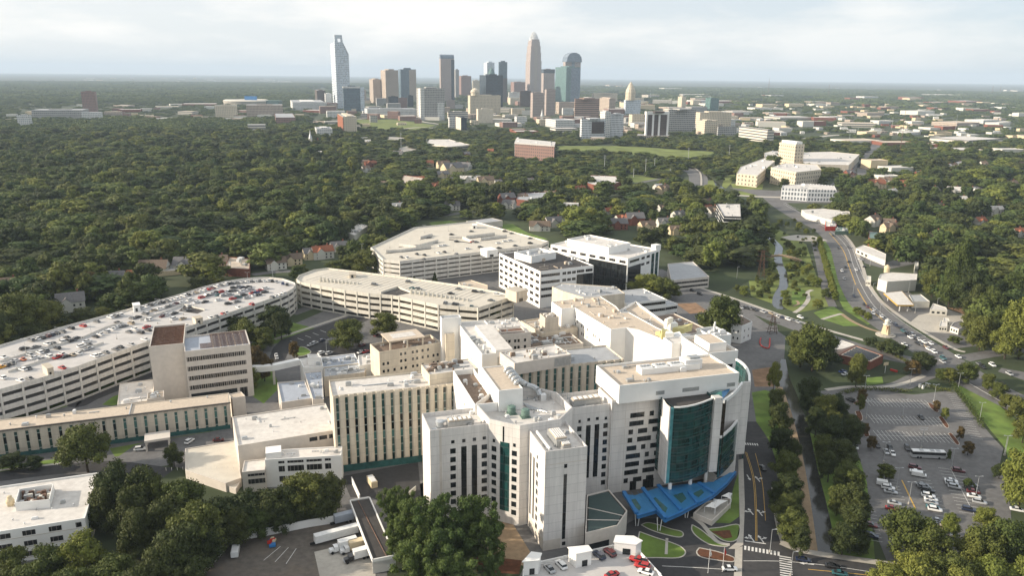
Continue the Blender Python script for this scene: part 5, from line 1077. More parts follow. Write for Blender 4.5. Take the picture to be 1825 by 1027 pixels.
low2 = [(1250, 402, 'r'), (1100, 434, 'w'), (965, 492, 'w'), (930, 507, 'r'), (790, 550, 'w'), (855, 537, 'g'), (1480, 322, 'g'), (1525, 307, 'w'), (1575, 292, 'w'), (1610, 277, 'w'), (390, 500, 'k'), (255, 532, 'm'), (300, 517, 'w'), (95, 572, 'w'), (480, 562, 't'), (380, 562, 'w'), (75, 652, 'r'), (520, 642, 'w'), (535, 467, 'g')]
for x, y, c in low2: car(G2(x, y+3), ZGL, AXG+.15 if x < 600 else AXN-.3, CC[c], kindof(c), 'by the near wall of the curved garage roof', gg, False)
g1c = [(590, 185, 'k'), (580, 205, 'g'), (770, 178, 'k'), (785, 205, 'g'), (815, 238, 'k'), (945, 238, 'r'), (975, 242, 'g'), (935, 152, 'g'), (680, 275, 'w'), (715, 270, 'w'), (480, 342, 'k'), (543, 350, 'k'), (660, 332, 'w'), (710, 325, 'k'), (350, 368, 'g'), (395, 372, 'w'), (808, 345, 'g'), (905, 298, 'w'), (1010, 285, 'g'), (1215, 235, 'w'), (1260, 232, 'w'), (1215, 152, 'k'), (1270, 168, 'g'), (1425, 210, 'g'), (1160, 250, 'w'), (1165, 292, 'k'), (1300, 272, 'g'), (1425, 252, 'k'), (540, 385, 'g')]
for x, y, c in g1c: car(VT(x, y+4), ZG1, dirpx(VT(360, 412), VT(1030, 330), ZG1)+(math.pi/2 if y > 320 else 0), CC[c], kindof(c), 'on the roof of the far cream garage', 'cars parked on the far garage roof', False)
g2c = [(130, 598, 'g'), (415, 575, 'g'), (447, 628, 'e'), (495, 635, 'g'), (765, 672, 'k'), (830, 634, 'g'), (967, 656, 'k'), (1150, 682, 'w'), (1320, 710, 'k'), (720, 752, 'g'), (790, 757, 'k'), (815, 762, 'k'), (935, 780, 'e'), (1100, 730, 'g'), (1020, 660, 'g')]
for x, y, c in g2c: car(VT(x, y+4), ZG2, math.radians(-15)+(math.pi/2 if y > 740 else 0), CC[c], kindof(c), 'on the roof of the middle cream garage', 'cars parked on the middle garage roof', False)
dk = 'vehicles on the low front deck'
for x, y, c, k, a_ in ((360, 350, 'silver', 'sedan', 118), (455, 322, 'white', 'suv', 118), (765, 245, 'navy', 'suv', 122), (852, 222, 'maroon', 'suv', 122), (1085, 285, 'red', 'pickup', 155), (1115, 330, 'red', 'suv', 155), (1145, 378, 'white', 'sedan', 155), (870, 400, 'red', 'sedan', 30)):
    car(VB(x, y), ZD, math.radians(a_), c, k, 'on the low front deck', dk, True, 1.12)
# right car park
rl = 'cars in the right car park'
for x, y, c, k in ((560, 350, 'w', 'van'), (592, 378, 'w', 'suv'), (612, 408, 's', 'sedan'), (640, 492, 's', 'sedan'), (625, 530, 'r', 'sedan'), (790, 225, 'm', 'suv'), (800, 258, 'w', 'sedan'), (820, 282, 'w', 'van'), (845, 355, 'g', 'sedan'), (860, 375, 'g', 'suv'), (885, 398, 'k', 'suv'), (890, 437, 'w', 'suv'), (910, 462, 'w', 'sedan'), (912, 487, 's', 'sedan'), (925, 520, 'e', 'sedan'), (940, 540, 'w', 'suv'), (960, 622, 's', 'sedan'), (1000, 650, 'g', 'sedan'), (1015, 682, 't', 'suv'), (1022, 720, 's', 'sedan'),
                  (1060, 325, 'w', 'sedan'), (1065, 348, 's', 'suv'), (1085, 372, 's', 'suv'), (1210, 355, 'g', 'sedan'), (1215, 385, 'k', 'suv'), (1225, 405, 'm', 'sedan'), (1230, 440, 'w', 'sedan'), (1270, 485, 's', 'suv'), (1190, 540, 'n', 'suv'), (1115, 250, 'm', 'suv'), (1550, 540, 'w', 'sedan'), (460, 655, 'm', 'suv'), (465, 735, 'n', 'suv')):
    car(VQ(x, y+6), .1, dirpx(VQ(770, 300), VQ(870, 318))+rc.uniform(-.05, .05), CC[c], k, 'in the right car park', rl, False)
for x, y, c, k in ((512, 62, 'k', 'sedan'), (578, 110, 's', 'sedan'), (625, 122, 'w', 'sedan'), (606, 78, 'k', 'sedan'), (352, 72, 'w', 'sedan'), (735, 85, 'k', 'suv')): car(VQ(x, y+5), .1, dirpx(VQ(520, 60), VQ(560, 130)), CC[c], k, 'at the middle of the right car park', rl, False)
car(VP(925, 797), .1, dirpx(VP(900, 770), VP(945, 820)), 'black', 'sedan', 'alone on the empty rows of the right car park', rl, False); car(VP(385, 665), .1, 2.0, 'black', 'suv', 'at the top left corner of the right car park', rl, False)
# queue on the cross street and on the boulevard
for i, (x, y, c) in enumerate(((20, 745, 'w'), (95, 785, 's'), (140, 790, 'k'), (175, 795, 'g'), (205, 805, 'k'), (280, 822, 's'), (350, 835, 't'), (400, 860, 'w'), (440, 868, 'n'), (490, 885, 'w'), (530, 895, 'g'), (565, 905, 's'), (590, 868, 'w'))): car(VG(x, y+6), .1, dirpx((1310, 540), (1420, 583)), CC[c], kindof(c), 'queueing on the cross street over the creek', 'cars queueing on the cross street', False)
bl = 'cars driving on the boulevard'
for x, y, c in ((935, 482, 'w'), (965, 450, 'k'), (955, 545, 's'), (1055, 470, 'w'), (1035, 690, 'n'), (1120, 760, 'k'), (1150, 780, 'm'), (1205, 800, 's'), (1195, 835, 'w'), (1265, 860, 'w'), (905, 290, 'k'), (985, 285, 'g'), (860, 185, 'k'), (1330, 905, 's')): car(VG(x, y+5), .12, dirpx((1525, 510), (1548, 548)) if y > 400 else dirpx((1470, 410), (1500, 440)), CC[c], kindof(c), 'on the boulevard beside the striped lawn', bl, False)
for x, y, c in ((735, 90, 'n'), (770, 110, 'k'), (790, 130, 'e'), (820, 150, 'k'), (845, 180, 'w'), (862, 160, 's'), (880, 190, 'k'), (905, 195, 'w'), (900, 225, 'k'), (950, 215, 'w'), (930, 235, 'g'), (1000, 225, 'w'), (960, 245, 't'), (800, 235, 'w'), (985, 270, 'w'), (1025, 292, 'w'), (1115, 258, 'm'), (1095, 340, 'e'), (1090, 365, 's'), (1210, 328, 'w'), (1370, 385, 'g'), (1395, 410, 'k'), (1470, 392, 'w'), (1600, 460, 's'), (1580, 580, 'k'), (1545, 545, 'k')): car(VP(x, y+4), .12, dirpx((1585, 580), (1640, 615)) if x < 1100 else dirpx((1690, 648), (1745, 685)), CC[c], kindof(c), 'in the traffic at the big crossing', 'cars at the boulevard crossing', False)
for x, y, c in ((330, 445, 'b'), (350, 465, 'w')): car(VP(x, y), .1, .4, CC[c], 'sedan', 'parked beside the solar roof building', 'cars near the solar roof building', False)
for x, y, c in ((1175, 165, 'k'), (1230, 190, 'k'), (1470, 250, 'w')): car(V5(x, y+4), .1, dirpx((1200, 508), (1260, 525)), CC[c], 'suv', 'on the street left of the creek', 'cars on the street behind the hospital', False)
# yards, drives and streets around the hospital
vl = 'cars at the visitor lot'
for x, y, c in ((395, 315, 'w'), (400, 335, 'w'), (740, 300, 'w'), (800, 302, 's'), (1040, 292, 'w'), (1078, 288, 'r'), (660, 238, 's'), (750, 205, 'n'), (690, 225, 's'), (930, 245, 'k'), (1050, 240, 'm'), (1130, 150, 'g'), (1165, 165, 'm')): car(V4(x, y+4), .12, dirpx(V4(420, 250), V4(560, 200))+(.9 if x < 420 else 0), CC[c], kindof(c), 'at the visitor lot behind the ribbed wing', vl, False)
car(VL(990, 960), .1, .3, 'white', 'suv', 'under the grey driveway canopy', 'cars on the left driveway', True); car(VL(1335, 905), .1, 1.3, 'white', 'suv', 'by the dark hedge on the left driveway', 'cars on the left driveway', True); car(VL(1540, 895), .1, .2, 'maroon', 'sedan', 'by the lawn on the left driveway', 'cars on the left driveway', True)
car(VD(85, 862), .1, dirpx(VD(80, 860), VD(95, 790)), 'white', 'van', 'parked alone in the truck yard', 'vehicles in the truck yard', True, 1.25)
car(V8(1545, 918), .12, dirpx(V8(1500, 910), V8(1600, 925)), 'navy', 'sedan', 'stopped at the bottom street crossing', 'cars on the bottom street', True); car(VQ(180, 965), .12, dirpx(V8(1500, 910), V8(1600, 925)), 'black', 'sedan', 'driving along the bottom street', 'cars on the bottom street', True); car(VQ(235, 1020), .12, dirpx(V8(1500, 910), V8(1600, 925)), 'teal', 'sedan', 'at the bottom edge of the street', 'cars on the bottom street', True)
car(V8(1245, 235), .12, 1.6, 'black', 'sedan', 'on the shaded street beside the creek', 'cars on the shaded street', True); car(V8(1000, 985), .1, 0, 'white', 'sedan', 'at the drop-off drive exit', 'cars on the drop-off drive', True)
for x, y, c in ((1345, 385, 's'), (1362, 362, 'm'), (545, 540, 'r')): car((x*.0+1336+(x-1340)*.2, 404+y*.02) if x < 1400 else VR(525, 492), .1, .5, CC[c], 'sedan', 'by the small office near the upper creek' if x < 1400 else 'behind the domed white building', 'cars in small lots', False)
rr = random.Random(4)
for x, y, c in ((150, 385, 'w'), (170, 395, 's'), (210, 370, 's'), (60, 410, 'k'), (190, 450, 'k')): car(VR(x, y), .12, .8, CC[c], 'sedan', 'in front of the low white shops on the boulevard', 'cars at the shops', False)
label_cars()
# lorries, trailers and the coach
def lorry(name, label, cat, px, rot, col, ln, cab=True, box='metal_white', sc=1.0, logo=False):
    p = P(*px, .1); r = thing(name, label, cat, (p.x, p.y, .09), 'trucks in the truck yard'); r.rotation_euler = (0, 0, rot)
    def pt(nm, bb, m_):
        me = bpy.data.meshes.new(nm); me.from_pydata(bb.v, [], bb.f); me.polygons.foreach_set('material_index', bb.m)
        for q in (m_ if isinstance(m_, list) else [m_]): me.materials.append(mt(q))
        o = bpy.data.objects.new(nm, me); COL.objects.link(o); o.parent = r; return o
    x0 = 2.2 if cab else 0
    pt('cargo_box', MB().box((-ln/2-.1, 0, 1.1), (ln, 2.5, 2.75)), box); pt('chassis', MB().box((-ln/2+.8, 0, .6), (ln+1.4, 1.0, .45)), 'tyre')
    if cab:
        c = MB(); c.prism([(.1, -1.1), (1.6, -1.15), (1.6, 1.15), (.1, 1.1)], .7, 2.5); c.box((2.3, 0, .7), (1.6, 1.7, 1.0)); pt('cab', c, 'paint_car_'+col); pt('windscreen', MB().box((1.5, 0, 1.65), (.28, 2.0, .75)), 'car_glass')
        pt('bumper', MB().box((3.15, 0, .5), (.2, 2.0, .4)), 'galv')
    for x in (([2.3] if cab else [])+[-ln+1.2, -ln+2.5]):
        for y in (-1, 1): w = pt('wheel', MB().tube((x, y-.18, .5), (x, y+.18, .5), .5, n=12), 'tyre')
    if logo:
        pt('emblem', MB().tube((-ln+2.0, -1.24, 2.5), (-ln+2.0, -1.28, 2.5), .5, n=14), 'blue_panel')
        pt('stripe', MB().box((-ln+4.6, -1.262, 2.35), (3.2, .02, .3)), 'metal_grey')
    r.scale = (sc, sc, sc); return r
ta = dirpx(VD(960, 690), VD(660, 770))
lorry('trailer', 'long white trailer with a small blue emblem backed up to the dock', 'trailer', VD(668, 800), ta, 'white', 15.5, False)
lorry('box_truck', 'white box truck with bonnet parked beside the long trailer', 'truck', VD(845, 845), ta, 'white', 6.5)
lorry('box_truck', 'truck with pale yellow box and blue-white cab at the dock', 'truck', VD(925, 850), ta, 'white', 6.0, True, 'siding_cream')
lorry('box_truck', 'black truck with long pale roof at the near end of the dock', 'truck', VD(955, 915), ta, 'black', 6.0, True, 'metal_white', 1.0)
lorry('container', 'grey metal container box at the far end of the dock', 'container', VD(815, 650), ta, 'white', 7.0, False, 'roof_blue_grey')
c = P(*VD(1095, 350)); r = thing('generator', 'pale boxy generator alone on the dark service court', 'generator', (c.x, c.y, .06)); rg = dirpx(VD(1070, 300), VD(1110, 360)); MB().box((c.x, c.y, .06), (6.5, 2.6, 2.6), rg).build('housing', 'siding_cream', r); MB().box((c.x, c.y, 2.64), (5.5, 2.0, .25), rg).build('lid', 'metal_white', r); MB().tube((c.x+1, c.y, 2.6), (c.x+1, c.y, 3.6), .15).build('exhaust', 'galv', r)
c = P(*VD(355, 800)); r = thing('tug', 'small blue cart heaped with bundles in the truck yard', 'cart', (c.x, c.y, .06)); MB().box((c.x, c.y, .5), (4.5, 2.2, .7), 1.9).build('bed', 'blue_metal', r)
bb = MB(); rn = random.Random(2)
for k in range(9): bb.box((c.x+rn.uniform(-1, .6), c.y+rn.uniform(-.8, 1.4), 1.15), (1, .9, rn.uniform(.5, 1.3)), rn.random(), k % 2)
bb.build('bundle', ['siding_cream', 'red_paint'], r)
for s in (-1, 1): MB().tube((c.x-s*1.2, c.y+s*.9, .4), (c.x-s*1.5, c.y+s*.9, .4), .4, n=10).build('wheel', 'tyre', r)
def coach(px, rot):
    p = P(*px, .1); r = thing('coach', 'long silver and dark motor coach with white roof in the right car park', 'bus', (p.x, p.y, .1)); r.rotation_euler = (0, 0, rot)
    def pt(nm, bb, m_):
        me = bpy.data.meshes.new(nm); me.from_pydata(bb.v, [], bb.f); me.materials.append(mt(m_)); o = bpy.data.objects.new(nm, me); COL.objects.link(o); o.parent = r
    pt('body', MB().box((0, 0, .4), (14, 2.6, 1.4)), 'paint_car_silver'); pt('window', MB().box((0, 0, 1.8), (13.9, 2.56, 1.3)), 'car_glass'); pt('roof', MB().box((0, 0, 3.1), (13.8, 2.55, .35)), 'metal_white')
    for x in (-3, 1.5, 4): pt('roof_hatch', MB().box((x, 0, 3.45), (1.6, 1.4, .2)), 'metal_grey')
    for x in (-4.6, -3.4, 4.4):
        for y in (-1.15, 1.15): pt('wheel', MB().tube((x, y-.18, .5), (x, y+.18, .5), .5, n=12), 'tyre')
coach(VQ(885, 150), dirpx(VQ(740, 150), VQ(1000, 162)))

# ------------------------------------------------------------------ lamps, poles, signs, small structures
LP = []
def lamp(px, z, h, where, arms=2, m='galv'):
    c = P(*px, z); r = thing('lamp_post', 'x', 'lamp post', (c.x, c.y, z), 'lamp posts '+where); LP.append((where, px[0], r, arms))
    MB().tube((c.x, c.y, z), (c.x, c.y, z+h), .11, .07, 6).build('pole', m, r); MB().lathe((c.x, c.y, z-.01), [(.32, 0), (.32, .8), (.15, .82)], 8).build('base', 'concrete', r)
    for s in ((-1, 1) if arms == 2 else (1,)):
        MB().tube((c.x, c.y, z+h-.1), (c.x+s*1.1, c.y, z+h+.1), .07, n=4).build('arm', m, r); MB().box((c.x+s*1.35, c.y, z+h), (.6, .32, .16)).build('lamp_head', m, r)
for q in (G1(190, 568), G1(435, 482), G1(668, 432), G1(855, 472), G1(975, 345), G2(195, 612), G2(345, 600), G2(485, 512), G2(1207, 152), G2(1492, 130), G2(205, 470), G1(122, 690), G1(255, 655)): lamp(q, ZGL, 7.5, 'on the curved garage roof')
for q in (VT(255, 290), VT(543, 165), VT(743, 150), VT(430, 285), VT(628, 330), VT(785, 315), VT(1340, 240), VT(25, 330)): lamp(q, ZG1, 7.5, 'on the far garage roof')
for q in (VP(495, 600), VP(785, 790), VP(930, 1020), VP(508, 800), VP(840, 545), VP(1208, 580), VP(1022, 670), VP(1372, 815), VQ(560, 185), VQ(655, 385), VQ(745, 495), VQ(1062, 235), VQ(1240, 450), VQ(1460, 135), VQ(835, 90), VP(1560, 1080), VQ(1535, 960)): lamp(q, .1, 9.5, 'in the right car park')
for q in (V4(780, 305), V8(1450, 1025), (1372, 985), (347, 905+50), (1400, 905)): lamp(q, .1, 9, 'near the hospital streets', 1)
for q in (VG(60, 545), VG(1185, 690), VG(1245, 870), VG(1025, 690), VR(235, 440), VR(610, 830), VR(365, 640), VR(555, 660), VR(785, 820), (1655, 660)): lamp(q, .1, 10, 'along the boulevard', 1)
by = {}
for w, x, r, a_ in LP: by.setdefault(w, []).append((x, r, a_))
for w, l in by.items():
    l.sort(key=lambda t: t[0])
    for i, (x, r, a_) in enumerate(l): r['label'] = f'{nth(i)} {"twin" if a_ == 2 else "single"} headed lamp post from the left {w}'
# flags
for q, c_, lb in ((V8(838, 1010), 'paint_white', 'left flagpole with a pale furled flag by the drop-off drive'), (V8(945, 1000), 'red_paint', 'right flagpole with a furled red and white flag by the drop-off drive')):
    c = P(*q); r = thing('flagpole', lb, 'flagpole', (c.x, c.y, 0)); MB().tube((c.x, c.y, 0), (c.x, c.y, 9.5), .09, .05).build('pole', 'metal_white', r)
    bb = MB(); 
    for k in range(4): bb.face([(c.x+.1+k*.18, c.y-.05*(k % 2), 9.2-k*.5), (c.x+.28+k*.18, c.y-.05*((k+1) % 2), 8.9-k*.5), (c.x+.28+k*.1, c.y-.05*((k+1) % 2), 6.6-k*.1), (c.x+.1+k*.1, c.y-.05*(k % 2), 6.9-k*.1)])
    bb.build('flag', c_, r)
# white tensile tents over the terrace
for i, (q, lb) in enumerate(((((815, 515), (895, 530), (890, 480)), 'lowest white tensile sail by the garden below the blue canopy'), (((880, 455), (985, 470), (890, 530), (870, 500)), 'middle large white tensile sail below the blue canopy'), (((940, 435), (1018, 415), (1010, 462)), 'upper right white tensile sail below the blue canopy'))):
    p = pts([V8(*s) for s in q], 4); c = sum(p, Vector())/len(p); r = thing('sail_shade', lb, 'sail shade', (c.x, c.y, 0), 'white sail shades'); bb = MB(); t = Vector((c.x, c.y, 5.6))
    for k in range(len(p)):
        a, b = p[k], p[(k+1) % len(p)]; md = (a+b)/2*.8+c*.2; md.z = 4.1; bb.face([a, md, t]).face([md, b, t])
    bb.build('fabric', 'fabric_white', r)
    for v in p: MB().tube((v.x, v.y, 0), (v.x, v.y, 4.05), .08).build('mast', 'metal_white', r)
p = pts([V8(730, 560), V8(870, 620), V8(1005, 490), V8(1010, 450), V8(830, 470)], 2.2); r, p = bld('garden_terrace', 'small raised garden terrace with stone walls under the white sails', 'terrace', p, 2.2, wall='precast', roof='concrete', par=.7, exc=True)
# clock tower at the greenway
c = P(1578, 598); r = thing('clock_tower', 'tapered stone and brick clock tower with small dome at the greenway corner', 'clock tower', (c.x, c.y, 0)); zt = zat(1578, 598, 572)
MB().lathe((c.x, c.y, 0), [(6, 0), (6, .6), (4.5, .65), (4.5, 1.2)], 16).build('plinth', 'concrete', r); MB().lathe((c.x, c.y, 1.1), [(3.2, 0), (2.2, zt*.62)], 4).build('shaft', 'siding_cream', r); MB().box((c.x, c.y-1.7, 1.2), (1.5, 1.2, zt*.55)).build('brick_panel', 'brick', r)
MB().box((c.x, c.y, zt*.62+1), (3.6, 3.6, .5)).build('cornice', 'siding', r); MB().lathe((c.x, c.y, zt*.62+1.5), [(1.5, 0), (1.5, zt*.18), (1.7, zt*.2), (1.2, zt*.3), (.2, zt*.36)], 10).build('cupola', 'siding', r)
# arched footbridge
a_, b_ = P(*VG(270, 380)), P(*VG(600, 405)); c = (a_+b_)/2; r = thing('footbridge', 'pale tan arched footbridge over the upper creek', 'footbridge', (c.x, c.y, 0)); bb = MB(); d = (b_-a_); L = d.length; d.normalize(); nn = Vector((-d.y, d.x, 0))*2.2; N_ = 12
for i in range(N_):
    t0, t1 = i/N_, (i+1)/N_; z0, z1 = 1.5+3.5*math.sin(math.pi*t0), 1.5+3.5*math.sin(math.pi*t1); s0, s1 = a_+d*L*t0, a_+d*L*t1; zb0, zb1 = max(0, z0-1.2-2.5*abs(2*t0-1)**2), max(0, z1-1.2-2.5*abs(2*t1-1)**2)
    U3 = lambda v, z: (v.x, v.y, z)
    bb.face([U3(s0-nn, z0), U3(s1-nn, z1), U3(s1+nn, z1), U3(s0+nn, z0)]).face([U3(s0-nn, zb0), U3(s1-nn, zb1), U3(s1-nn, z1), U3(s0-nn, z0)]).face([U3(s1+nn, zb1), U3(s0+nn, zb0), U3(s0+nn, z0), U3(s1+nn, z1)]).face([U3(s0-nn, zb0), U3(s0+nn, zb0), U3(s1+nn, zb1), U3(s1-nn, zb1)])
bb.build('arch', 'path_tan', r); exclude([a_-nn, b_-nn, b_+nn, a_+nn], 2)
bb = MB()
for i in range(N_+1):
    t = i/N_; s = a_+d*L*t; z = 1.5+3.5*math.sin(math.pi*t)
    for sg in (-1, 1): bb.tube((s.x+sg*nn.x, s.y+sg*nn.y, z), (s.x+sg*nn.x, s.y+sg*nn.y, z+1.1), .08, n=4)
bb.build('railing', 'path_tan', r)
# pylons and power poles
PY = []
def pylon(px, h, label, steel=False):
    c = P(*px); r = thing('power_pole', label, 'power pole', (c.x, c.y, 0), 'power poles')
    if not steel:
        MB().tube((c.x, c.y, 0), (c.x, c.y, h), .45, .25, 6).build('pole', 'galv', r)
        for k in range(3): MB().tube((c.x-2.4, c.y, h-1-2.2*k), (c.x+2.4, c.y, h-1-2.2*k), .14, n=4).build('cross_arm', 'galv', r)
    else:
        bb = MB(); w = 2.4
        for k in range(7):
            z0, z1 = h*k/7, h*(k+1)/7; w0, w1 = w*(1-.7*k/7), w*(1-.7*(k+1)/7); cs = ((-1, -1), (1, -1), (1, 1), (-1, 1))
            for i, (x, y) in enumerate(cs): x2, y2 = cs[(i+1) % 4]; bb.tube((c.x+x*w0, c.y+y*w0, z0), (c.x+x*w1, c.y+y*w1, z1), .16, n=4).tube((c.x+x*w0, c.y+y*w0, z0), (c.x+x2*w1, c.y+y2*w1, z1), .1, n=3)
        bb.build('lattice', 'rust_dark', r)
        for k in range(3): MB().tube((c.x-4.5, c.y, h-1-4*k), (c.x+4.5, c.y, h-1-4*k), .2, n=4).build('cross_arm', 'rust_dark', r)
for i, (x, yb, yt, st) in enumerate((((1348, 432, 393, 1), (1356, 494, 446, 1), (1376, 594, 562, 1), (1302, 370, 345, 0), (1337, 392, 360, 0)))): pylon((x, yb), zat(x, yb, yt), ['tall brown lattice pylon left of the upper creek', 'brown lattice pylon by the footbridge', 'short lattice pylon beside the cross street bridge', 'slim grey power pole above the small black office', 'slim grey power pole right of the small black office'][i], bool(st))
for i, (x, yb, yt) in enumerate(((1077, 306, 276), (1150, 313, 282), (1166, 305, 281), (1129, 316, 300), (1226, 290, 263), (1299, 281, 258), (1194, 314, 300), (1369, 268, 250), (715, 267, 236), (761, 264, 247), (1514, 248, 238), (1589, 230, 210), (1633, 222, 208), (1702, 235, 204), (1529, 234, 227))): pylon((x, yb), zat(x, yb, yt), f'{nth(i)} slim pale power pole from the left beyond the wood' if False else f'slim pale power pole, {nth(sorted([1077,1150,1166,1129,1226,1299,1194,1369,715,761,1514,1589,1633,1702,1529]).index(x))} from the left across the middle distance')
for i, (x, yb, yt) in enumerate(((1604, 272, 196), (1369, 168, 139), (1476, 172, 150), (1768, 166, 152), (1782, 166, 154), (1189, 140, 134), (1159, 178, 160))):
    c = P(x, yb); h = zat(x, yb, yt); r = thing('lattice_mast', f'thin far lattice mast, {nth([1189,1159,1369,1476,1604,1768,1782].index(x)) if x in (1159,1189,1369,1476,1604,1768,1782) else "lone"} of the masts near the right horizon', 'mast', (c.x, c.y, 0), 'masts on the right horizon'); w = max(.6, c.length*.00022)
    MB().tube((c.x, c.y, 0), (c.x, c.y, h), w*1.2, w*.5, 5).build('mast', 'rust' if x != 1159 else 'galv', r)
# small buildings near the boulevard
r, p = bld('domed_building', 'white walled building with curved cream front and small domed cupola by the boulevard', 'shop building', pts([VR(305, 545), VR(380, 570), VR(625, 555), VR(630, 505), VR(380, 490), VR(320, 510)], 9), 9, wall='siding', roof='roof_white', par=.4, front=12)
c = P(*VR(375, 488), 9); MB().lathe((c.x, c.y, 8.5), [(2.2, 0), (2.2, 3.5), (2.6, 3.7), (1.6, 5.5), (.2, 6.5)], 12).build('cupola', 'siding_cream', r); a, b = face(p, 0)
r, p = bld('fuel_station', 'white flat petrol station building with yellow fascia beside the boulevard', 'shop building', pts([VR(590, 735), VR(735, 735), VR(660, 675), VR(560, 680)], 5), 5, wall='siding', roof='roof_grey', par=.5)
q = pts([VR(350, 665), VR(465, 765), VR(600, 765), VR(500, 650)], 5.5); c = sum(q, Vector())/4; r = thing('fuel_canopy', 'white petrol station canopy with yellow edge on posts', 'canopy', (c.x, c.y, 0)); MB().prism([(v.x, v.y) for v in q], 4.7, 5.5, bottom=True).build('roof', 'roof_white', r); band(MB(), [ccw(q)[i] for i in range(4)]+[ccw(q)[0]], 4.6, 5.6, -.1).build('fascia', 'paint_yellow', r)
for v in inset(ccw(q), 3): MB().box((v.x, v.y, 0), (.6, .6, 4.7)).build('post', 'metal_white', r)
exclude(q, 3)
for i, (q, h, w_, rf, lb) in enumerate((([(810, 940), (880, 945), (880, 905), (825, 890)], 3.5, 'siding', 'roof_white', 'small white kiosk at the corner car park'), ([(845, 905), (900, 900), (890, 875), (848, 868)], 3.5, 'siding', 'roof_white', 'tiny white shed beside the white kiosk'),
    ([(905, 940), (975, 965), (1040, 935), (1000, 890), (930, 910)], 4, 'siding', 'shingle_grey', 'grey hipped bank pavilion at the corner car park'), ([(735, 800), (880, 810), (870, 785), (760, 750)], 4, 'siding', 'roof_white', 'low white block right of the petrol station'),
    ([(205, 555), (245, 560), (245, 525), (210, 520)], 5, 'siding', 'siding', 'small white cube hut by the boulevard pavement'), ([(120, 290), (230, 340), (365, 395), (370, 340), (260, 290), (180, 265)], 5, 'siding', 'roof_white', 'long low white shop row on the boulevard'),
    ([(225, 205), (300, 222), (335, 160), (230, 150)], 9, 'brick', 'green_metal', 'brick building with green roof at the wood edge'), ([(610, 440), (640, 440), (640, 390), (612, 388)], 7, 'siding', 'siding', 'narrow white house end among the trees'), ([(460, 350), (530, 355), (520, 320), (470, 305)], 5, 'siding_cream', 'roof_white', 'cream low house behind the white shop row'))):
    r, p = bld('shop', lb, 'shop building', pts([VR(*s) for s in q], h), h, wall=w_, roof=rf, par=.3, front=14)
    a, b = face(p, 0); L = (b-a).length
    for f in (.2, .5, .8): win(r, a, b, f*L-L*.08, f*L+L*.08, h*.3, h*.65)
for q, h, w_, rf, lb in (([(800, 110), (890, 110), (890, 70), (800, 55)], 5, 'red_paint', 'siding', 'shop with red and white sign front on the boulevard'), ([(880, 150), (1010, 150), (1000, 120), (885, 115)], 4, 'green_metal', 'green_metal', 'low shop with green awning roof'), ([(640, 0), (850, 60), (1010, 50), (1000, -15), (760, -40), (600, -30)], 7, 'siding', 'roof_white', 'large white roofed shop block beside the boulevard')):
    r, p = bld('shop', lb, 'shop building', pts([VG(*s) for s in q], h), h, wall=w_, roof=rf, par=.3, front=8); clutter(r, p, h-.3, 6, 50, 1.5)
r, p = bld('solar_building', 'brick building with black solar panel strips on its roof', 'building', pts([VP(300, 310), VP(545, 365), VP(640, 315), VP(430, 240)], 5), 5, wall='brick', roof='roof_tan', par=.3)
q = inset(p, 1.5)
for k in range(5):
    t0, t1 = k/5+.02, (k+.7)/5; s = [q[0].lerp(q[3], t0), q[1].lerp(q[2], t0), q[1].lerp(q[2], t1), q[0].lerp(q[3], t1)]; MB().face([(v.x, v.y, 4.8+(.5 if i > 1 else 0)) for i, v in enumerate(s)]).build('solar_panel', 'glass_dark', r)
r, p = bld('shelter', 'white flat canopy shelter left of the solar roof building', 'canopy', pts([VP(265, 270), VP(330, 265), VP(425, 235), VP(320, 198)], 5), 5, wall='siding', roof='roof_white', par=.2)
c = P(*VP(650, 450)); r = thing('sign_post', 'leaning orange and white road sign by the car park entrance', 'road sign', (c.x, c.y, 0)); MB().tube((c.x, c.y, 0), (c.x, c.y, 6.5), .12).build('post', 'metal_white', r); MB().box((c.x, c.y-.1, 4.6), (3.2, .15, 1.8), .3).build('panel', 'siding_cream', r)
p = [P(*VP(690, 432)), P(*VP(745, 447))]; tag(band(MB(), p, 0, 1.1, .6).build('barrier', 'red_paint', None, origin=p[0]), 'red plastic road barrier at the car park entrance', 'barrier')
for i, (x, y) in enumerate(((915, 560), (940, 570), (965, 552), (985, 558))):
    c = P(*VP(x, y)); r = thing('ticket_machine', f'{nth(i)} white ticket machine from the left at the car park gate', 'ticket machine', (c.x, c.y, 0), 'ticket machines at the gate'); MB().box((c.x, c.y, 0), (.9, .9, 1.8)).build('cabinet', 'metal_white', r); MB().box((c.x, c.y, 1.8), (1.2, 1.2, .2)).build('cap', 'metal_grey', r)
c = P(*VP(740, 580)); 
c = P(*V8(1465, 835)); r = thing('street_sign', 'white street sign board on a post by the lower right crossing', 'sign', (c.x, c.y, 0)); MB().tube((c.x, c.y, 0), (c.x, c.y, 3), .08).build('post', 'galv', r); MB().box((c.x, c.y-.06, 1.2), (1.1, .1, 2.3)).build('panel', 'metal_white', r)
# red hose-like barrier line in the construction yard
p = pts(spl([(1356, 604), (1354, 612), (1358, 619), (1370, 622), (1372, 605)], 4)); bb = MB()
for s0, s1 in zip(p, p[1:]): bb.tube((s0.x, s0.y, .6), (s1.x, s1.y, .6), .4, n=6)
tag(bb.build('safety_fence', 'red_paint', None, origin=p[0]), 'curved red safety fence in the construction yard', 'fence')
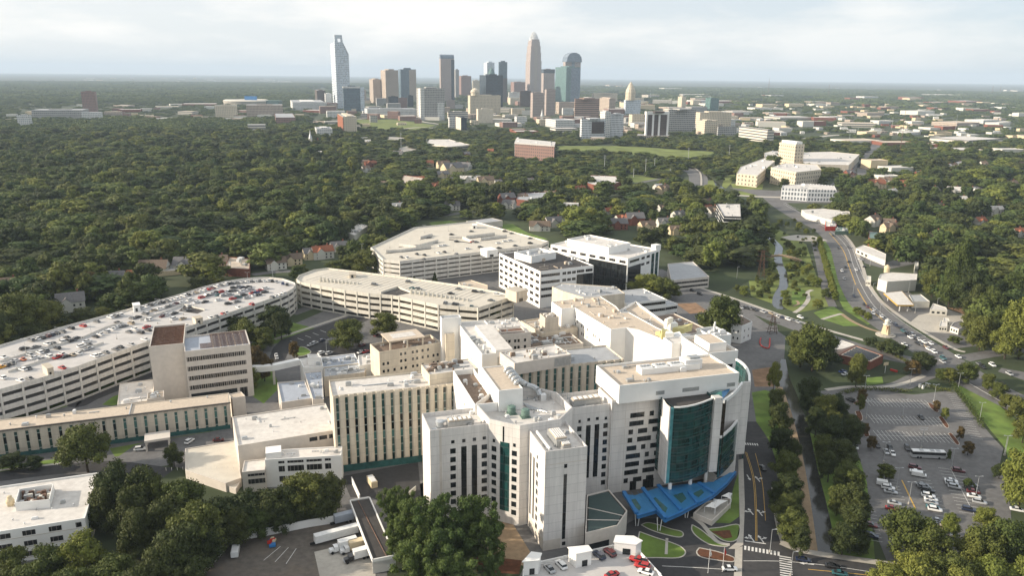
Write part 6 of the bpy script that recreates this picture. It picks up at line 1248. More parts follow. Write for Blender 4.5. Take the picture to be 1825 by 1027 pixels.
# ------------------------------------------------------------------ the city beyond
for nm, w_, g_, fh, bw, wh, ww in (('f_tan', (.46, .38, .31), (.07, .06, .055), 6, 5, .5, .55), ('f_pink', (.42, .345, .31), (.11, .10, .10), 6, 4, .6, .45), ('f_white', (.66, .65, .62), (.16, .18, .20), 6, 5, .5, .55), ('f_cream', (.62, .54, .41), (.15, .13, .11), 6, 6, .45, .4),
    ('f_glass', (.10, .14, .17), (.06, .10, .13), 7, 6, .8, .85), ('f_dark', (.03, .04, .05), (.02, .035, .05), 7, 6, .85, .85), ('f_green', (.13, .20, .19), (.06, .13, .125), 7, 6, .8, .8), ('f_brick', (.27, .16, .13), (.06, .05, .05), 6, 5, .5, .45), ('f_bronze', (.10, .07, .055), (.05, .035, .03), 6, 4, .7, .6), ('f_stripe', (.40, .27, .21), (.09, .07, .06), 7, 300, .5, 1.0), ('f_blue', (.17, .21, .26), (.10, .14, .19), 7, 7, .8, .8), ('f_silver', (.60, .64, .68), (.34, .40, .46), 8, 5, .7, .7), ('f_grey', (.42, .41, .39), (.12, .12, .12), 6, 6, .55, .75), ('f_bands', (.66, .61, .52), (.12, .12, .12), 7, 300, .45, 1.0), ('f_grid', (.70, .71, .72), (.14, .16, .18), 6, 4, .6, .6)):
    gmat(nm, w_, g_, fh, bw, wh, ww, .2 if nm in ('f_glass', 'f_dark', 'f_green', 'f_blue', 'f_silver') else .4, .75, 0, .35)
AZC = math.radians(17)
def solve(c, d, z, px):
    s0 = proj((c.x, c.y, z))[0]; f = lambda t: proj((c.x+d.x*t, c.y+d.y*t, z))[0]
    up = px > s0; lo, hi = 0.0, 900.0
    if (f(hi) > s0) != up: return None
    for _ in range(40):
        md = (lo+hi)/2
        if (f(md) < px) == up: lo = md
        else: hi = md
    return lo
def foot(xl, xm, xr, yb, az=AZC):
    c = P(xm, yb); e = Vector((math.cos(az), math.sin(az), 0)); n = Vector((-e.y, e.x, 0)); w = solve(c, e, 0, xr) or 40
    d = solve(c, n, 0, xl) if xl < xm-.4 else None
    if d is None: d = w*.7
    return [c, c+e*w, c+e*w+n*min(d, w*3.5+60), c+n*min(d, w*3.5+60)]
def tower(name, label, xl, xm, xr, yt, yb, wall='f_tan', roof='roof_grey', cat='tower', group=None, az=AZC, front=0, box=True):
    p = foot(xl, xm, xr, yb, az); h = zat(xm, yb, yt); r, p = bld(name, label, cat, p, h, 0, wall, roof, max(.8, h*.006), max(.5, h*.004), group, True, front, 4)
    if box and h > 25:
        q = inset(p, (p[1]-p[0]).length*.28); MB().prism([(v.x, v.y) for v in q], h-1.5, h+h*.025+1).build('plant_room', wall, r)
    return r, p, h
A = lambda x: 560+x/5.133
B = lambda x: 840+x/5.133
Y = lambda y: 40+y/5.133
# tall glass tower with the open crown
p = foot(590, 602, 625.5, 194); h = zat(602, 194, 61.5); e = (p[1]-p[0]); w = e.length; e.normalize(); n = (p[3]-p[0]); d = n.length; n.normalize()
r = thing('skyscraper', 'tall silver glass skyscraper with open handle-like crown, leftmost of downtown', 'skyscraper', tuple(p[0]))
def prof(pf, d0, d1, m, nm):
    bb = MB(); f = [(p[0]+e*(u*w)+n*(d0*d), v*h) for u, v in pf]; k = [(q+n*((d1-d0)*d), z) for q, z in f]; N_ = len(f)
    bb.face([(q.x, q.y, z) for q, z in f]); bb.face([(q.x, q.y, z) for q, z in k][::-1])
    for i in range(N_): j = (i+1) % N_; bb.face([(f[j][0].x, f[j][0].y, f[j][1]), (f[i][0].x, f[i][0].y, f[i][1]), (k[i][0].x, k[i][0].y, k[i][1]), (k[j][0].x, k[j][0].y, k[j][1])])
    bb.build(nm, m, r)
prof([(0, 0), (1, 0), (1, .735), (.58, .905), (.40, .905), (0, .905)], 0, 1, 'f_silver', 'shaft'); prof([(0, .905), (.22, .905), (.20, 1), (0, 1)], .0, .12, 'f_silver', 'crown_post'); prof([(.46, .905), (.60, .905), (.55, 1), (.48, 1)], 0, .12, 'f_silver', 'crown_post'); prof([(.20, .955), (.48, .955), (.48, 1), (.20, 1)], 0, .12, 'f_silver', 'crown_beam'); prof([(.6, .90), (1.003, .737), (1.003, .728), (.58, .897)], -.01, .6, 'f_blue', 'sloped_glass')
MB().prism([(v.x, v.y) for v in (p[0]+n*d*.02-e*.6, p[0]-e*.05+n*d*.02, p[0]-e*.05+n*d*.98, p[0]-e*.6+n*d*.98)], 0, h*.9).build('west_glass', 'f_silver', r); exclude(p, 10)
TW = [('office_tower', 'white low tower block at the foot of the tall silver skyscraper', 579.5, 581, 592, 166.6, 192, 'f_white'), ('office_tower', 'tan and dark block, far left of downtown skyline', 560, 566, 580.5, 161, 184, 'f_bronze'), ('office_tower', 'grey mid-rise with white cap right of the silver skyscraper', 612.6, 613.5, 643, 154, 198, 'f_glass'), ('apartment_tower', 'small tan tower behind the grey mid-rise', 643, 645, 653, 160, 181, 'f_tan'),
 ('apartment_tower', 'short tan tower with pale corner left of the big tan slab', 659.4, 666, 680, 141, 184, 'f_tan'), ('office_tower', 'big plain tan slab tower with bright left side', 680, 688.6, 711, 124.5, 186, 'f_tan'), ('apartment_tower', 'teal and brown twin apartment tower with white edge', 711, 715, 742.4, 123, 178, 'f_glass'), ('office_block', 'dark low block before the tan slab tower', 692.5, 694, 710, 172, 193, 'f_dark'), ('office_block', 'red brick low block before the teal twin tower', 710, 711, 726, 174, 192, 'f_brick'), ('office_block', 'dark glass low block beside the brick one', 726, 727, 737, 170, 190, 'f_dark'),
 ('apartment_tower', 'broad balconied glass apartment block before the curved-top tower', 743, 750, 793, 157, 214, 'f_grey'), ('office_tower', 'slim grey tower right of the curved-top tower', 810, 812, 818.5, 124, 176, 'f_grey'), ('office_tower', 'brown office block with dark flat top behind the beige steps', 818, 822, 840, 135, 172, 'f_brick'), ('office_tower', 'cream stepped office between brown block and dark glass cube', 842, 843, 855, 143, 176, 'f_cream'),
 ('office_tower', 'dark blue glass cube tower', 854.6, 866, 896, 133.5, 196, 'f_dark'), ('office_tower', 'pale twin slab tower peeping behind the dark glass cube', 862, 868, 881, 111, 180, 'f_silver'), ('office_tower', 'slim flat-topped tower, grey above and dark below, right of the glass cube', 888, 889, 903.5, 110, 182, 'f_glass'), ('office_block', 'brown stepped block left of the crowned tower', 910, 916, 936, 146, 172, 'f_brick'), ('office_block', 'pale low block left of the crowned tower', 906, 907, 926, 164, 185, 'f_white'), ('office_block', 'dark wedge block at the foot of the crowned tower', 926, 927, 946, 162, 190, 'f_bronze'),
 ('office_tower', 'flat dark-topped striped tower right of the crowned tower', 964, 968, 987.5, 123.5, 176, 'f_pink'), ('apartment_tower', 'left of the two pinkish residential towers before the crowned tower', 945, 949, 969, 165, 210, 'f_pink'), ('apartment_tower', 'right of the two pinkish residential towers before the crowned tower', 970, 973, 989, 159, 206, 'f_pink'), ('office_tower', 'bright green glass tower with curved dark right side', 988.5, 1008, 1032, 119, 182, 'f_green'),
 ('office_block', 'brown horizontally striped block right of the green glass tower', 1023, 1024, 1067, 175.5, 213, 'f_stripe'), ('apartment_tower', 'tan and dark slab right of the brown striped block', 1068, 1085, 1096, 175, 202, 'f_tan'), ('office_block', 'low wing of the white gridded complex with dark blind panels', 1033, 1036, 1078, 212, 247, 'f_grid'), ('office_tower', 'tall plain core of the white gridded complex', 1068, 1077, 1087, 199, 245, 'f_white'), ('office_tower', 'right gridded slab of the white complex', 1086, 1087.5, 1110, 203, 244, 'f_grid'),
 ('office_block', 'cream grid-windowed block below the small domed courthouse', 834, 838, 892, 170, 204, 'f_cream'), ('office_block', 'large blank beige block before the courthouse', 849, 852, 879, 194, 219, 'cream_panel'), ('office_block', 'white flat block beside black and cream box', 799, 801, 822, 209, 228, 'f_white'), ('office_block', 'black and cream split box on the field edge', 813, 822, 832, 210, 232, 'f_dark'), ('office_block', 'small pink block behind the balconied apartments', 795, 796, 811, 178, 194, 'f_pink'), ('office_block', 'low white columned hall before the pinkish towers', 972, 990, 1024, 214, 228, 'f_white'),
 ('office_tower', 'grey office with fine window grid behind the bronze tower', 1188, 1190, 1238, 195, 234, 'f_grey'), ('office_tower', 'bright cream slim tower on the right of downtown', 1207, 1214, 1221.5, 172.5, 197, 'f_cream'), ('office_tower', 'small teal glass block alone right of downtown', 1256, 1265, 1280, 174.6, 198, 'f_green'), ('hospital_block', 'broad cream and grey block behind the drum-cornered one', 1236, 1246, 1302, 200, 230, 'f_cream'), ('hospital_block', 'cream block with rounded corners before the broad grey block', 1240, 1255, 1278, 215, 240, 'f_cream'), ('parking_block', 'long curved white striped parking block right of downtown', 1306, 1366, 1378, 232, 254, 'f_bands'), ('parking_block', 'teal striped low wing beside the striped parking block', 1277, 1279, 1312, 226, 241, 'f_grey'),
 ('hotel_tower', 'pale cream tower block with square window grid on the right', 1385, 1414, 1429.5, 257, 301, 'f_cream'), ('brick_tower', 'dark red brick tower alone on the left horizon', 147, 148.5, 173, 163, 201, 'f_brick'), ('apartment_tower', 'small white and grey tower at the far left edge', 30, 32, 55, 205, 226, 'f_white'), ('apartment_block', 'orange and white striped apartment tower by the green field', 603, 613, 636.5, 208, 239, 'f_cream'), ('apartment_block', 'small white block with cut corners left of the orange tower', 562, 565, 593, 229, 248, 'f_white'), ('office_block', 'white office with teal band in the left trees', 440, 442, 474, 222, 236, 'f_bands'), ('apartment_block', 'long tan apartment block below the stadium', 436, 440, 505, 187, 208, 'f_tan'), ('office_block', 'cream block left of the tan apartments', 381, 384, 423, 188, 210, 'f_cream'), ('office_block', 'brick low block right of the tan apartments', 489, 492, 527, 209, 223, 'f_brick'), ('warehouse', 'long low white block left of the silver skyscraper', 518, 522, 580, 182, 196, 'f_white'), ('office_block', 'white base block below the red brick tower', 144, 146, 180, 200, 213, 'f_white'), ('apartment_block', 'grey mid-rise row left of the red brick tower', 53, 58, 148, 196, 213, 'f_grey'),
 ('office_block', 'pale block behind the striped brown block', 1054, 1058, 1100, 166, 182, 'f_cream'), ('office_block', 'brown low hall right of the green tower', 990, 996, 1024, 182, 203, 'f_tan'), ('office_block', 'cream block under the bronze tower on the left', 1120, 1126, 1148, 204, 226, 'f_cream'), ('parking_block', 'long low parking block with white bands behind the field', 797, 800, 834, 199, 212, 'f_bands'), ('office_block', 'white block row at the foot of the tan slab tower', 650, 655, 742, 194, 207, 'f_white')]
for t in TW:
    r, p, h = tower(*t[:8], front=140)
    nm = t[1]
    e = (p[1]-p[0]); w = e.length; e.normalize(); n = (p[3]-p[0]); d = n.length; n.normalize()
    if nm.startswith('teal and brown'): MB().prism([(v.x, v.y) for v in (p[0]-n*.8+e*w*.55, p[1]-n*.8, p[1]+n*.2, p[0]+e*w*.55+n*.2)], 0, h*.98).build('brown_bay', 'f_tan', r); MB().prism([(v.x, v.y) for v in inset(p, w*.3)], h, h*1.05).build('crown', 'f_glass', r)
    if nm.startswith('slim flat-topped'): MB().prism([(v.x, v.y) for v in inset(p, -1)], 0, h*.6).build('lower_shaft', 'f_bronze', r)
    if nm.startswith('flat dark-topped'): MB().prism([(v.x, v.y) for v in inset(p, -1.2)], h*.88, h+2).build('dark_top', 'f_dark', r)
    if nm.startswith('bright green'): MB().prism([(v.x, v.y) for v in (p[0]+e*w*.35-n*1, p[0]+e*w*.7-n*9, p[1]-n*4+e*2, p[1]+n*.5, p[0]+e*w*.35+n*.5)], 0, h*.97).build('curved_front', 'f_blue', r)
    if nm.startswith('pale twin'): c = p[0]+e*w*.55-n*8; MB().lathe((c.x, c.y, h*.62), [(w*.5, 0), (w*.42, h*.12), (w*.25, h*.2), (.5, h*.26)], 12).build('glass_dome', 'f_green', r)
    if nm.startswith('cream grid'): c = p[0]+e*w*.18+n*d*.3; MB().lathe((c.x, c.y, h-1), [(w*.13, 0), (w*.13, h*.16), (w*.15, h*.18), (w*.12, h*.30), (w*.03, h*.40)], 12).build('dome', 'f_cream', r)
    if nm.startswith('grey mid-rise with'): MB().prism([(v.x, v.y) for v in inset(p, -1)], h*.93, h+1).build('white_cap', 'f_white', r); MB().prism([(v.x, v.y) for v in (p[1]-n*2+e*w*.0, p[1]-n*2+e*w*.25, p[2]+e*w*.25, p[2])], 0, h*.98).build('side_wing', 'f_silver', r)
    if nm.startswith('black and cream'): MB().prism([(v.x, v.y) for v in (p[0]-e*1, p[0], p[3], p[3]-e*1)], 0, h+.5).build('cream_wall', 'cream_panel', r)
    if nm.startswith('orange'): MB().prism([(v.x, v.y) for v in (p[0]-e*1.2, p[0]+e*.1, p[3]+e*.1, p[3]-e*1.2)], 0, h*.97).build('orange_side', 'shingle_red', r)
    if nm.startswith('low wing'): 
        for k in range(2): win(r, p[0], p[1], w*(.42+.0*k), w*.95, h*.25, h*.85, 'f_bronze', 'blind_panel', .5, 1.2)
    if nm.startswith('broad balconied'): MB().prism([(v.x, v.y) for v in (p[0]-n*2, p[0]+e*w*.16-n*2, p[0]+e*w*.16+n*d*.5, p[0]+n*d*.5-e*1)], 0, h*1.0).build('white_bay', 'f_white', r); MB().prism([(v.x, v.y) for v in (p[0]+e*w*.68-n*6, p[1]-e*w*.05-n*6, p[1]-e*w*.05+n*2, p[0]+e*w*.68+n*2)], 0, h*.55).build('low_wing', 'f_white', r)
    if nm.startswith('pale cream tower'):
        MB().prism([(v.x, v.y) for v in inset(p, w*.15)], h-.5, h+4).build('white_attic', 'white_wall', r)
# bronze tower with white columns
r, p, h = tower('office_tower', 'dark bronze glass tower with four white corner columns', 1148, 1150, 1189, 200, 246, 'f_bronze'); e = (p[1]-p[0]); w = e.length; e.normalize(); n = Vector((-e.y, e.x, 0))
for f in (0.01, .30, .58, .97): c = p[0]+e*w*f; MB().box((c.x, c.y, 0), (w*.075, 6, h*.93), AZC).build('white_column', 'white_wall', r)
MB().prism([(v.x, v.y) for v in inset(p, -1.5)], h*.91, h+2).build('white_attic', 'white_wall', r)
# curved-top tower
r, p, h = tower('skyscraper', 'pinkish tower with a curved barrel-vault top', 784, 786, 810, 104, 181, 'f_pink', box=False); e = (p[1]-p[0]); w = e.length; e.normalize(); n = (p[3]-p[0]); d = n.length; n.normalize(); bb = MB(); ht = zat(786, 181, 96.5)-h; pr = None
for k in range(9):
    t = k/8; th = math.pi/2*t; s = (p[0]+n*(d*.5*(1-math.cos(th))) , h+ht*math.sin(th)); s2 = (p[0]+n*(d-d*.5*(1-math.cos(th))), h+ht*math.sin(th))
    if pr: 
        for a_, b_, fl in ((pr[0], s, 0), (pr[1], s2, 1)): bb.face([(a_[0].x, a_[0].y, a_[1]), ((a_[0]+e*w).x, (a_[0]+e*w).y, a_[1]), ((b_[0]+e*w).x, (b_[0]+e*w).y, b_[1]), (b_[0].x, b_[0].y, b_[1])])
        for q in (Vector(), e*w): bb.face([((pr[0][0]+q).x, (pr[0][0]+q).y, pr[0][1]), ((pr[1][0]+q).x, (pr[1][0]+q).y, pr[1][1]), ((s2[0]+q).x, (s2[0]+q).y, s2[1]), ((s[0]+q).x, (s[0]+q).y, s[1])])
    pr = (s, s2)
bb.build('vault_roof', 'f_blue', r); MB().prism([(v.x, v.y) for v in (p[1]-e*w*.22-n*1.5, p[1]+e*.8-n*1.5, p[1]+e*.8+n*2, p[1]-e*w*.22+n*2)], 0, h*.98).build('dark_bay', 'f_dark', r)
# crowned tower
pb = foot(936, 944, 964, 172); ht = zat(944, 172, 55); c = sum(pb, Vector())/4; r = thing('skyscraper', 'tallest stepped granite skyscraper with a spiky pale crown', 'skyscraper', (c.x, c.y, 0)); exclude(pb, 10); w = (pb[1]-pb[0]).length
for k, (z0, z1, s) in enumerate(((0, .55, 0), (.55, .68, .04), (.68, .78, .08), (.78, .845, .13), (.845, .88, .17))): MB().prism([(v.x, v.y) for v in inset(pb, w*s)], ht*z0, ht*z1).build('shaft', 'f_pink', r)
bp = inset(pb, w*.33); MB().prism([((v.x-c.x)*1.0+c.x, (v.y-c.y)+c.y) for v in inset(pb, -w*.0)][:0] or [(v.x, v.y) for v in (pb[0]+(pb[1]-pb[0])*.36-Vector((0, 3, 0)), pb[0]+(pb[1]-pb[0])*.64-Vector((0, 3, 0)), pb[0]+(pb[1]-pb[0])*.64+Vector((0, 8, 0)), pb[0]+(pb[1]-pb[0])*.36+Vector((0, 8, 0)))], 0, ht*.80).build('central_bay', 'f_tan', r)
bb = MB()
for rad, zt, n_ in ((.36, .925, 16), (.29, .955, 14), (.2, .98, 10), (.1, 1.0, 6)):
    for k in range(n_): th = 2*math.pi*k/n_; x, y = c.x+w*rad*math.cos(th), c.y+w*rad*math.sin(th); bb.tube((x, y, ht*.86), (x-(x-c.x)*.15, y-(y-c.y)*.15, ht*zt), w*.06, w*.02, 5)
bb.build('crown', 'metal_white', r); MB().lathe((c.x, c.y, ht*.87), [(w*.36, 0), (w*.30, ht*.03), (w*.2, ht*.06), (w*.1, ht*.085)], 12).build('crown_core', 'metal_white', r)
# round-topped tower behind the green one
pb = foot(1002, 1006, 1033, 178); hs = zat(1006, 178, 110); ht = zat(1006, 178, 93); c = sum(pb, Vector())/4; r = thing('skyscraper', 'brown glass tower with a rounded blue dome-like top behind the green tower', 'skyscraper', (c.x, c.y, 0)); w = (pb[1]-pb[0]).length
e = (pb[1]-pb[0]).normalized(); n = Vector((-e.y, e.x, 0)); MB().prism([(v.x, v.y) for v in pb], 0, hs).build('shaft', 'f_pink', r)
bb = MB()
for k in range(7): t0, t1 = k/7*math.pi, (k+1)/7*math.pi; f = lambda t, q: (c.x+(e*(math.cos(t)*-w*.5)+n*q).x, c.y+(e*(math.cos(t)*-w*.5)+n*q).y, hs+(ht-hs)*math.sin(t)**.8 if 0 < t < math.pi else hs); bb.face([f(t0, -w*.4), f(t1, -w*.4), f(t1, w*.4), f(t0, w*.4)]); bb.face([f(t0, -w*.4), f(t1, -w*.4), (f(t1, -w*.4)[0], f(t1, -w*.4)[1], hs), (f(t0, -w*.4)[0], f(t0, -w*.4)[1], hs)])
bb.build('rounded_top', 'f_blue', r); MB().prism([(v.x, v.y) for v in (pb[0]+e*w*.4-n*1.5, pb[0]+e*w*.6-n*1.5, pb[0]+e*w*.6+n, pb[0]+e*w*.4+n)], 0, ht*.99).build('blue_bay', 'f_blue', r)
# domed spire building
r, p, h = tower('office_tower', 'office with arched front and tall pale pyramidal dome on the right of downtown', 1111, 1114, 1141, 178, 206, 'f_silver', box=False); c = sum(p, Vector())/4+Vector((-10, 0, 0)); w = (p[1]-p[0]).length; h2 = zat(1114, 206, 145)
MB().lathe((c.x, c.y, h-1), [(w*.30, 0), (w*.30, (h2-h)*.45), (w*.24, (h2-h)*.62), (w*.12, (h2-h)*.86), (.6, h2-h)], 12).build('dome_spire', 'f_cream', r)
# steeples, arena, stadium
for x, yb, yt, lb in ((965.6, 219, 194, 'slender white church spire before the pinkish towers'), (554, 262, 231, 'grey church steeple rising from the left wood')):
    c = P(x, yb); h = zat(x, yb, yt); r = thing('church_steeple', lb, 'steeple', (c.x, c.y, 0)); s = h*.09; MB().box((c.x, c.y, 0), (s*2, s*2, h*.5)).build('belfry', 'siding', r); MB().lathe((c.x, c.y, h*.5), [(s*1.2, 0), (s*.5, h*.25), (.2, h*.5)], 8).build('spire', 'metal_white' if x > 900 else 'metal_grey', r)
c = P(1003, 202); k_ = c.length/1400; r = thing('arena', 'low arena with bright teal curved roof', 'arena', (c.x, c.y, 0)); MB().lathe((c.x, c.y, 0), [(16*k_, 0), (16*k_, 2.5*k_)], 20).build('wall', 'f_tan', r); MB().lathe((c.x, c.y, 2.5*k_), [(16.5*k_, 0), (12*k_, 2.5*k_), (5*k_, 3.8*k_)], 20).build('roof', 'glass_teal', r)
c = P(440, 187); k_ = c.length/1400; r = thing('stadium', 'pale oval stadium with a dark blue scoreboard near the left horizon', 'stadium', (c.x, c.y, 0)); MB().lathe((c.x, c.y, 0), [(36*k_, 0), (38*k_, 7*k_), (33*k_, 9*k_), (20*k_, 3*k_)], 28, 0, 1, .8).build('bowl', 'f_bands', r); MB().box((c.x+4*k_, c.y+10*k_, 8*k_), (20*k_, 3*k_, 6*k_)).build('scoreboard', 'blue_metal', r); MB().box((c.x+44*k_, c.y, 0), (24*k_, 20*k_, 8*k_)).build('side_hall', 'f_green', r)
# mid-distance blocks on the right
MD = [('apartment_building', 'cream low apartment building with pale roof left of the pale tower block', [(1313, 309), (1350, 313), (1381, 287), (1363, 281), (1320, 297)], 18, 'f_cream', 'roof_white'), ('apartment_building', 'long cream apartment building below the pale tower block', [(1374, 298), (1419, 307), (1464, 302), (1456, 293), (1400, 290)], 25, 'f_cream', 'roof_white'), ('store_building', 'huge pale flat-roofed store right of the pale tower block', [(1428, 271), (1480, 270), (1532, 275), (1513, 294), (1432, 292)], 14, 'tan_panel', 'roof_white'), ('store_building', 'pale flat-roofed store behind the left apartment building', [(1362, 272), (1374, 269), (1388, 269), (1387, 283), (1364, 283)], 14, 'tan_panel', 'roof_white'),
 ('warehouse', 'white long shop block before the apartment building on the avenue', [(1393, 335), (1440, 338), (1491, 339), (1487, 331), (1440, 327), (1395, 330)], 16, 'f_grid', 'roof_white'),
 ('store_building', 'wide white flat roofed store in the middle left trees', [(761, 262), (800, 268), (838, 264), (800, 254), (765, 254)], 8, 'f_bands', 'roof_white'), ('brick_slab', 'red brick slab building with white columns in the middle trees', [(917, 282), (987, 288), (989, 280), (920, 272)], 0, 'f_brick', 'roof_white'), ('brick_building', 'brick flats with pale roof half hidden left of centre', [(714, 341), (748, 342), (755, 331), (720, 326)], 12, 'brick', 'roof_tan'), ('brick_building', 'low dark brick building with grey roof behind the far garage', [(920, 366), (945, 369), (987, 360), (980, 352), (925, 355)], 8, 'brick', 'roof_grey'), ('brick_building', 'brick school building with white stepped roof above the meadow', [(1046, 326), (1068, 331), (1108, 324), (1102, 314), (1052, 312)], 12, 'brick', 'roof_white'),
 ('office_building', 'small black glass office with white roof left of the upper creek', [(1288, 415), (1318, 416), (1317, 390), (1275, 390)], 18, 'curtain_black', 'roof_white'), ('flat_roofed_house', 'white flat roof showing among dark trees left of the far garage', [(618, 424), (632, 430), (656, 412), (640, 408)], 6, 'siding', 'roof_white'), ('apartment_house', 'brick row of flats with white roof lights behind the curved garage', [(400, 492), (446, 495), (447, 475), (410, 472)], 7, 'brick', 'roof_tan'), ('carport', 'long cream carport roof between trees behind the curved garage', [(275, 494), (350, 487), (345, 478), (272, 482)], 4, 'siding_cream', 'roof_white')]
for nm, lb, pl, h, wl, rf in MD:
    if h == 0: h = zat(950, 286, 258)
    r, p = bld(nm, lb, 'building', pts(pl, h if len(pl) > 4 and h > 10 else 0), h, wall=wl, roof=rf, par=.6, front=70)
    clutter(r, p, h-.6, 5, len(lb), 1.8)
    if nm == 'brick_slab':
        a, b = max(((p[i], p[(i+1) % 4]) for i in range(4)), key=lambda s: (s[1]-s[0]).length-(s[0].y+s[1].y)*.1); L = (b-a).length
        for f in (.02, .22, .28, .45, .62, .72, .9, .98): win(r, a, b, f*L-.8, f*L+.8, 0, h+.3, 'white_wall', 'white_column', .5, 1)
        MB().prism([(v.x, v.y) for v in inset(p, -.6)], h-1.5, h+.4).build('white_attic', 'roof_white', r)
    if nm == 'office_building':
        for k in range(4): MB().prism([(v.x, v.y) for v in inset(p, -.25)], 3.4+k*4, 4.1+k*4).build('white_band', 'white_wall', r)
# gabled houses among the trees
HS = []
def house(px, w, d, h, rot, wall, roof, label, chim=True, front=70):
    c = P(*px); r = thing('house', label, 'house', (c.x, c.y, 0)); co, si = math.cos(rot), math.sin(rot); T = lambda x, y, z: (c.x+x*co-y*si, c.y+x*si+y*co, z)
    q = [(-w/2, -d/2), (w/2, -d/2), (w/2, d/2), (-w/2, d/2)]; MB().prism([T(x, y, 0)[:2] for x, y in q], 0, h).build('wall', wall, r)
    k = .6; rh = d*.42; bb = MB(); A0, B0, C0, D0 = [T(sx*(w/2+k), sy*(d/2+k), h-.15) for sx, sy in ((-1, -1), (1, -1), (1, 1), (-1, 1))]; E0, F0 = T(-w/2-k, 0, h+rh), T(w/2+k, 0, h+rh)
    bb.face([A0, B0, F0, E0]).face([C0, D0, E0, F0]).face([A0, D0, C0, B0]); ob = bb.build('roof', roof, r)
    [MB().face([T(sx*w/2, -d/2, h-.1), T(sx*w/2, 0, h+rh*.93), T(sx*w/2, d/2, h-.1)]).build('gable', wall, r) for sx in (-1, 1)]
    # a cross gable to the street
    g = w*.2; bb = MB(); a_, b_, t_, m_ = T(-g-w*.15, -d/2-1.2, h-.2), T(g-w*.15, -d/2-1.2, h-.2), T(-w*.15, -d/2-1.4, h+g*.95), T(-w*.15, 0, h+g*.95)
    bb.face([a_, t_, m_, T(-g-w*.15, -.2, h-.2)]).face([t_, b_, T(g-w*.15, -.2, h-.2), m_]).build('dormer_roof', roof, r); MB().prism([T(x, y, 0)[:2] for x, y in ((-g*.9-w*.15, -d/2-1), (g*.9-w*.15, -d/2-1), (g*.9-w*.15, -d/2+.5), (-g*.9-w*.15, -d/2+.5))], 0, h-.1).face([T(-g*.9-w*.15, -d/2-1, h-.12), T(g*.9-w*.15, -d/2-1, h-.12), T(-w*.15, -d/2-1, h+g*.8)]).build('bay', wall, r)
    if chim: MB().prism([T(x, y, 0)[:2] for x, y in ((w*.25, .2), (w*.25+1.1, .2), (w*.25+1.1, 1.3), (w*.25, 1.3))], h, h+rh+1.4).build('chimney', 'brick', ob)
    for f in (-.32, .12, .34):
        for z in ((1.0, 3.8) if h > 5 else (1.0,)): a, b = Vector(T(-w/2, -d/2, 0)), Vector(T(w/2, -d/2, 0)); win(r, a, b, w*(f+.5)-.6, w*(f+.5)+.6, z, z+1.5)
    exclude([Vector(T(*s, 0)) for s in q], 3, 36 if px[1] > 430 else front)
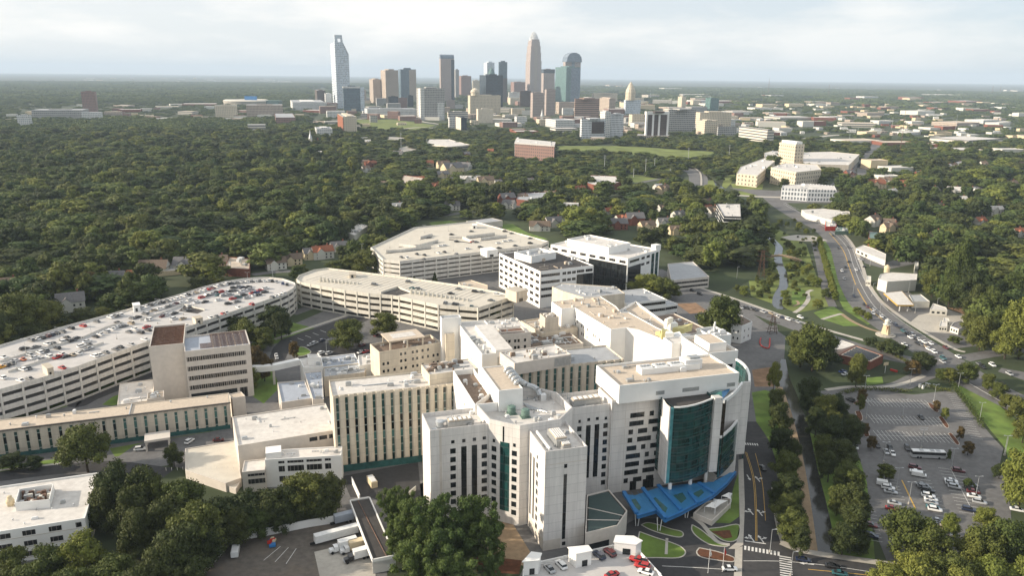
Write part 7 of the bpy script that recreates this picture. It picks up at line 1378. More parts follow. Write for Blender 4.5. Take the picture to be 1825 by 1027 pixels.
for px, w, d, h, ro, wl, rf, lb in (((128, 552), 17, 13, 7, .5, 'siding', 'shingle_grey', 'pale house with white flat roof section and twin gables left of the curved garage'), ((202, 503), 18, 10, 5, .2, 'siding_cream', 'shingle_grey', 'cream house with grey gable roof left of the orange roofed one'), ((243, 500), 12, 9, 5, .3, 'siding_cream', 'shingle_red', 'little house with orange hipped roof behind the curved garage'), ((276, 488), 22, 14, 6, .1, 'siding', 'shingle_brown', 'wide brown roofed house left of the pair behind the carport'), ((337, 482), 22, 14, 6, .1, 'siding', 'shingle_grey', 'wide grey roofed house right of the pair behind the carport'), ((385, 478), 20, 13, 6, .2, 'siding_cream', 'shingle_brown', 'cream house with brown roof left of the brick flats'),
    ((461, 463), 14, 11, 7, .3, 'siding_cream', 'shingle_brown', 'cream two storey house with hipped brown roof above the brick flats'), ((492, 479), 16, 10, 6, .5, 'siding', 'shingle_brown', 'white gabled house with steep brown roof near the middle garage'), ((522, 472), 15, 10, 6, .4, 'siding_cream', 'shingle_brown', 'cream gabled house second right of the hipped one'), ((556, 461), 15, 10, 6, .5, 'siding_cream', 'shingle_grey', 'cream house with grey roof beside the bright green tree'), ((575, 460), 18, 11, 7, .5, 'siding', 'shingle_red', 'white gabled house with orange tiled roof'), ((604, 447), 15, 10, 5, .4, 'siding', 'shingle_grey', 'grey roofed house right of the orange tiled one'), ((15, 520), 16, 12, 6, .3, 'siding', 'shingle_brown', 'brown roofed house at the left edge among trees'), ((70, 540), 14, 10, 5, .3, 'siding', 'shingle_grey', 'dark roofed house half hidden at the left edge'),
    ((806, 309), 34, 20, 10, .6, 'siding_cream', 'shingle_grey', 'large grey house with white gable ends in the middle wood'), ((826, 307), 26, 18, 10, -.4, 'siding', 'shingle_grey', 'tall white gabled house right of the large grey one'), ((790, 300), 22, 14, 8, .4, 'siding_cream', 'shingle_brown', 'tan gabled house left of the large grey one'), ((838, 328), 30, 14, 7, .1, 'siding', 'roof_white', 'long white roofed house in the middle wood'), ((865, 330), 24, 14, 8, .3, 'siding_cream', 'shingle_brown', 'cream house right of the long white roofed one'), ((888, 332), 10, 8, 7, .3, 'siding', 'shingle_grey', 'small white house left of the tall white one'), ((945, 332), 9, 8, 9, .2, 'siding', 'shingle_grey', 'narrow tall white house under the brick slab'), ((903, 361), 20, 14, 7, .5, 'brick', 'shingle_grey', 'brick house with pale grey roof left of the low dark brick building'), ((806, 374), 18, 12, 6, .2, 'siding', 'shingle_grey', 'grey house behind the far garage among trees'), ((708, 376), 14, 10, 6, .6, 'siding', 'roof_white', 'white roofed house glimpsed left of the far garage'),
    ((1130, 400), 20, 14, 8, .2, 'brick', 'shingle_grey', 'brick house with blue-grey roof behind the white office'), ((1102, 408), 18, 12, 7, .1, 'brick', 'shingle_grey', 'grey roofed brick house left of the blue-grey roofed one'), ((1152, 412), 17, 11, 7, .4, 'siding_cream', 'shingle_brown', 'tan gabled house with round gable window behind the white office'), ((1208, 392), 15, 10, 7, .6, 'siding', 'shingle_grey', 'bright white gabled house in the middle right wood'), ((1085, 384), 12, 9, 6, .5, 'siding', 'shingle_red', 'small white and red house behind the white office'), ((1180, 378), 12, 9, 6, .5, 'siding', 'shingle_brown', 'tiny white house left of the bright white one'), ((1555, 402), 18, 13, 7, .7, 'siding', 'shingle_brown', 'white house with brown roof above the brick shop'), ((1560, 335), 26, 16, 7, .1, 'siding_cream', 'shingle_red', 'cream house with red roof beyond the pale tower block'), ((1610, 334), 22, 14, 6, .1, 'siding', 'shingle_red', 'red roofed house right of the cream red-roofed one'), ((1744, 402), 14, 10, 6, .4, 'siding', 'shingle_red', 'white house with orange roof in the right wood'), ((1812, 422), 12, 9, 6, .3, 'siding', 'shingle_red', 'small white house at the right edge'), ((1690, 330), 18, 12, 6, .3, 'siding', 'roof_white', 'white roofed house in the upper right wood'), ((1740, 345), 18, 12, 6, .2, 'siding', 'shingle_grey', 'grey roofed house in the upper right wood'), ((1800, 335), 20, 12, 7, .3, 'brick', 'shingle_brown', 'red brick house in the upper right wood')): house(px, w, d, h, ro, wl, rf, lb)
rh_ = random.Random(9); k = 0; HZ = []
for (x0, x1, y0, y1, n_) in ((650, 900, 268, 345, 12), (900, 1210, 335, 420, 10), (560, 720, 250, 300, 5), (1500, 1825, 292, 350, 16), (1560, 1825, 360, 430, 7), (1180, 1290, 350, 420, 5)):
    for i in range(n_): HZ.append((rh_.uniform(x0, x1), rh_.uniform(y0, y1), x0))
HZ.sort()
for i, (x, y, x0) in enumerate(HZ):
    wl, rf = rh_.choice(('siding', 'siding', 'siding_cream', 'brick')), rh_.choice(('shingle_grey', 'shingle_grey', 'shingle_brown', 'shingle_brown', 'shingle_red', 'roof_white'))
    house((x, y), rh_.uniform(12, 22), rh_.uniform(9, 13), rh_.uniform(5, 7.5), rh_.uniform(-.4, .8), wl, rf, f"{nth(i)} from left of the scattered {'wood-edge' if x > 1300 else 'half-hidden'} houses, {dict(siding='white', siding_cream='cream', brick='brick')[wl]} with {dict(shingle_grey='grey', shingle_brown='brown', shingle_red='red', roof_white='white')[rf]} roof")
# low pale buildings of the wider city
LB = []; rb = random.Random(21)
def low(x, y, wpx, hpx, wall, roof): LB.append((x, y, wpx, hpx, wall, roof))
for x, y, w, h in ((1541, 257, 58, 6), (1605, 260, 60, 6), (1650, 266, 40, 10), (1700, 262, 40, 9), (1755, 264, 60, 14), (1720, 276, 70, 9), (1805, 275, 40, 9), (1566, 302, 30, 16), (1608, 306, 40, 7), (1590, 322, 30, 8), (1470, 215, 40, 6), (1530, 226, 60, 7), (1560, 208, 30, 7), (1650, 206, 30, 8), (1655, 188, 28, 5), (1680, 187, 22, 5), (1735, 186, 28, 6), (1700, 172, 44, 3), (1460, 224, 24, 8), (1490, 212, 30, 4), (1420, 214, 60, 5), (1390, 206, 40, 5), (1340, 214, 36, 5), (1360, 196, 30, 4), (1300, 184, 40, 4), (1240, 171, 46, 3), (1200, 160, 30, 3), (1390, 172, 14, 3), (1460, 189, 18, 4), (1725, 226, 40, 7), (1790, 224, 20, 5), (1680, 224, 12, 6), (1140, 190, 30, 9), (1165, 176, 20, 7), (1150, 196, 34, 9), (1180, 184, 34, 6), (1320, 205, 30, 6), (1375, 226, 50, 9), (1400, 236, 24, 8), (1440, 226, 20, 10), (1165, 246, 60, 5), (1065, 250, 26, 5), (600, 190, 40, 6), (560, 200, 40, 4), (700, 210, 30, 5), (730, 214, 30, 5), (745, 206, 26, 6), (890, 218, 36, 6), (910, 226, 40, 6), (880, 212, 30, 6), (940, 240, 40, 6), (925, 236, 24, 6), (1010, 236, 40, 7), (1120, 214, 24, 8), (60, 204, 30, 5), (200, 205, 30, 6), (230, 200, 40, 5), (260, 198, 20, 5), (215, 190, 26, 3), (330, 204, 26, 6), (350, 210, 20, 5), (285, 214, 24, 3), (270, 217, 18, 2), (355, 188, 60, 3), (300, 192, 40, 2), (400, 215, 18, 4), (235, 142, 6, 2), (347, 140, 5, 2), (505, 146, 20, 1.5), (475, 144, 24, 1.5), (560, 150, 16, 1.5), (20, 207, 18, 4), (10, 215, 14, 3), (480, 250, 20, 2), (500, 256, 16, 2), (1110, 155, 20, 2), (1098, 153, 24, 2), (1800, 162, 12, 2), (1818, 163, 10, 2), (1560, 165, 14, 2), (1600, 165, 14, 2), (1535, 164, 4, 3), (1210, 206, 40, 8), (648, 226, 24, 5), (650, 250, 14, 5), (940, 205, 20, 8), (900, 200, 26, 8), (768, 214, 30, 6)): low(x, y, w, h, rb.choice(('siding', 'siding', 'siding_cream', 'f_bands', 'f_tan', 'brick')), rb.choice(('roof_white', 'roof_white', 'roof_white', 'roof_tan')))
for i in range(110):
    x = rb.uniform(1090, 1840); y = rb.uniform(168, 238)+(x-1090)*.02
    low(x, y, rb.uniform(8, 30), rb.uniform(2.5, 6.5), rb.choice(('siding', 'siding_cream', 'f_tan', 'brick', 'f_white')), rb.choice(('roof_white', 'roof_tan', 'roof_white', 'shingle_brown')))
for i in range(32):
    x = rb.uniform(0, 560); y = rb.uniform(186, 214)
    low(x, y, rb.uniform(8, 24), rb.uniform(2, 5), rb.choice(('siding', 'siding_cream', 'f_tan', 'f_brick', 'f_white')), rb.choice(('roof_white', 'roof_tan', 'roof_white')))
for i in range(50):
    x = rb.uniform(560, 1150); y = rb.uniform(180, 226)
    low(x, y, rb.uniform(10, 30), rb.uniform(4, 13), rb.choice(('f_white', 'f_cream', 'f_tan', 'f_brick', 'f_grey')), rb.choice(('roof_white', 'roof_tan', 'roof_grey')))
LB.sort(key=lambda t: (t[1]//8, t[0])); cnt = {}
for x, y, w, h, wl, rf in LB:
    zone = ('left of the silver skyscraper' if x < 560 else 'at the foot of the downtown towers' if x < 1110 else 'right of downtown' if x < 1400 else 'towards the right horizon')
    cw = {'siding': 'white-walled', 'siding_cream': 'cream-walled', 'f_bands': 'banded', 'f_tan': 'tan', 'brick': 'brick', 'f_white': 'white-windowed', 'f_cream': 'cream-windowed', 'f_brick': 'red-windowed', 'f_grey': 'grey'}[wl]; cr = {'roof_white': 'white-roofed', 'roof_tan': 'tan-roofed', 'shingle_brown': 'brown-roofed', 'roof_grey': 'grey-roofed'}[rf]
    k = (zone, cw, cr); cnt.setdefault(k, []).append((x, y, w, h, wl, rf))
for (zone, cw, cr), l in cnt.items():
    l.sort(key=lambda t: t[0])
    for i, (x, y, w, h, wl, rf) in enumerate(l):
        az = rb.choice((17, 17, 30, -10, 5)); p = foot(x-w/2, x-w/2, x+w/2, y, math.radians(az)); hh = max(4, zat(x-w/2, y, y-h)); bld('low_building', f'{nth(i)} from left of the low {cw} {cr} buildings {zone}' if len(l) > 1 else f'low {cw} {cr} building {zone}', 'low building', p, hh, 0, wl, rf, .6, .5, 'low buildings '+zone, True, 130 if y < 240 else 60, 3)

FB = {}
for i in range(330):
    x = rb.choice((rb.uniform(0, 560), rb.uniform(1060, 1840), rb.uniform(1060, 1840))); y = (rb.uniform(146, 190) if x < 560 else rb.uniform(150, 236))+(x-900)*.012; wp = rb.uniform(4, 15); wl = rb.choice(('siding', 'siding_cream', 'f_white', 'f_tan')); c = P(x, y); w = wp*c.length/1400; h = rb.uniform(5, 10)
    FB.setdefault(wl, MB()).box((c.x, c.y, 0), (w, rb.uniform(14, 30), h), rb.uniform(-.2, .6)); q = [Vector((c.x+a*w/2, c.y+b*12, 0)) for a, b in ((-1, -1), (1, -1), (1, 1), (-1, 1))]; exclude(q, 4, 130)
bb = MB(); ml = list(FB)
for i, k in enumerate(ml): o0 = len(bb.v); bb.v += FB[k].v; bb.f += [[j+o0 for j in f] for f in FB[k].f]; bb.m += [i]*len(FB[k].f)
tag(bb.build('far_suburb', ml), 'countless tiny pale buildings of the far suburbs below the horizon', None, None, 'stuff')

rc2 = random.Random(33); CB = []
for i in range(60):
    x = rc2.choice((rc2.uniform(560, 1110), rc2.uniform(1000, 1330))); y = rc2.uniform(178, 232); CB.append((x, y, rc2.uniform(10, 32), rc2.uniform(5, 14), rc2.choice(('f_white', 'f_cream', 'f_tan', 'f_grey', 'f_bands', 'f_brick'))))
CB.sort()
for i, (x, y, w, h, wl) in enumerate(CB):
    p = foot(x-w/2, x-w/2, x+w/2, y, math.radians(17)); bld('city_building', f"{nth(i)} from left of the mid-rise {dict(f_white='white', f_cream='cream', f_tan='tan', f_grey='grey', f_bands='banded', f_brick='reddish')[wl]} city buildings under the towers", 'city building', p, max(6, zat(x-w/2, y, y-h)), 0, wl, 'roof_white', .6, .5, 'mid-rise buildings under the towers', True, 130, 3)
# ------------------------------------------------------------------ trees
def leafmat(name, col, warm):
    mt_, nt, b, o = nodes(name); N, L = nt.nodes, nt.links; g = N.new('ShaderNodeNewGeometry'); oi = N.new('ShaderNodeObjectInfo')
    m1 = N.new('ShaderNodeMix'); m1.data_type = 'RGBA'; m1.inputs[6].default_value = (*col, 1); m1.inputs[7].default_value = (*warm, 1)
    L.new(oi.outputs['Random'], m1.inputs[0])
    mr = N.new('ShaderNodeMapRange'); mr.inputs[3].default_value = .7; mr.inputs[4].default_value = 1.3; L.new(g.outputs['Random Per Island'], mr.inputs[0])
    v = N.new('ShaderNodeVectorMath'); v.operation = 'SCALE'; L.new(m1.outputs[2], v.inputs[0]); L.new(mr.outputs[0], v.inputs['Scale'])
    L.new(v.outputs[0], b.inputs['Base Color']); b.inputs['Roughness'].default_value = .7; b.inputs['Specular IOR Level'].default_value = .25
    tr = N.new('ShaderNodeBsdfTranslucent'); L.new(v.outputs[0], tr.inputs[0]); ms = N.new('ShaderNodeMixShader'); ms.inputs[0].default_value = .16
    L.new(b.outputs[0], ms.inputs[1]); L.new(tr.outputs[0], ms.inputs[2]); L.new(ms.outputs[0], o.inputs[0])
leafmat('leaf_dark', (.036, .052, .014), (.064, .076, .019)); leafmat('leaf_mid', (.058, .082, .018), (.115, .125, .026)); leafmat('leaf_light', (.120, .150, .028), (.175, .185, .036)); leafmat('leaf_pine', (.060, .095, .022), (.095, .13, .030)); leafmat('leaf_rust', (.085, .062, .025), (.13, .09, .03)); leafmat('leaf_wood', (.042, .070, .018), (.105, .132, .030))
def crown_mesh(name, seed, leaves, ls, mat_, kind='broad', jit=.5, sp=.62):
    rn = np.random.RandomState(seed); lob = []
    if kind == 'broad':
        for i in range(24):
            t = rn.rand(); a = rn.rand()*6.283; z = .20+.62*t; rr = (.36*math.sin(math.pi*min(1, (z+.06)/1.0))**.6)*rn.uniform(.62, 1.08); lob.append((rr*math.cos(a), rr*math.sin(a), z, rn.uniform(.09, .16)))
        lob += [(0, 0, .42, .27), (0, 0, .62, .25), (0, 0, .76, .19)]
    elif kind == 'pine':
        for i in range(52):
            z = .28+.68*rn.rand(); a = rn.rand()*6.283; rr = rn.uniform(.05, .42)*(1.15-abs(z-.58)*1.2); lob.append((rr*math.cos(a), rr*math.sin(a), z, rn.uniform(.05, .11)))
        lob += [(0, 0, .6, .17), (0, 0, .8, .12)]
    elif kind == 'cone':
        for i in range(26):
            z = .1+.85*(i/26); rr = .42*(1-z)*rn.uniform(.5, 1.0); a = i*2.4; lob.append((rr*math.cos(a), rr*math.sin(a), z, .04+.14*(1-z)))
    else:
        for i in range(12): a = rn.rand()*6.283; rr = .36*rn.rand()**.5; lob.append((rr*math.cos(a), rr*math.sin(a), rn.uniform(.25, .78), rn.uniform(.14, .2)))
    lob = np.array(lob); w = lob[:, 3]**2; k = rn.choice(len(lob), leaves, p=w/w.sum()); d = rn.normal(size=(leaves, 3)); d[:, 2] += .25; d /= np.linalg.norm(d, axis=1)[:, None]
    c = lob[k, :3]+d*lob[k, 3:4]*rn.uniform(sp, 1.18, (leaves, 1))*np.array([1, 1, .8]); nr = d+rn.normal(size=(leaves, 3))*jit; nr /= np.linalg.norm(nr, axis=1)[:, None]
    t = np.cross(nr, rn.normal(size=(leaves, 3))); t /= np.linalg.norm(t, axis=1)[:, None]; u = np.cross(nr, t); s = ls*rn.uniform(.6, 1.3, (leaves, 1)); bend = nr*s*.25
    v = np.stack([c-t*s-u*s*.7, c+t*s-u*s*.7-bend, c+t*s*.8+u*s*.8, c-t*s*.9+u*s*.7-bend], 1).reshape(-1, 3); f = np.arange(leaves*4).reshape(-1, 4).tolist(); v = v.tolist()
    # an uneven dark core so that the crown is not see-through
    for x, y, z, r in lob:
        k0 = len(v); rr = r*(.82 if jit < .4 else .72)
        for th, n_ in ((.5, 5), (1.2, 6), (1.9, 6), (2.6, 5)):
            for i in range(n_): a = 6.283*i/n_+th; q = rr*rn.uniform(.8, 1.1); v.append((x+q*math.sin(th)*math.cos(a), y+q*math.sin(th)*math.sin(a), z+q*math.cos(th)*.8))
        b5, b6, b6b, b5b = k0, k0+5, k0+11, k0+17
        f.append([b5+i for i in range(5)])
        for i in range(6): f.append([b6+i, b6+(i+1) % 6, b6b+(i+1) % 6, b6b+i][::-1])
        for i in range(5): f.append([b5+i, b5+(i+1) % 5, b6+(i+1) % 6, b6+i][::-1])
        f.append([b6+5, b6, b5][::-1])
        for i in range(5): f.append([b6b+i, b6b+(i+1) % 6, b5b+(i+1) % 5, b5b+i][::-1])
    me = bpy.data.meshes.new(name); me.from_pydata(v, [], f); me.materials.append(mt(mat_)); me.update(); return me
def trunk_mesh(name, seed):
    rn = random.Random(seed); bb = MB(); bb.tube((0, 0, -.01), (.01, 0, .3), .028, .018, 7).tube((.01, 0, .3), (0, .01, .62), .018, .008, 6)
    for k in range(6): a = rn.random()*6.28; bb.tube((.005, 0, .22+.05*k), (.24*math.cos(a), .24*math.sin(a), .42+.06*k), .010, .004, 5)
    me = bpy.data.meshes.new(name); me.from_pydata(bb.v, [], bb.f); me.materials.append(mt('bark')); return me
TR = [trunk_mesh('trunk', i) for i in range(2)]
CR = {}
for tone in ('dark', 'mid', 'light', 'rust'): CR[tone] = [crown_mesh('crown_'+tone, 10+i, 6500, .0155, 'leaf_'+tone) for i in range(3 if tone != 'rust' else 1)]
CR['pine'] = [crown_mesh('crown_pine', 40+i, 8500, .0120, 'leaf_pine', 'pine') for i in range(3)]
CR['cone'] = [crown_mesh('crown_cone', 50, 2600, .02, 'leaf_dark', 'cone')]; CR['bush'] = [crown_mesh('crown_bush', 60+i, 1500, .035, 'leaf_'+t, 'bush') for i, t in enumerate(('dark', 'mid'))]
TREES = []; rt = random.Random(5); NAME = dict(pine='pine_tree', cone='conifer', bush='shrub')
DESC = dict(dark='dark green tree', mid='mid green tree', light='light green tree', rust='brownish tree', pine='bright green pine', cone='dark conifer', bush='low shrub')
def tree(x, y, w, h, tone, where):
    r = bpy.data.objects.new(NAME.get(tone, 'tree'), None); COL.objects.link(r); r.location = (x, y, 0); WORLD[r.name] = Vector((x, y, 0)); rz = rt.random()*6.28
    for nm, me, z in (('trunk', rt.choice(TR), 1), ('crown', rt.choice(CR[tone]), 1)):
        o = bpy.data.objects.new(nm, me); COL.objects.link(o); o.parent = r; o.rotation_euler = (0, 0, rz); o.scale = (w*(1.12 if nm == 'crown' else .9), w*(1.12 if nm == 'crown' else .9), h)
    r['category'] = {'bush': 'shrub'}.get(tone, 'tree'); r['group'] = 'trees '+where; TREES.append((where, tone, proj((x, y, h/2))[0], r))
def ptree(cx, yt, yb, wpx, tone, where):
    g = P(cx, yb); h = zat(cx, yb, yt); dep = (g-Vector((0, 0, H))).dot(FW); tree(g.x, g.y, wpx*dep/FPX, h, tone, where)
fl = 'at the lower left around the office'
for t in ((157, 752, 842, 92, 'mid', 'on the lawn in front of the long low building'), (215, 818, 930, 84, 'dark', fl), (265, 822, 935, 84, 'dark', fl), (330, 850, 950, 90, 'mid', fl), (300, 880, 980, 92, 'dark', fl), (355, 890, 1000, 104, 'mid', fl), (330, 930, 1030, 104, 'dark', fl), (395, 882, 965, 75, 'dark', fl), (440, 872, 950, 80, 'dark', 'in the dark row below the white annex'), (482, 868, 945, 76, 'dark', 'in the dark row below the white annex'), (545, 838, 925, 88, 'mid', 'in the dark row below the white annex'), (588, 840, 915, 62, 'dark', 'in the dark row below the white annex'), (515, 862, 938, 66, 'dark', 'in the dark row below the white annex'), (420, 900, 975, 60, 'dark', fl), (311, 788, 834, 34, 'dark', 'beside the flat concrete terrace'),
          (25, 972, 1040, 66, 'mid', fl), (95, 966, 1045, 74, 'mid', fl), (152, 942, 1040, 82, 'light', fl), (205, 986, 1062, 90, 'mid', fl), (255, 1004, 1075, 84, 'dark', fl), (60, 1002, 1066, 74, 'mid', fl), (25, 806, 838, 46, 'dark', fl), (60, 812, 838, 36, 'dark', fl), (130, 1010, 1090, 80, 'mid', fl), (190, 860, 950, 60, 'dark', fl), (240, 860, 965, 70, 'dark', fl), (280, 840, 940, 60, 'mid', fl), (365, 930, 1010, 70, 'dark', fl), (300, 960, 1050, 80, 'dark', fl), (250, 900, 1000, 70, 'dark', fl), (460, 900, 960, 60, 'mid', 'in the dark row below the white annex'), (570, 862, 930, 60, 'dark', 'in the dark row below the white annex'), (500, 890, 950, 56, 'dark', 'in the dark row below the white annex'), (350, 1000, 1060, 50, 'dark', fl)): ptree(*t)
pf = 'in the pine grove before the front tower'
for t in ((702, 868, 958, 56), (735, 888, 985, 74), (782, 884, 1010, 92), (848, 884, 1000, 98), (792, 940, 1045, 96), (866, 922, 1020, 78), (740, 966, 1065, 88), (812, 990, 1075, 96), (712, 925, 1005, 58), (826, 905, 1005, 72), (760, 915, 1020, 70), (872, 985, 1060, 50), (725, 870, 940, 40), (772, 1000, 1085, 80)): ptree(*t, 'pine', pf)
cl = 'between the street and the creek'
for t in ((1378, 640, 700, 26, 'light'), (1388, 715, 770, 46, 'dark'), (1392, 758, 818, 50, 'dark'), (1396, 800, 862, 54, 'mid'), (1400, 842, 902, 60, 'dark'), (1396, 880, 935, 54, 'mid'), (1408, 905, 970, 62, 'mid'), (1425, 935, 990, 44, 'dark'), (1383, 690, 735, 36, 'mid'), (1412, 780, 830, 30, 'dark'), (1385, 855, 905, 36, 'dark'), (1416, 872, 930, 36, 'dark')): ptree(*t, cl)
cr_ = 'along the far creek bank beside the car park'
for t in ((1440, 668, 738, 50, 'dark'), (1470, 700, 758, 54, 'mid'), (1480, 738, 798, 56, 'dark'), (1498, 780, 840, 58, 'dark'), (1510, 820, 880, 62, 'mid'), (1515, 858, 930, 62, 'dark'), (1520, 900, 965, 56, 'dark'), (1500, 930, 990, 56, 'dark'), (1490, 700, 745, 40, 'dark'), (1516, 738, 800, 40, 'dark'), (1490, 860, 920, 40, 'mid'), (1475, 800, 860, 44, 'dark'), (1452, 720, 780, 40, 'dark'), (1465, 770, 825, 40, 'mid'), (1528, 870, 935, 44, 'dark'), (1530, 950, 990, 36, 'dark')): ptree(*t, cr_)
rf_ = 'in the sunlit group at the lower right corner'
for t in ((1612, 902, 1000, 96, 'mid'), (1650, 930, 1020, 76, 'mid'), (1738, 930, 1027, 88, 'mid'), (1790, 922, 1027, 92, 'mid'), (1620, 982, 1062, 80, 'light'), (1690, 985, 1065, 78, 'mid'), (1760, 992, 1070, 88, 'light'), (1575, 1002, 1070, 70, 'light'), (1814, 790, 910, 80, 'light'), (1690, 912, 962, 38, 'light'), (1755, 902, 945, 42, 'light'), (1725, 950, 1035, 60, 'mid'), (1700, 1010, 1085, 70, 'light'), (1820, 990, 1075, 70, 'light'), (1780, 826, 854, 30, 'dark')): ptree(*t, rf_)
md = 'in the trees around the creek bridge'
for t in ((1447, 572, 662, 84, 'mid'), (1426, 582, 655, 60, 'mid'), (1470, 600, 652, 58, 'dark'), (1525, 625, 690, 36, 'mid'), (1280, 520, 608, 76, 'mid'), (1258, 560, 606, 30, 'mid'), (1300, 530, 600, 40, 'dark')): ptree(*t, md)
gm = 'between the garages and the hospital'
for t in ((1150, 485, 532, 66, 'light'), (1188, 494, 534, 54, 'mid'), (1108, 490, 515, 34, 'light'), (875, 538, 580, 38, 'mid'), (620, 565, 622, 66, 'mid'), (685, 553, 600, 52, 'mid'), (490, 540, 600, 58, 'dark'), (502, 552, 606, 46, 'dark'), (440, 565, 620, 58, 'mid'), (428, 592, 655, 40, 'dark'), (456, 612, 660, 34, 'rust'), (472, 628, 680, 34, 'rust'), (420, 560, 605, 50, 'dark'), (470, 580, 625, 44, 'mid'), (452, 650, 690, 30, 'light'), (650, 442, 490, 60, 'mid'), (624, 452, 488, 42, 'mid'), (775, 484, 506, 13, 'cone'), (738, 492, 505, 16, 'cone'), (525, 605, 640, 20, 'rust'), (500, 415, 452, 44, 'light'), (595, 655, 680, 14, 'dark')): ptree(*t, gm)
sm = 'in the planting islands of the right car park'
for t in ((1535, 690, 722, 18, 'rust'), (1532, 700, 735, 16, 'mid'), (1541, 752, 778, 15, 'rust'), (1552, 775, 802, 20, 'rust'), (1668, 712, 734, 14, 'rust'), (1683, 725, 748, 16, 'light'), (1710, 758, 785, 14, 'rust'), (1724, 785, 812, 22, 'rust'), (1578, 826, 856, 34, 'mid'), (1725, 852, 870, 20, 'mid'), (1512, 736, 765, 30, 'dark'), (1690, 800, 822, 8, 'mid')): ptree(*t, sm)
bs = 'around the crossing and the solar roof building'
for t in ((1570, 603, 628, 38, 'bush'), (1600, 610, 638, 40, 'bush'), (1548, 598, 618, 26, 'bush'), (1640, 625, 662, 46, 'dark'), (1625, 640, 668, 30, 'rust'), (1655, 632, 655, 26, 'dark'), (1676, 655, 678, 24, 'mid'), (1692, 654, 682, 28, 'mid'), (1722, 643, 684, 38, 'mid'), (1706, 660, 684, 24, 'dark'), (1760, 664, 696, 28, 'mid'), (1778, 680, 712, 32, 'mid'), (1792, 700, 730, 30, 'mid'), (1812, 705, 752, 44, 'mid'), (1822, 740, 790, 44, 'mid'), (1700, 598, 612, 24, 'bush'), (1480, 606, 622, 22, 'bush'), (1500, 610, 624, 18, 'bush')): ptree(*t, bs)
rw = 'in the tall front row of the right wood'
for t in ((1745, 558, 625, 50, 'mid'), (1790, 570, 640, 60, 'light'), (1728, 552, 605, 40, 'mid'), (1815, 520, 640, 80, 'light'), (1780, 540, 615, 58, 'mid'), (1720, 470, 560, 50, 'dark'), (1690, 470, 548, 44, 'mid'), (1660, 475, 530, 44, 'mid'), (1760, 505, 580, 50, 'mid'), (1800, 480, 560, 60, 'mid'), (1735, 500, 575, 44, 'dark'), (1705, 420, 540, 50, 'mid')): ptree(*t, rw)
hg = 'between the houses and the curved garage'
for t in ((40, 512, 606, 80, 'mid'), (85, 530, 598, 70, 'mid'), (100, 560, 596, 44, 'dark'), (150, 545, 586, 46, 'dark'), (185, 545, 576, 36, 'mid'), (10, 555, 622, 60, 'dark'), (238, 502, 548, 64, 'mid'), (355, 492, 516, 40, 'dark'), (385, 492, 510, 34, 'mid'), (160, 480, 530, 44, 'rust'), (532, 470, 502, 34, 'mid'), (600, 462, 490, 40, 'mid'), (60, 575, 612, 60, 'dark'), (120, 578, 600, 40, 'dark'), (205, 558, 572, 30, 'mid'), (540, 470, 488, 20, 'mid')): ptree(*t, hg)
gwl = 'in the greenway planting by the upper creek'
for i, (x, y) in enumerate(((520, 300), (580, 320), (620, 350), (500, 350), (560, 360), (620, 300), (480, 280), (500, 540), (560, 520), (620, 500), (660, 480), (600, 570), (680, 560), (640, 590), (540, 600), (720, 600), (500, 470), (560, 470), (230, 560), (270, 590), (190, 640), (300, 650), (250, 690), (60, 640), (120, 680), (330, 600), (370, 560), (350, 470), (320, 520), (300, 330), (260, 260), (360, 240), (560, 140), (640, 160), (480, 100), (540, 60), (420, 90), (380, 130), (580, 120), (700, 150), (800, 700), (730, 780), (1100, 850), (1150, 880), (1060, 830), (480, 760), (460, 700))):
    g = P(*VG(x, y+12)); h = rt.uniform(4.5, 9); tree(g.x, g.y, h*rt.uniform(.9, 1.2), h, rt.choice(('mid', 'light', 'light', 'mid')) , gwl)
for k in range(70):
    x, y = rt.uniform(230, 720), rt.uniform(140, 720)
    if abs(x-(300+y*.22)) < 60 or (x > 640 and y > 560): continue
    g = P(*VG(x, y)); h = rt.uniform(1.8, 3.6); tree(g.x, g.y, h*1.6, h, 'bush', 'in the rough growth along the upper creek')
for k in range(26): t = k/25; g = P(*VG(745+t*130+rt.uniform(-4, 4), 250+t*480)); tree(g.x, g.y, 6, 7.5, 'light', 'in the line of young trees beside the promenade')
for l, n, s in (([(1500, 703), (1545, 696), (1620, 700)], 9, 2.6), ([(1696, 686), (1720, 718), (1740, 745), (1752, 765)], 14, 3.2), ([(1650, 690), (1672, 696), (1697, 700)], 6, 2.6), ([(1560, 614), (1592, 634), (1622, 650)], 5, 2.6)):
    p = pts(spl(l, 8)); c0 = p[0]; bb = MB(); ln = sum((p[i+1]-p[i]).length for i in range(len(p)-1)); rn = np.random.RandomState(3); V_ = []; F_ = []
    for i in range(len(p)-1):
        for k in range(int((p[i+1]-p[i]).length*26)):
            t = rn.rand(); c = p[i].lerp(p[i+1], t)+Vector((rn.normal()*s*.3, rn.normal()*s*.3, abs(rn.normal())*.3+rn.uniform(.2, s*.6))); a = Vector(rn.normal(size=3)).normalized()*.28; b_ = a.cross(Vector(rn.normal(size=3))).normalized()*.28; k0 = len(V_); V_ += [tuple(c-c0+a), tuple(c-c0+b_), tuple(c-c0-a), tuple(c-c0-b_)]; F_.append([k0, k0+1, k0+2, k0+3])
    me = bpy.data.meshes.new('hedge'); me.from_pydata(V_, [], F_); me.materials.append(mt('leaf_mid')); o = bpy.data.objects.new('hedge', me); COL.objects.link(o); o.location = c0; tag(o, {9: 'long clipped hedge along the top of the right car park', 14: 'hedge running down between right car park and lawn', 6: 'short hedge by the car park gate', 5: 'dark hedge beside the cross street'}[n], 'hedge')
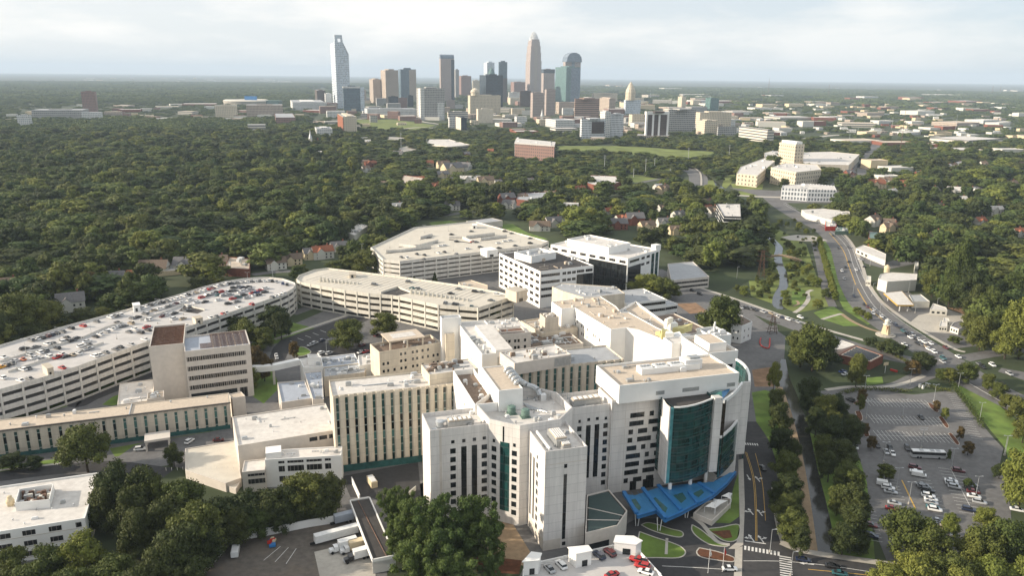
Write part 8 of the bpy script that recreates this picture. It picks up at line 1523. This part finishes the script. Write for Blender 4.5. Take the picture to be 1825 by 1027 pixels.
# the woods
campus = [(-140, 1200), (-140, 650), (0, 628), (110, 588), (240, 552), (330, 526), (400, 504), (470, 491), (530, 486), (590, 474), (640, 480), (672, 455), (662, 438), (740, 402), (836, 392), (850, 392), (962, 425), (1000, 425), (1090, 428), (1182, 448), (1215, 475), (1310, 500), (1340, 520), (1345, 480), (1355, 430), (1360, 395), (1335, 370), (1345, 330), (1400, 345), (1470, 395), (1520, 425), (1545, 470), (1640, 490), (1650, 525), (1700, 560), (1730, 600), (1825, 610), (1930, 640), (1915, 1250)]
CAMP = [(v.x, v.y) for v in (P(*q) for q in campus)]
def inpoly(X, Yv, poly):
    r = np.zeros(len(X), bool); q = np.array(poly); n = len(q)
    for i in range(n):
        x1, y1 = q[i]; x2, y2 = q[(i+1) % n]
        if y1 == y2: continue
        c = (y1 > Yv) != (y2 > Yv); r ^= c & (X < (x2-x1)*(Yv-y1)/(y2-y1)+x1)
    return r
CITY = []
def fill(r0, r1, step, seed):
    rn = np.random.RandomState(seed); xs = np.arange(-r1*.95, r1*.95, step); ys = np.arange(r0*.7, r1, step); X, Yg = np.meshgrid(xs, ys); X = X.ravel()+rn.uniform(-.42, .42, X.size)*step; Yv = Yg.ravel()+rn.uniform(-.42, .42, Yg.size)*step
    R_ = np.hypot(X, Yv); k = (R_ > r0) & (R_ < r1) & (np.abs(X/Yv) < (.95 if r0 < 400 else .78)); X, Yv = X[k], Yv[k]
    # picture position of the foot, for the density of each district
    d = np.stack([X, Yv, np.full(len(X), -H)], 1); w = d@np.array(FW); px = 912.5+FPX*(d@np.array(RT))/w; py = 513.5-FPX*(d@np.array(UP))/w
    dn = np.full(len(X), .92); dn[(px > 640) & (px < 1330) & (py > 255) & (py < 430)] = .84; dn[(px > 1480) & (py > 280) & (py < 360)] = .8
    dn[(px > 545) & (px < 1120) & (py > 152) & (py < 222)] = .16; dn[(px > 1100) & (px < 1320) & (py > 158) & (py < 250)] = .34; dn[(px >= 1320) & (py > 166) & (py < 262)] = .48; dn[(px < 545) & (py > 184) & (py < 214)] = .45
    dn[(px > 640) & (px < 1320) & (py >= 222) & (py < 262)] = .7; dn[(px > 1440) & (px < 1620) & (py > 262) & (py < 330)] = .45
    cl_ = np.sin(X*.021+1.3)*np.sin(Yv*.017+.4)+np.sin(X*.009-Yv*.012); dn[(cl_ > 1.15)] *= .55
    k = (rn.rand(len(X)) < dn) & ~inpoly(X, Yv, CAMP); X, Yv = X[k], Yv[k]
    keep = np.ones(len(X), bool)
    for po in EXC:
        q = np.array(po); b = np.where((X > q[:, 0].min()) & (X < q[:, 0].max()) & (Yv > q[:, 1].min()) & (Yv < q[:, 1].max()) & keep)[0]
        if len(b): keep[b[inpoly(X[b], Yv[b], po)]] = False
    city = ((dn < .72) | ((px > 640) & (px < 1340) & (py > 255) & (py < 335)))[k]; CITY.append(city[keep]); return X[keep], Yv[keep], rn
X, Yv, rn = fill(300, 2300, 16.5, 1)
ht = rn.uniform(12, 25, len(X)); ht *= np.where(np.hypot(X, Yv) > 1500, .9, 1)*np.where(CITY[0], .6, 1)
o_ = np.argsort(np.hypot(X, Yv)); NI = max(0, 296-len(TREES)); ind = o_[:NI]; rest = o_[NI:]
for i in ind:
    px = proj((X[i], Yv[i], 6))[0]; where = ('at the front of the wood by the left edge' if px < 110 else 'at the front of the wood behind the curved garage' if px < 420 else 'behind the middle garage' if px < 700 else 'behind the white offices' if px < 1400 else 'at the front of the right wood')
    tree(X[i], Yv[i], float(rt.uniform(16, 26)), float(ht[i]), rt.choice(('dark', 'dark', 'mid', 'mid', 'light')), where)
d = {}
for w, t, px, r in TREES: d.setdefault((w, t), []).append((px, r))
for (w, t), l in d.items():
    l.sort(key=lambda q: q[0])
    for i, (px, r) in enumerate(l): r['label'] = (f'{nth(i)} {DESC[t]} from left {w}' if len(l) > 1 else f'{DESC[t]} {w}')
def scatter(name, label, X, Yv, sc, protos):
    me = bpy.data.meshes.new(name); me.from_pydata([(x, y, 0) for x, y in zip(X, Yv)], [], []); at = me.attributes.new('sc', 'FLOAT_VECTOR', 'POINT'); at.data.foreach_set('vector', np.asarray(sc, float).ravel())
    o = bpy.data.objects.new(name, me); COL.objects.link(o); tag(o, label, None, None, 'stuff')
    cc = bpy.data.collections.new(name+'_kinds')
    for i, m_ in enumerate(protos): q = bpy.data.objects.new(f'{name}_kind', m_); cc.objects.link(q)
    ng = bpy.data.node_groups.new(name, 'GeometryNodeTree'); ng.interface.new_socket('Geometry', in_out='INPUT', socket_type='NodeSocketGeometry'); ng.interface.new_socket('Geometry', in_out='OUTPUT', socket_type='NodeSocketGeometry')
    N, L = ng.nodes, ng.links; gi = N.new('NodeGroupInput'); go = N.new('NodeGroupOutput'); ip = N.new('GeometryNodeInstanceOnPoints'); ci = N.new('GeometryNodeCollectionInfo'); ci.inputs['Collection'].default_value = cc; ci.inputs['Separate Children'].default_value = True; ci.inputs['Reset Children'].default_value = True
    na = N.new('GeometryNodeInputNamedAttribute'); na.data_type = 'FLOAT_VECTOR'; na.inputs['Name'].default_value = 'sc'; rv = N.new('FunctionNodeRandomValue'); rv.data_type = 'FLOAT_VECTOR'; rv.inputs['Max'].default_value = (0, 0, 6.283)
    ri = N.new('FunctionNodeRandomValue'); ri.data_type = 'INT'; ri.inputs['Max'].default_value = len(protos)-1
    for s in ri.inputs:
        if s.type == 'INT' and s.name == 'Max': s.default_value = len(protos)-1
        if s.type == 'INT' and s.name == 'Min': s.default_value = 0
    ip.inputs['Pick Instance'].default_value = True
    L.new(gi.outputs[0], ip.inputs['Points']); L.new(ci.outputs[0], ip.inputs['Instance']); L.new(rv.outputs[0], ip.inputs['Rotation'])
    L.new([s for s in na.outputs if s.enabled][0], ip.inputs['Scale']); L.new([s for s in ri.outputs if s.type == 'INT'][0], ip.inputs['Instance Index']); L.new(ip.outputs[0], go.inputs[0])
    md_ = o.modifiers.new('scatter', 'NODES'); md_.node_group = ng; return o
near = rest; w_ = 14+20*rn.rand(len(near))**1.5; big = rn.rand(len(near)) < .13; w_[big] *= 1.45; hh = ht[near]*np.where(big, 1.3, 1.0); sc = np.stack([w_*1.15, w_*1.15, hh], 1)
WP = [crown_mesh('wood_crown', 70+i, 1500, .031, m_, 'broad', .3, .72) for i, m_ in enumerate(('leaf_wood', 'leaf_wood', 'leaf_mid', 'leaf_dark', 'leaf_wood', 'leaf_light', 'leaf_dark', 'leaf_mid'))]
scatter('woodland', 'dense dark green woodland of crowded crowns round the hospital', X[near], Yv[near], sc, WP)
def clump(seed, mat_):
    rn = np.random.RandomState(seed); v, f = [], []
    for i in range(26):
        cx, cy = rn.uniform(-26, 26, 2); R_ = rn.uniform(5, 8); hz = rn.uniform(8, 14)
        for k in range(46):
            dd = rn.normal(size=3); dd[2] = abs(dd[2])*.9; dd /= np.linalg.norm(dd); c = np.array([cx, cy, hz-R_*.7])+dd*R_*np.array([1, 1, .8]); nr = dd+rn.normal(size=3)*.3; t = np.cross(nr, rn.normal(size=3)); t /= np.linalg.norm(t); u = np.cross(nr, t); u /= np.linalg.norm(u); s = rn.uniform(1.2, 2.4); k0 = len(v)
            v += [c-t*s-u*s, c+t*s-u*s*.8, c+t*s+u*s, c-t*s*.8+u*s]; f.append([k0, k0+1, k0+2, k0+3])
    me = bpy.data.meshes.new('clump'); me.from_pydata([tuple(q) for q in v], [], f); me.materials.append(mt(mat_)); return me
X2, Y2, rn2 = fill(2290, 5200, 40, 2); s2 = rn2.uniform(.75, 1.1, len(X2)); X3, Y3, rn3 = fill(5150, 13000, 95, 3); s3 = rn3.uniform(1.6, 2.3, len(X3)); s2 *= np.where(CITY[1], .6, 1)
sc = np.concatenate([np.stack([s2, s2, s2*.95], 1), np.stack([s3*1.3, s3*1.3, s3*.62], 1)]); scatter('far_woodland', 'hazy far woodland reaching to the horizon behind the city', np.concatenate([X2, X3]), np.concatenate([Y2, Y3]), sc, [clump(80+i, 'leaf_wood') for i in range(4)])
print('trees', len(TREES), 'wood', len(near), 'far', len(X2), len(X3))
# ------------------------------------------------------------------ the air between
def build_haze():
    mt_, nt, b, o = nodes('haze'); nt.nodes.remove(b); v = nt.nodes.new('ShaderNodeVolumePrincipled')
    v.inputs['Color'].default_value = (.68, .83, 1.0, 1); v.inputs['Density'].default_value = HAZE; v.inputs['Anisotropy'].default_value = .0
    nt.links.new(v.outputs[0], o.inputs['Volume'])
    ob = MB().box((0, 0, -1.5), (96000, 96000, HTOP)).build('haze', 'haze'); tag(ob, None, None, None, 'stuff'); ob['label'] = 'pale bluish haze over the far city and horizon'
bpy.context.view_layer.update()
HTOP = 25+max(o.matrix_world.translation.z+max(v[2] for v in o.bound_box) for o in S.objects if o.type == 'MESH')
build_haze()
print('haze top', HTOP)
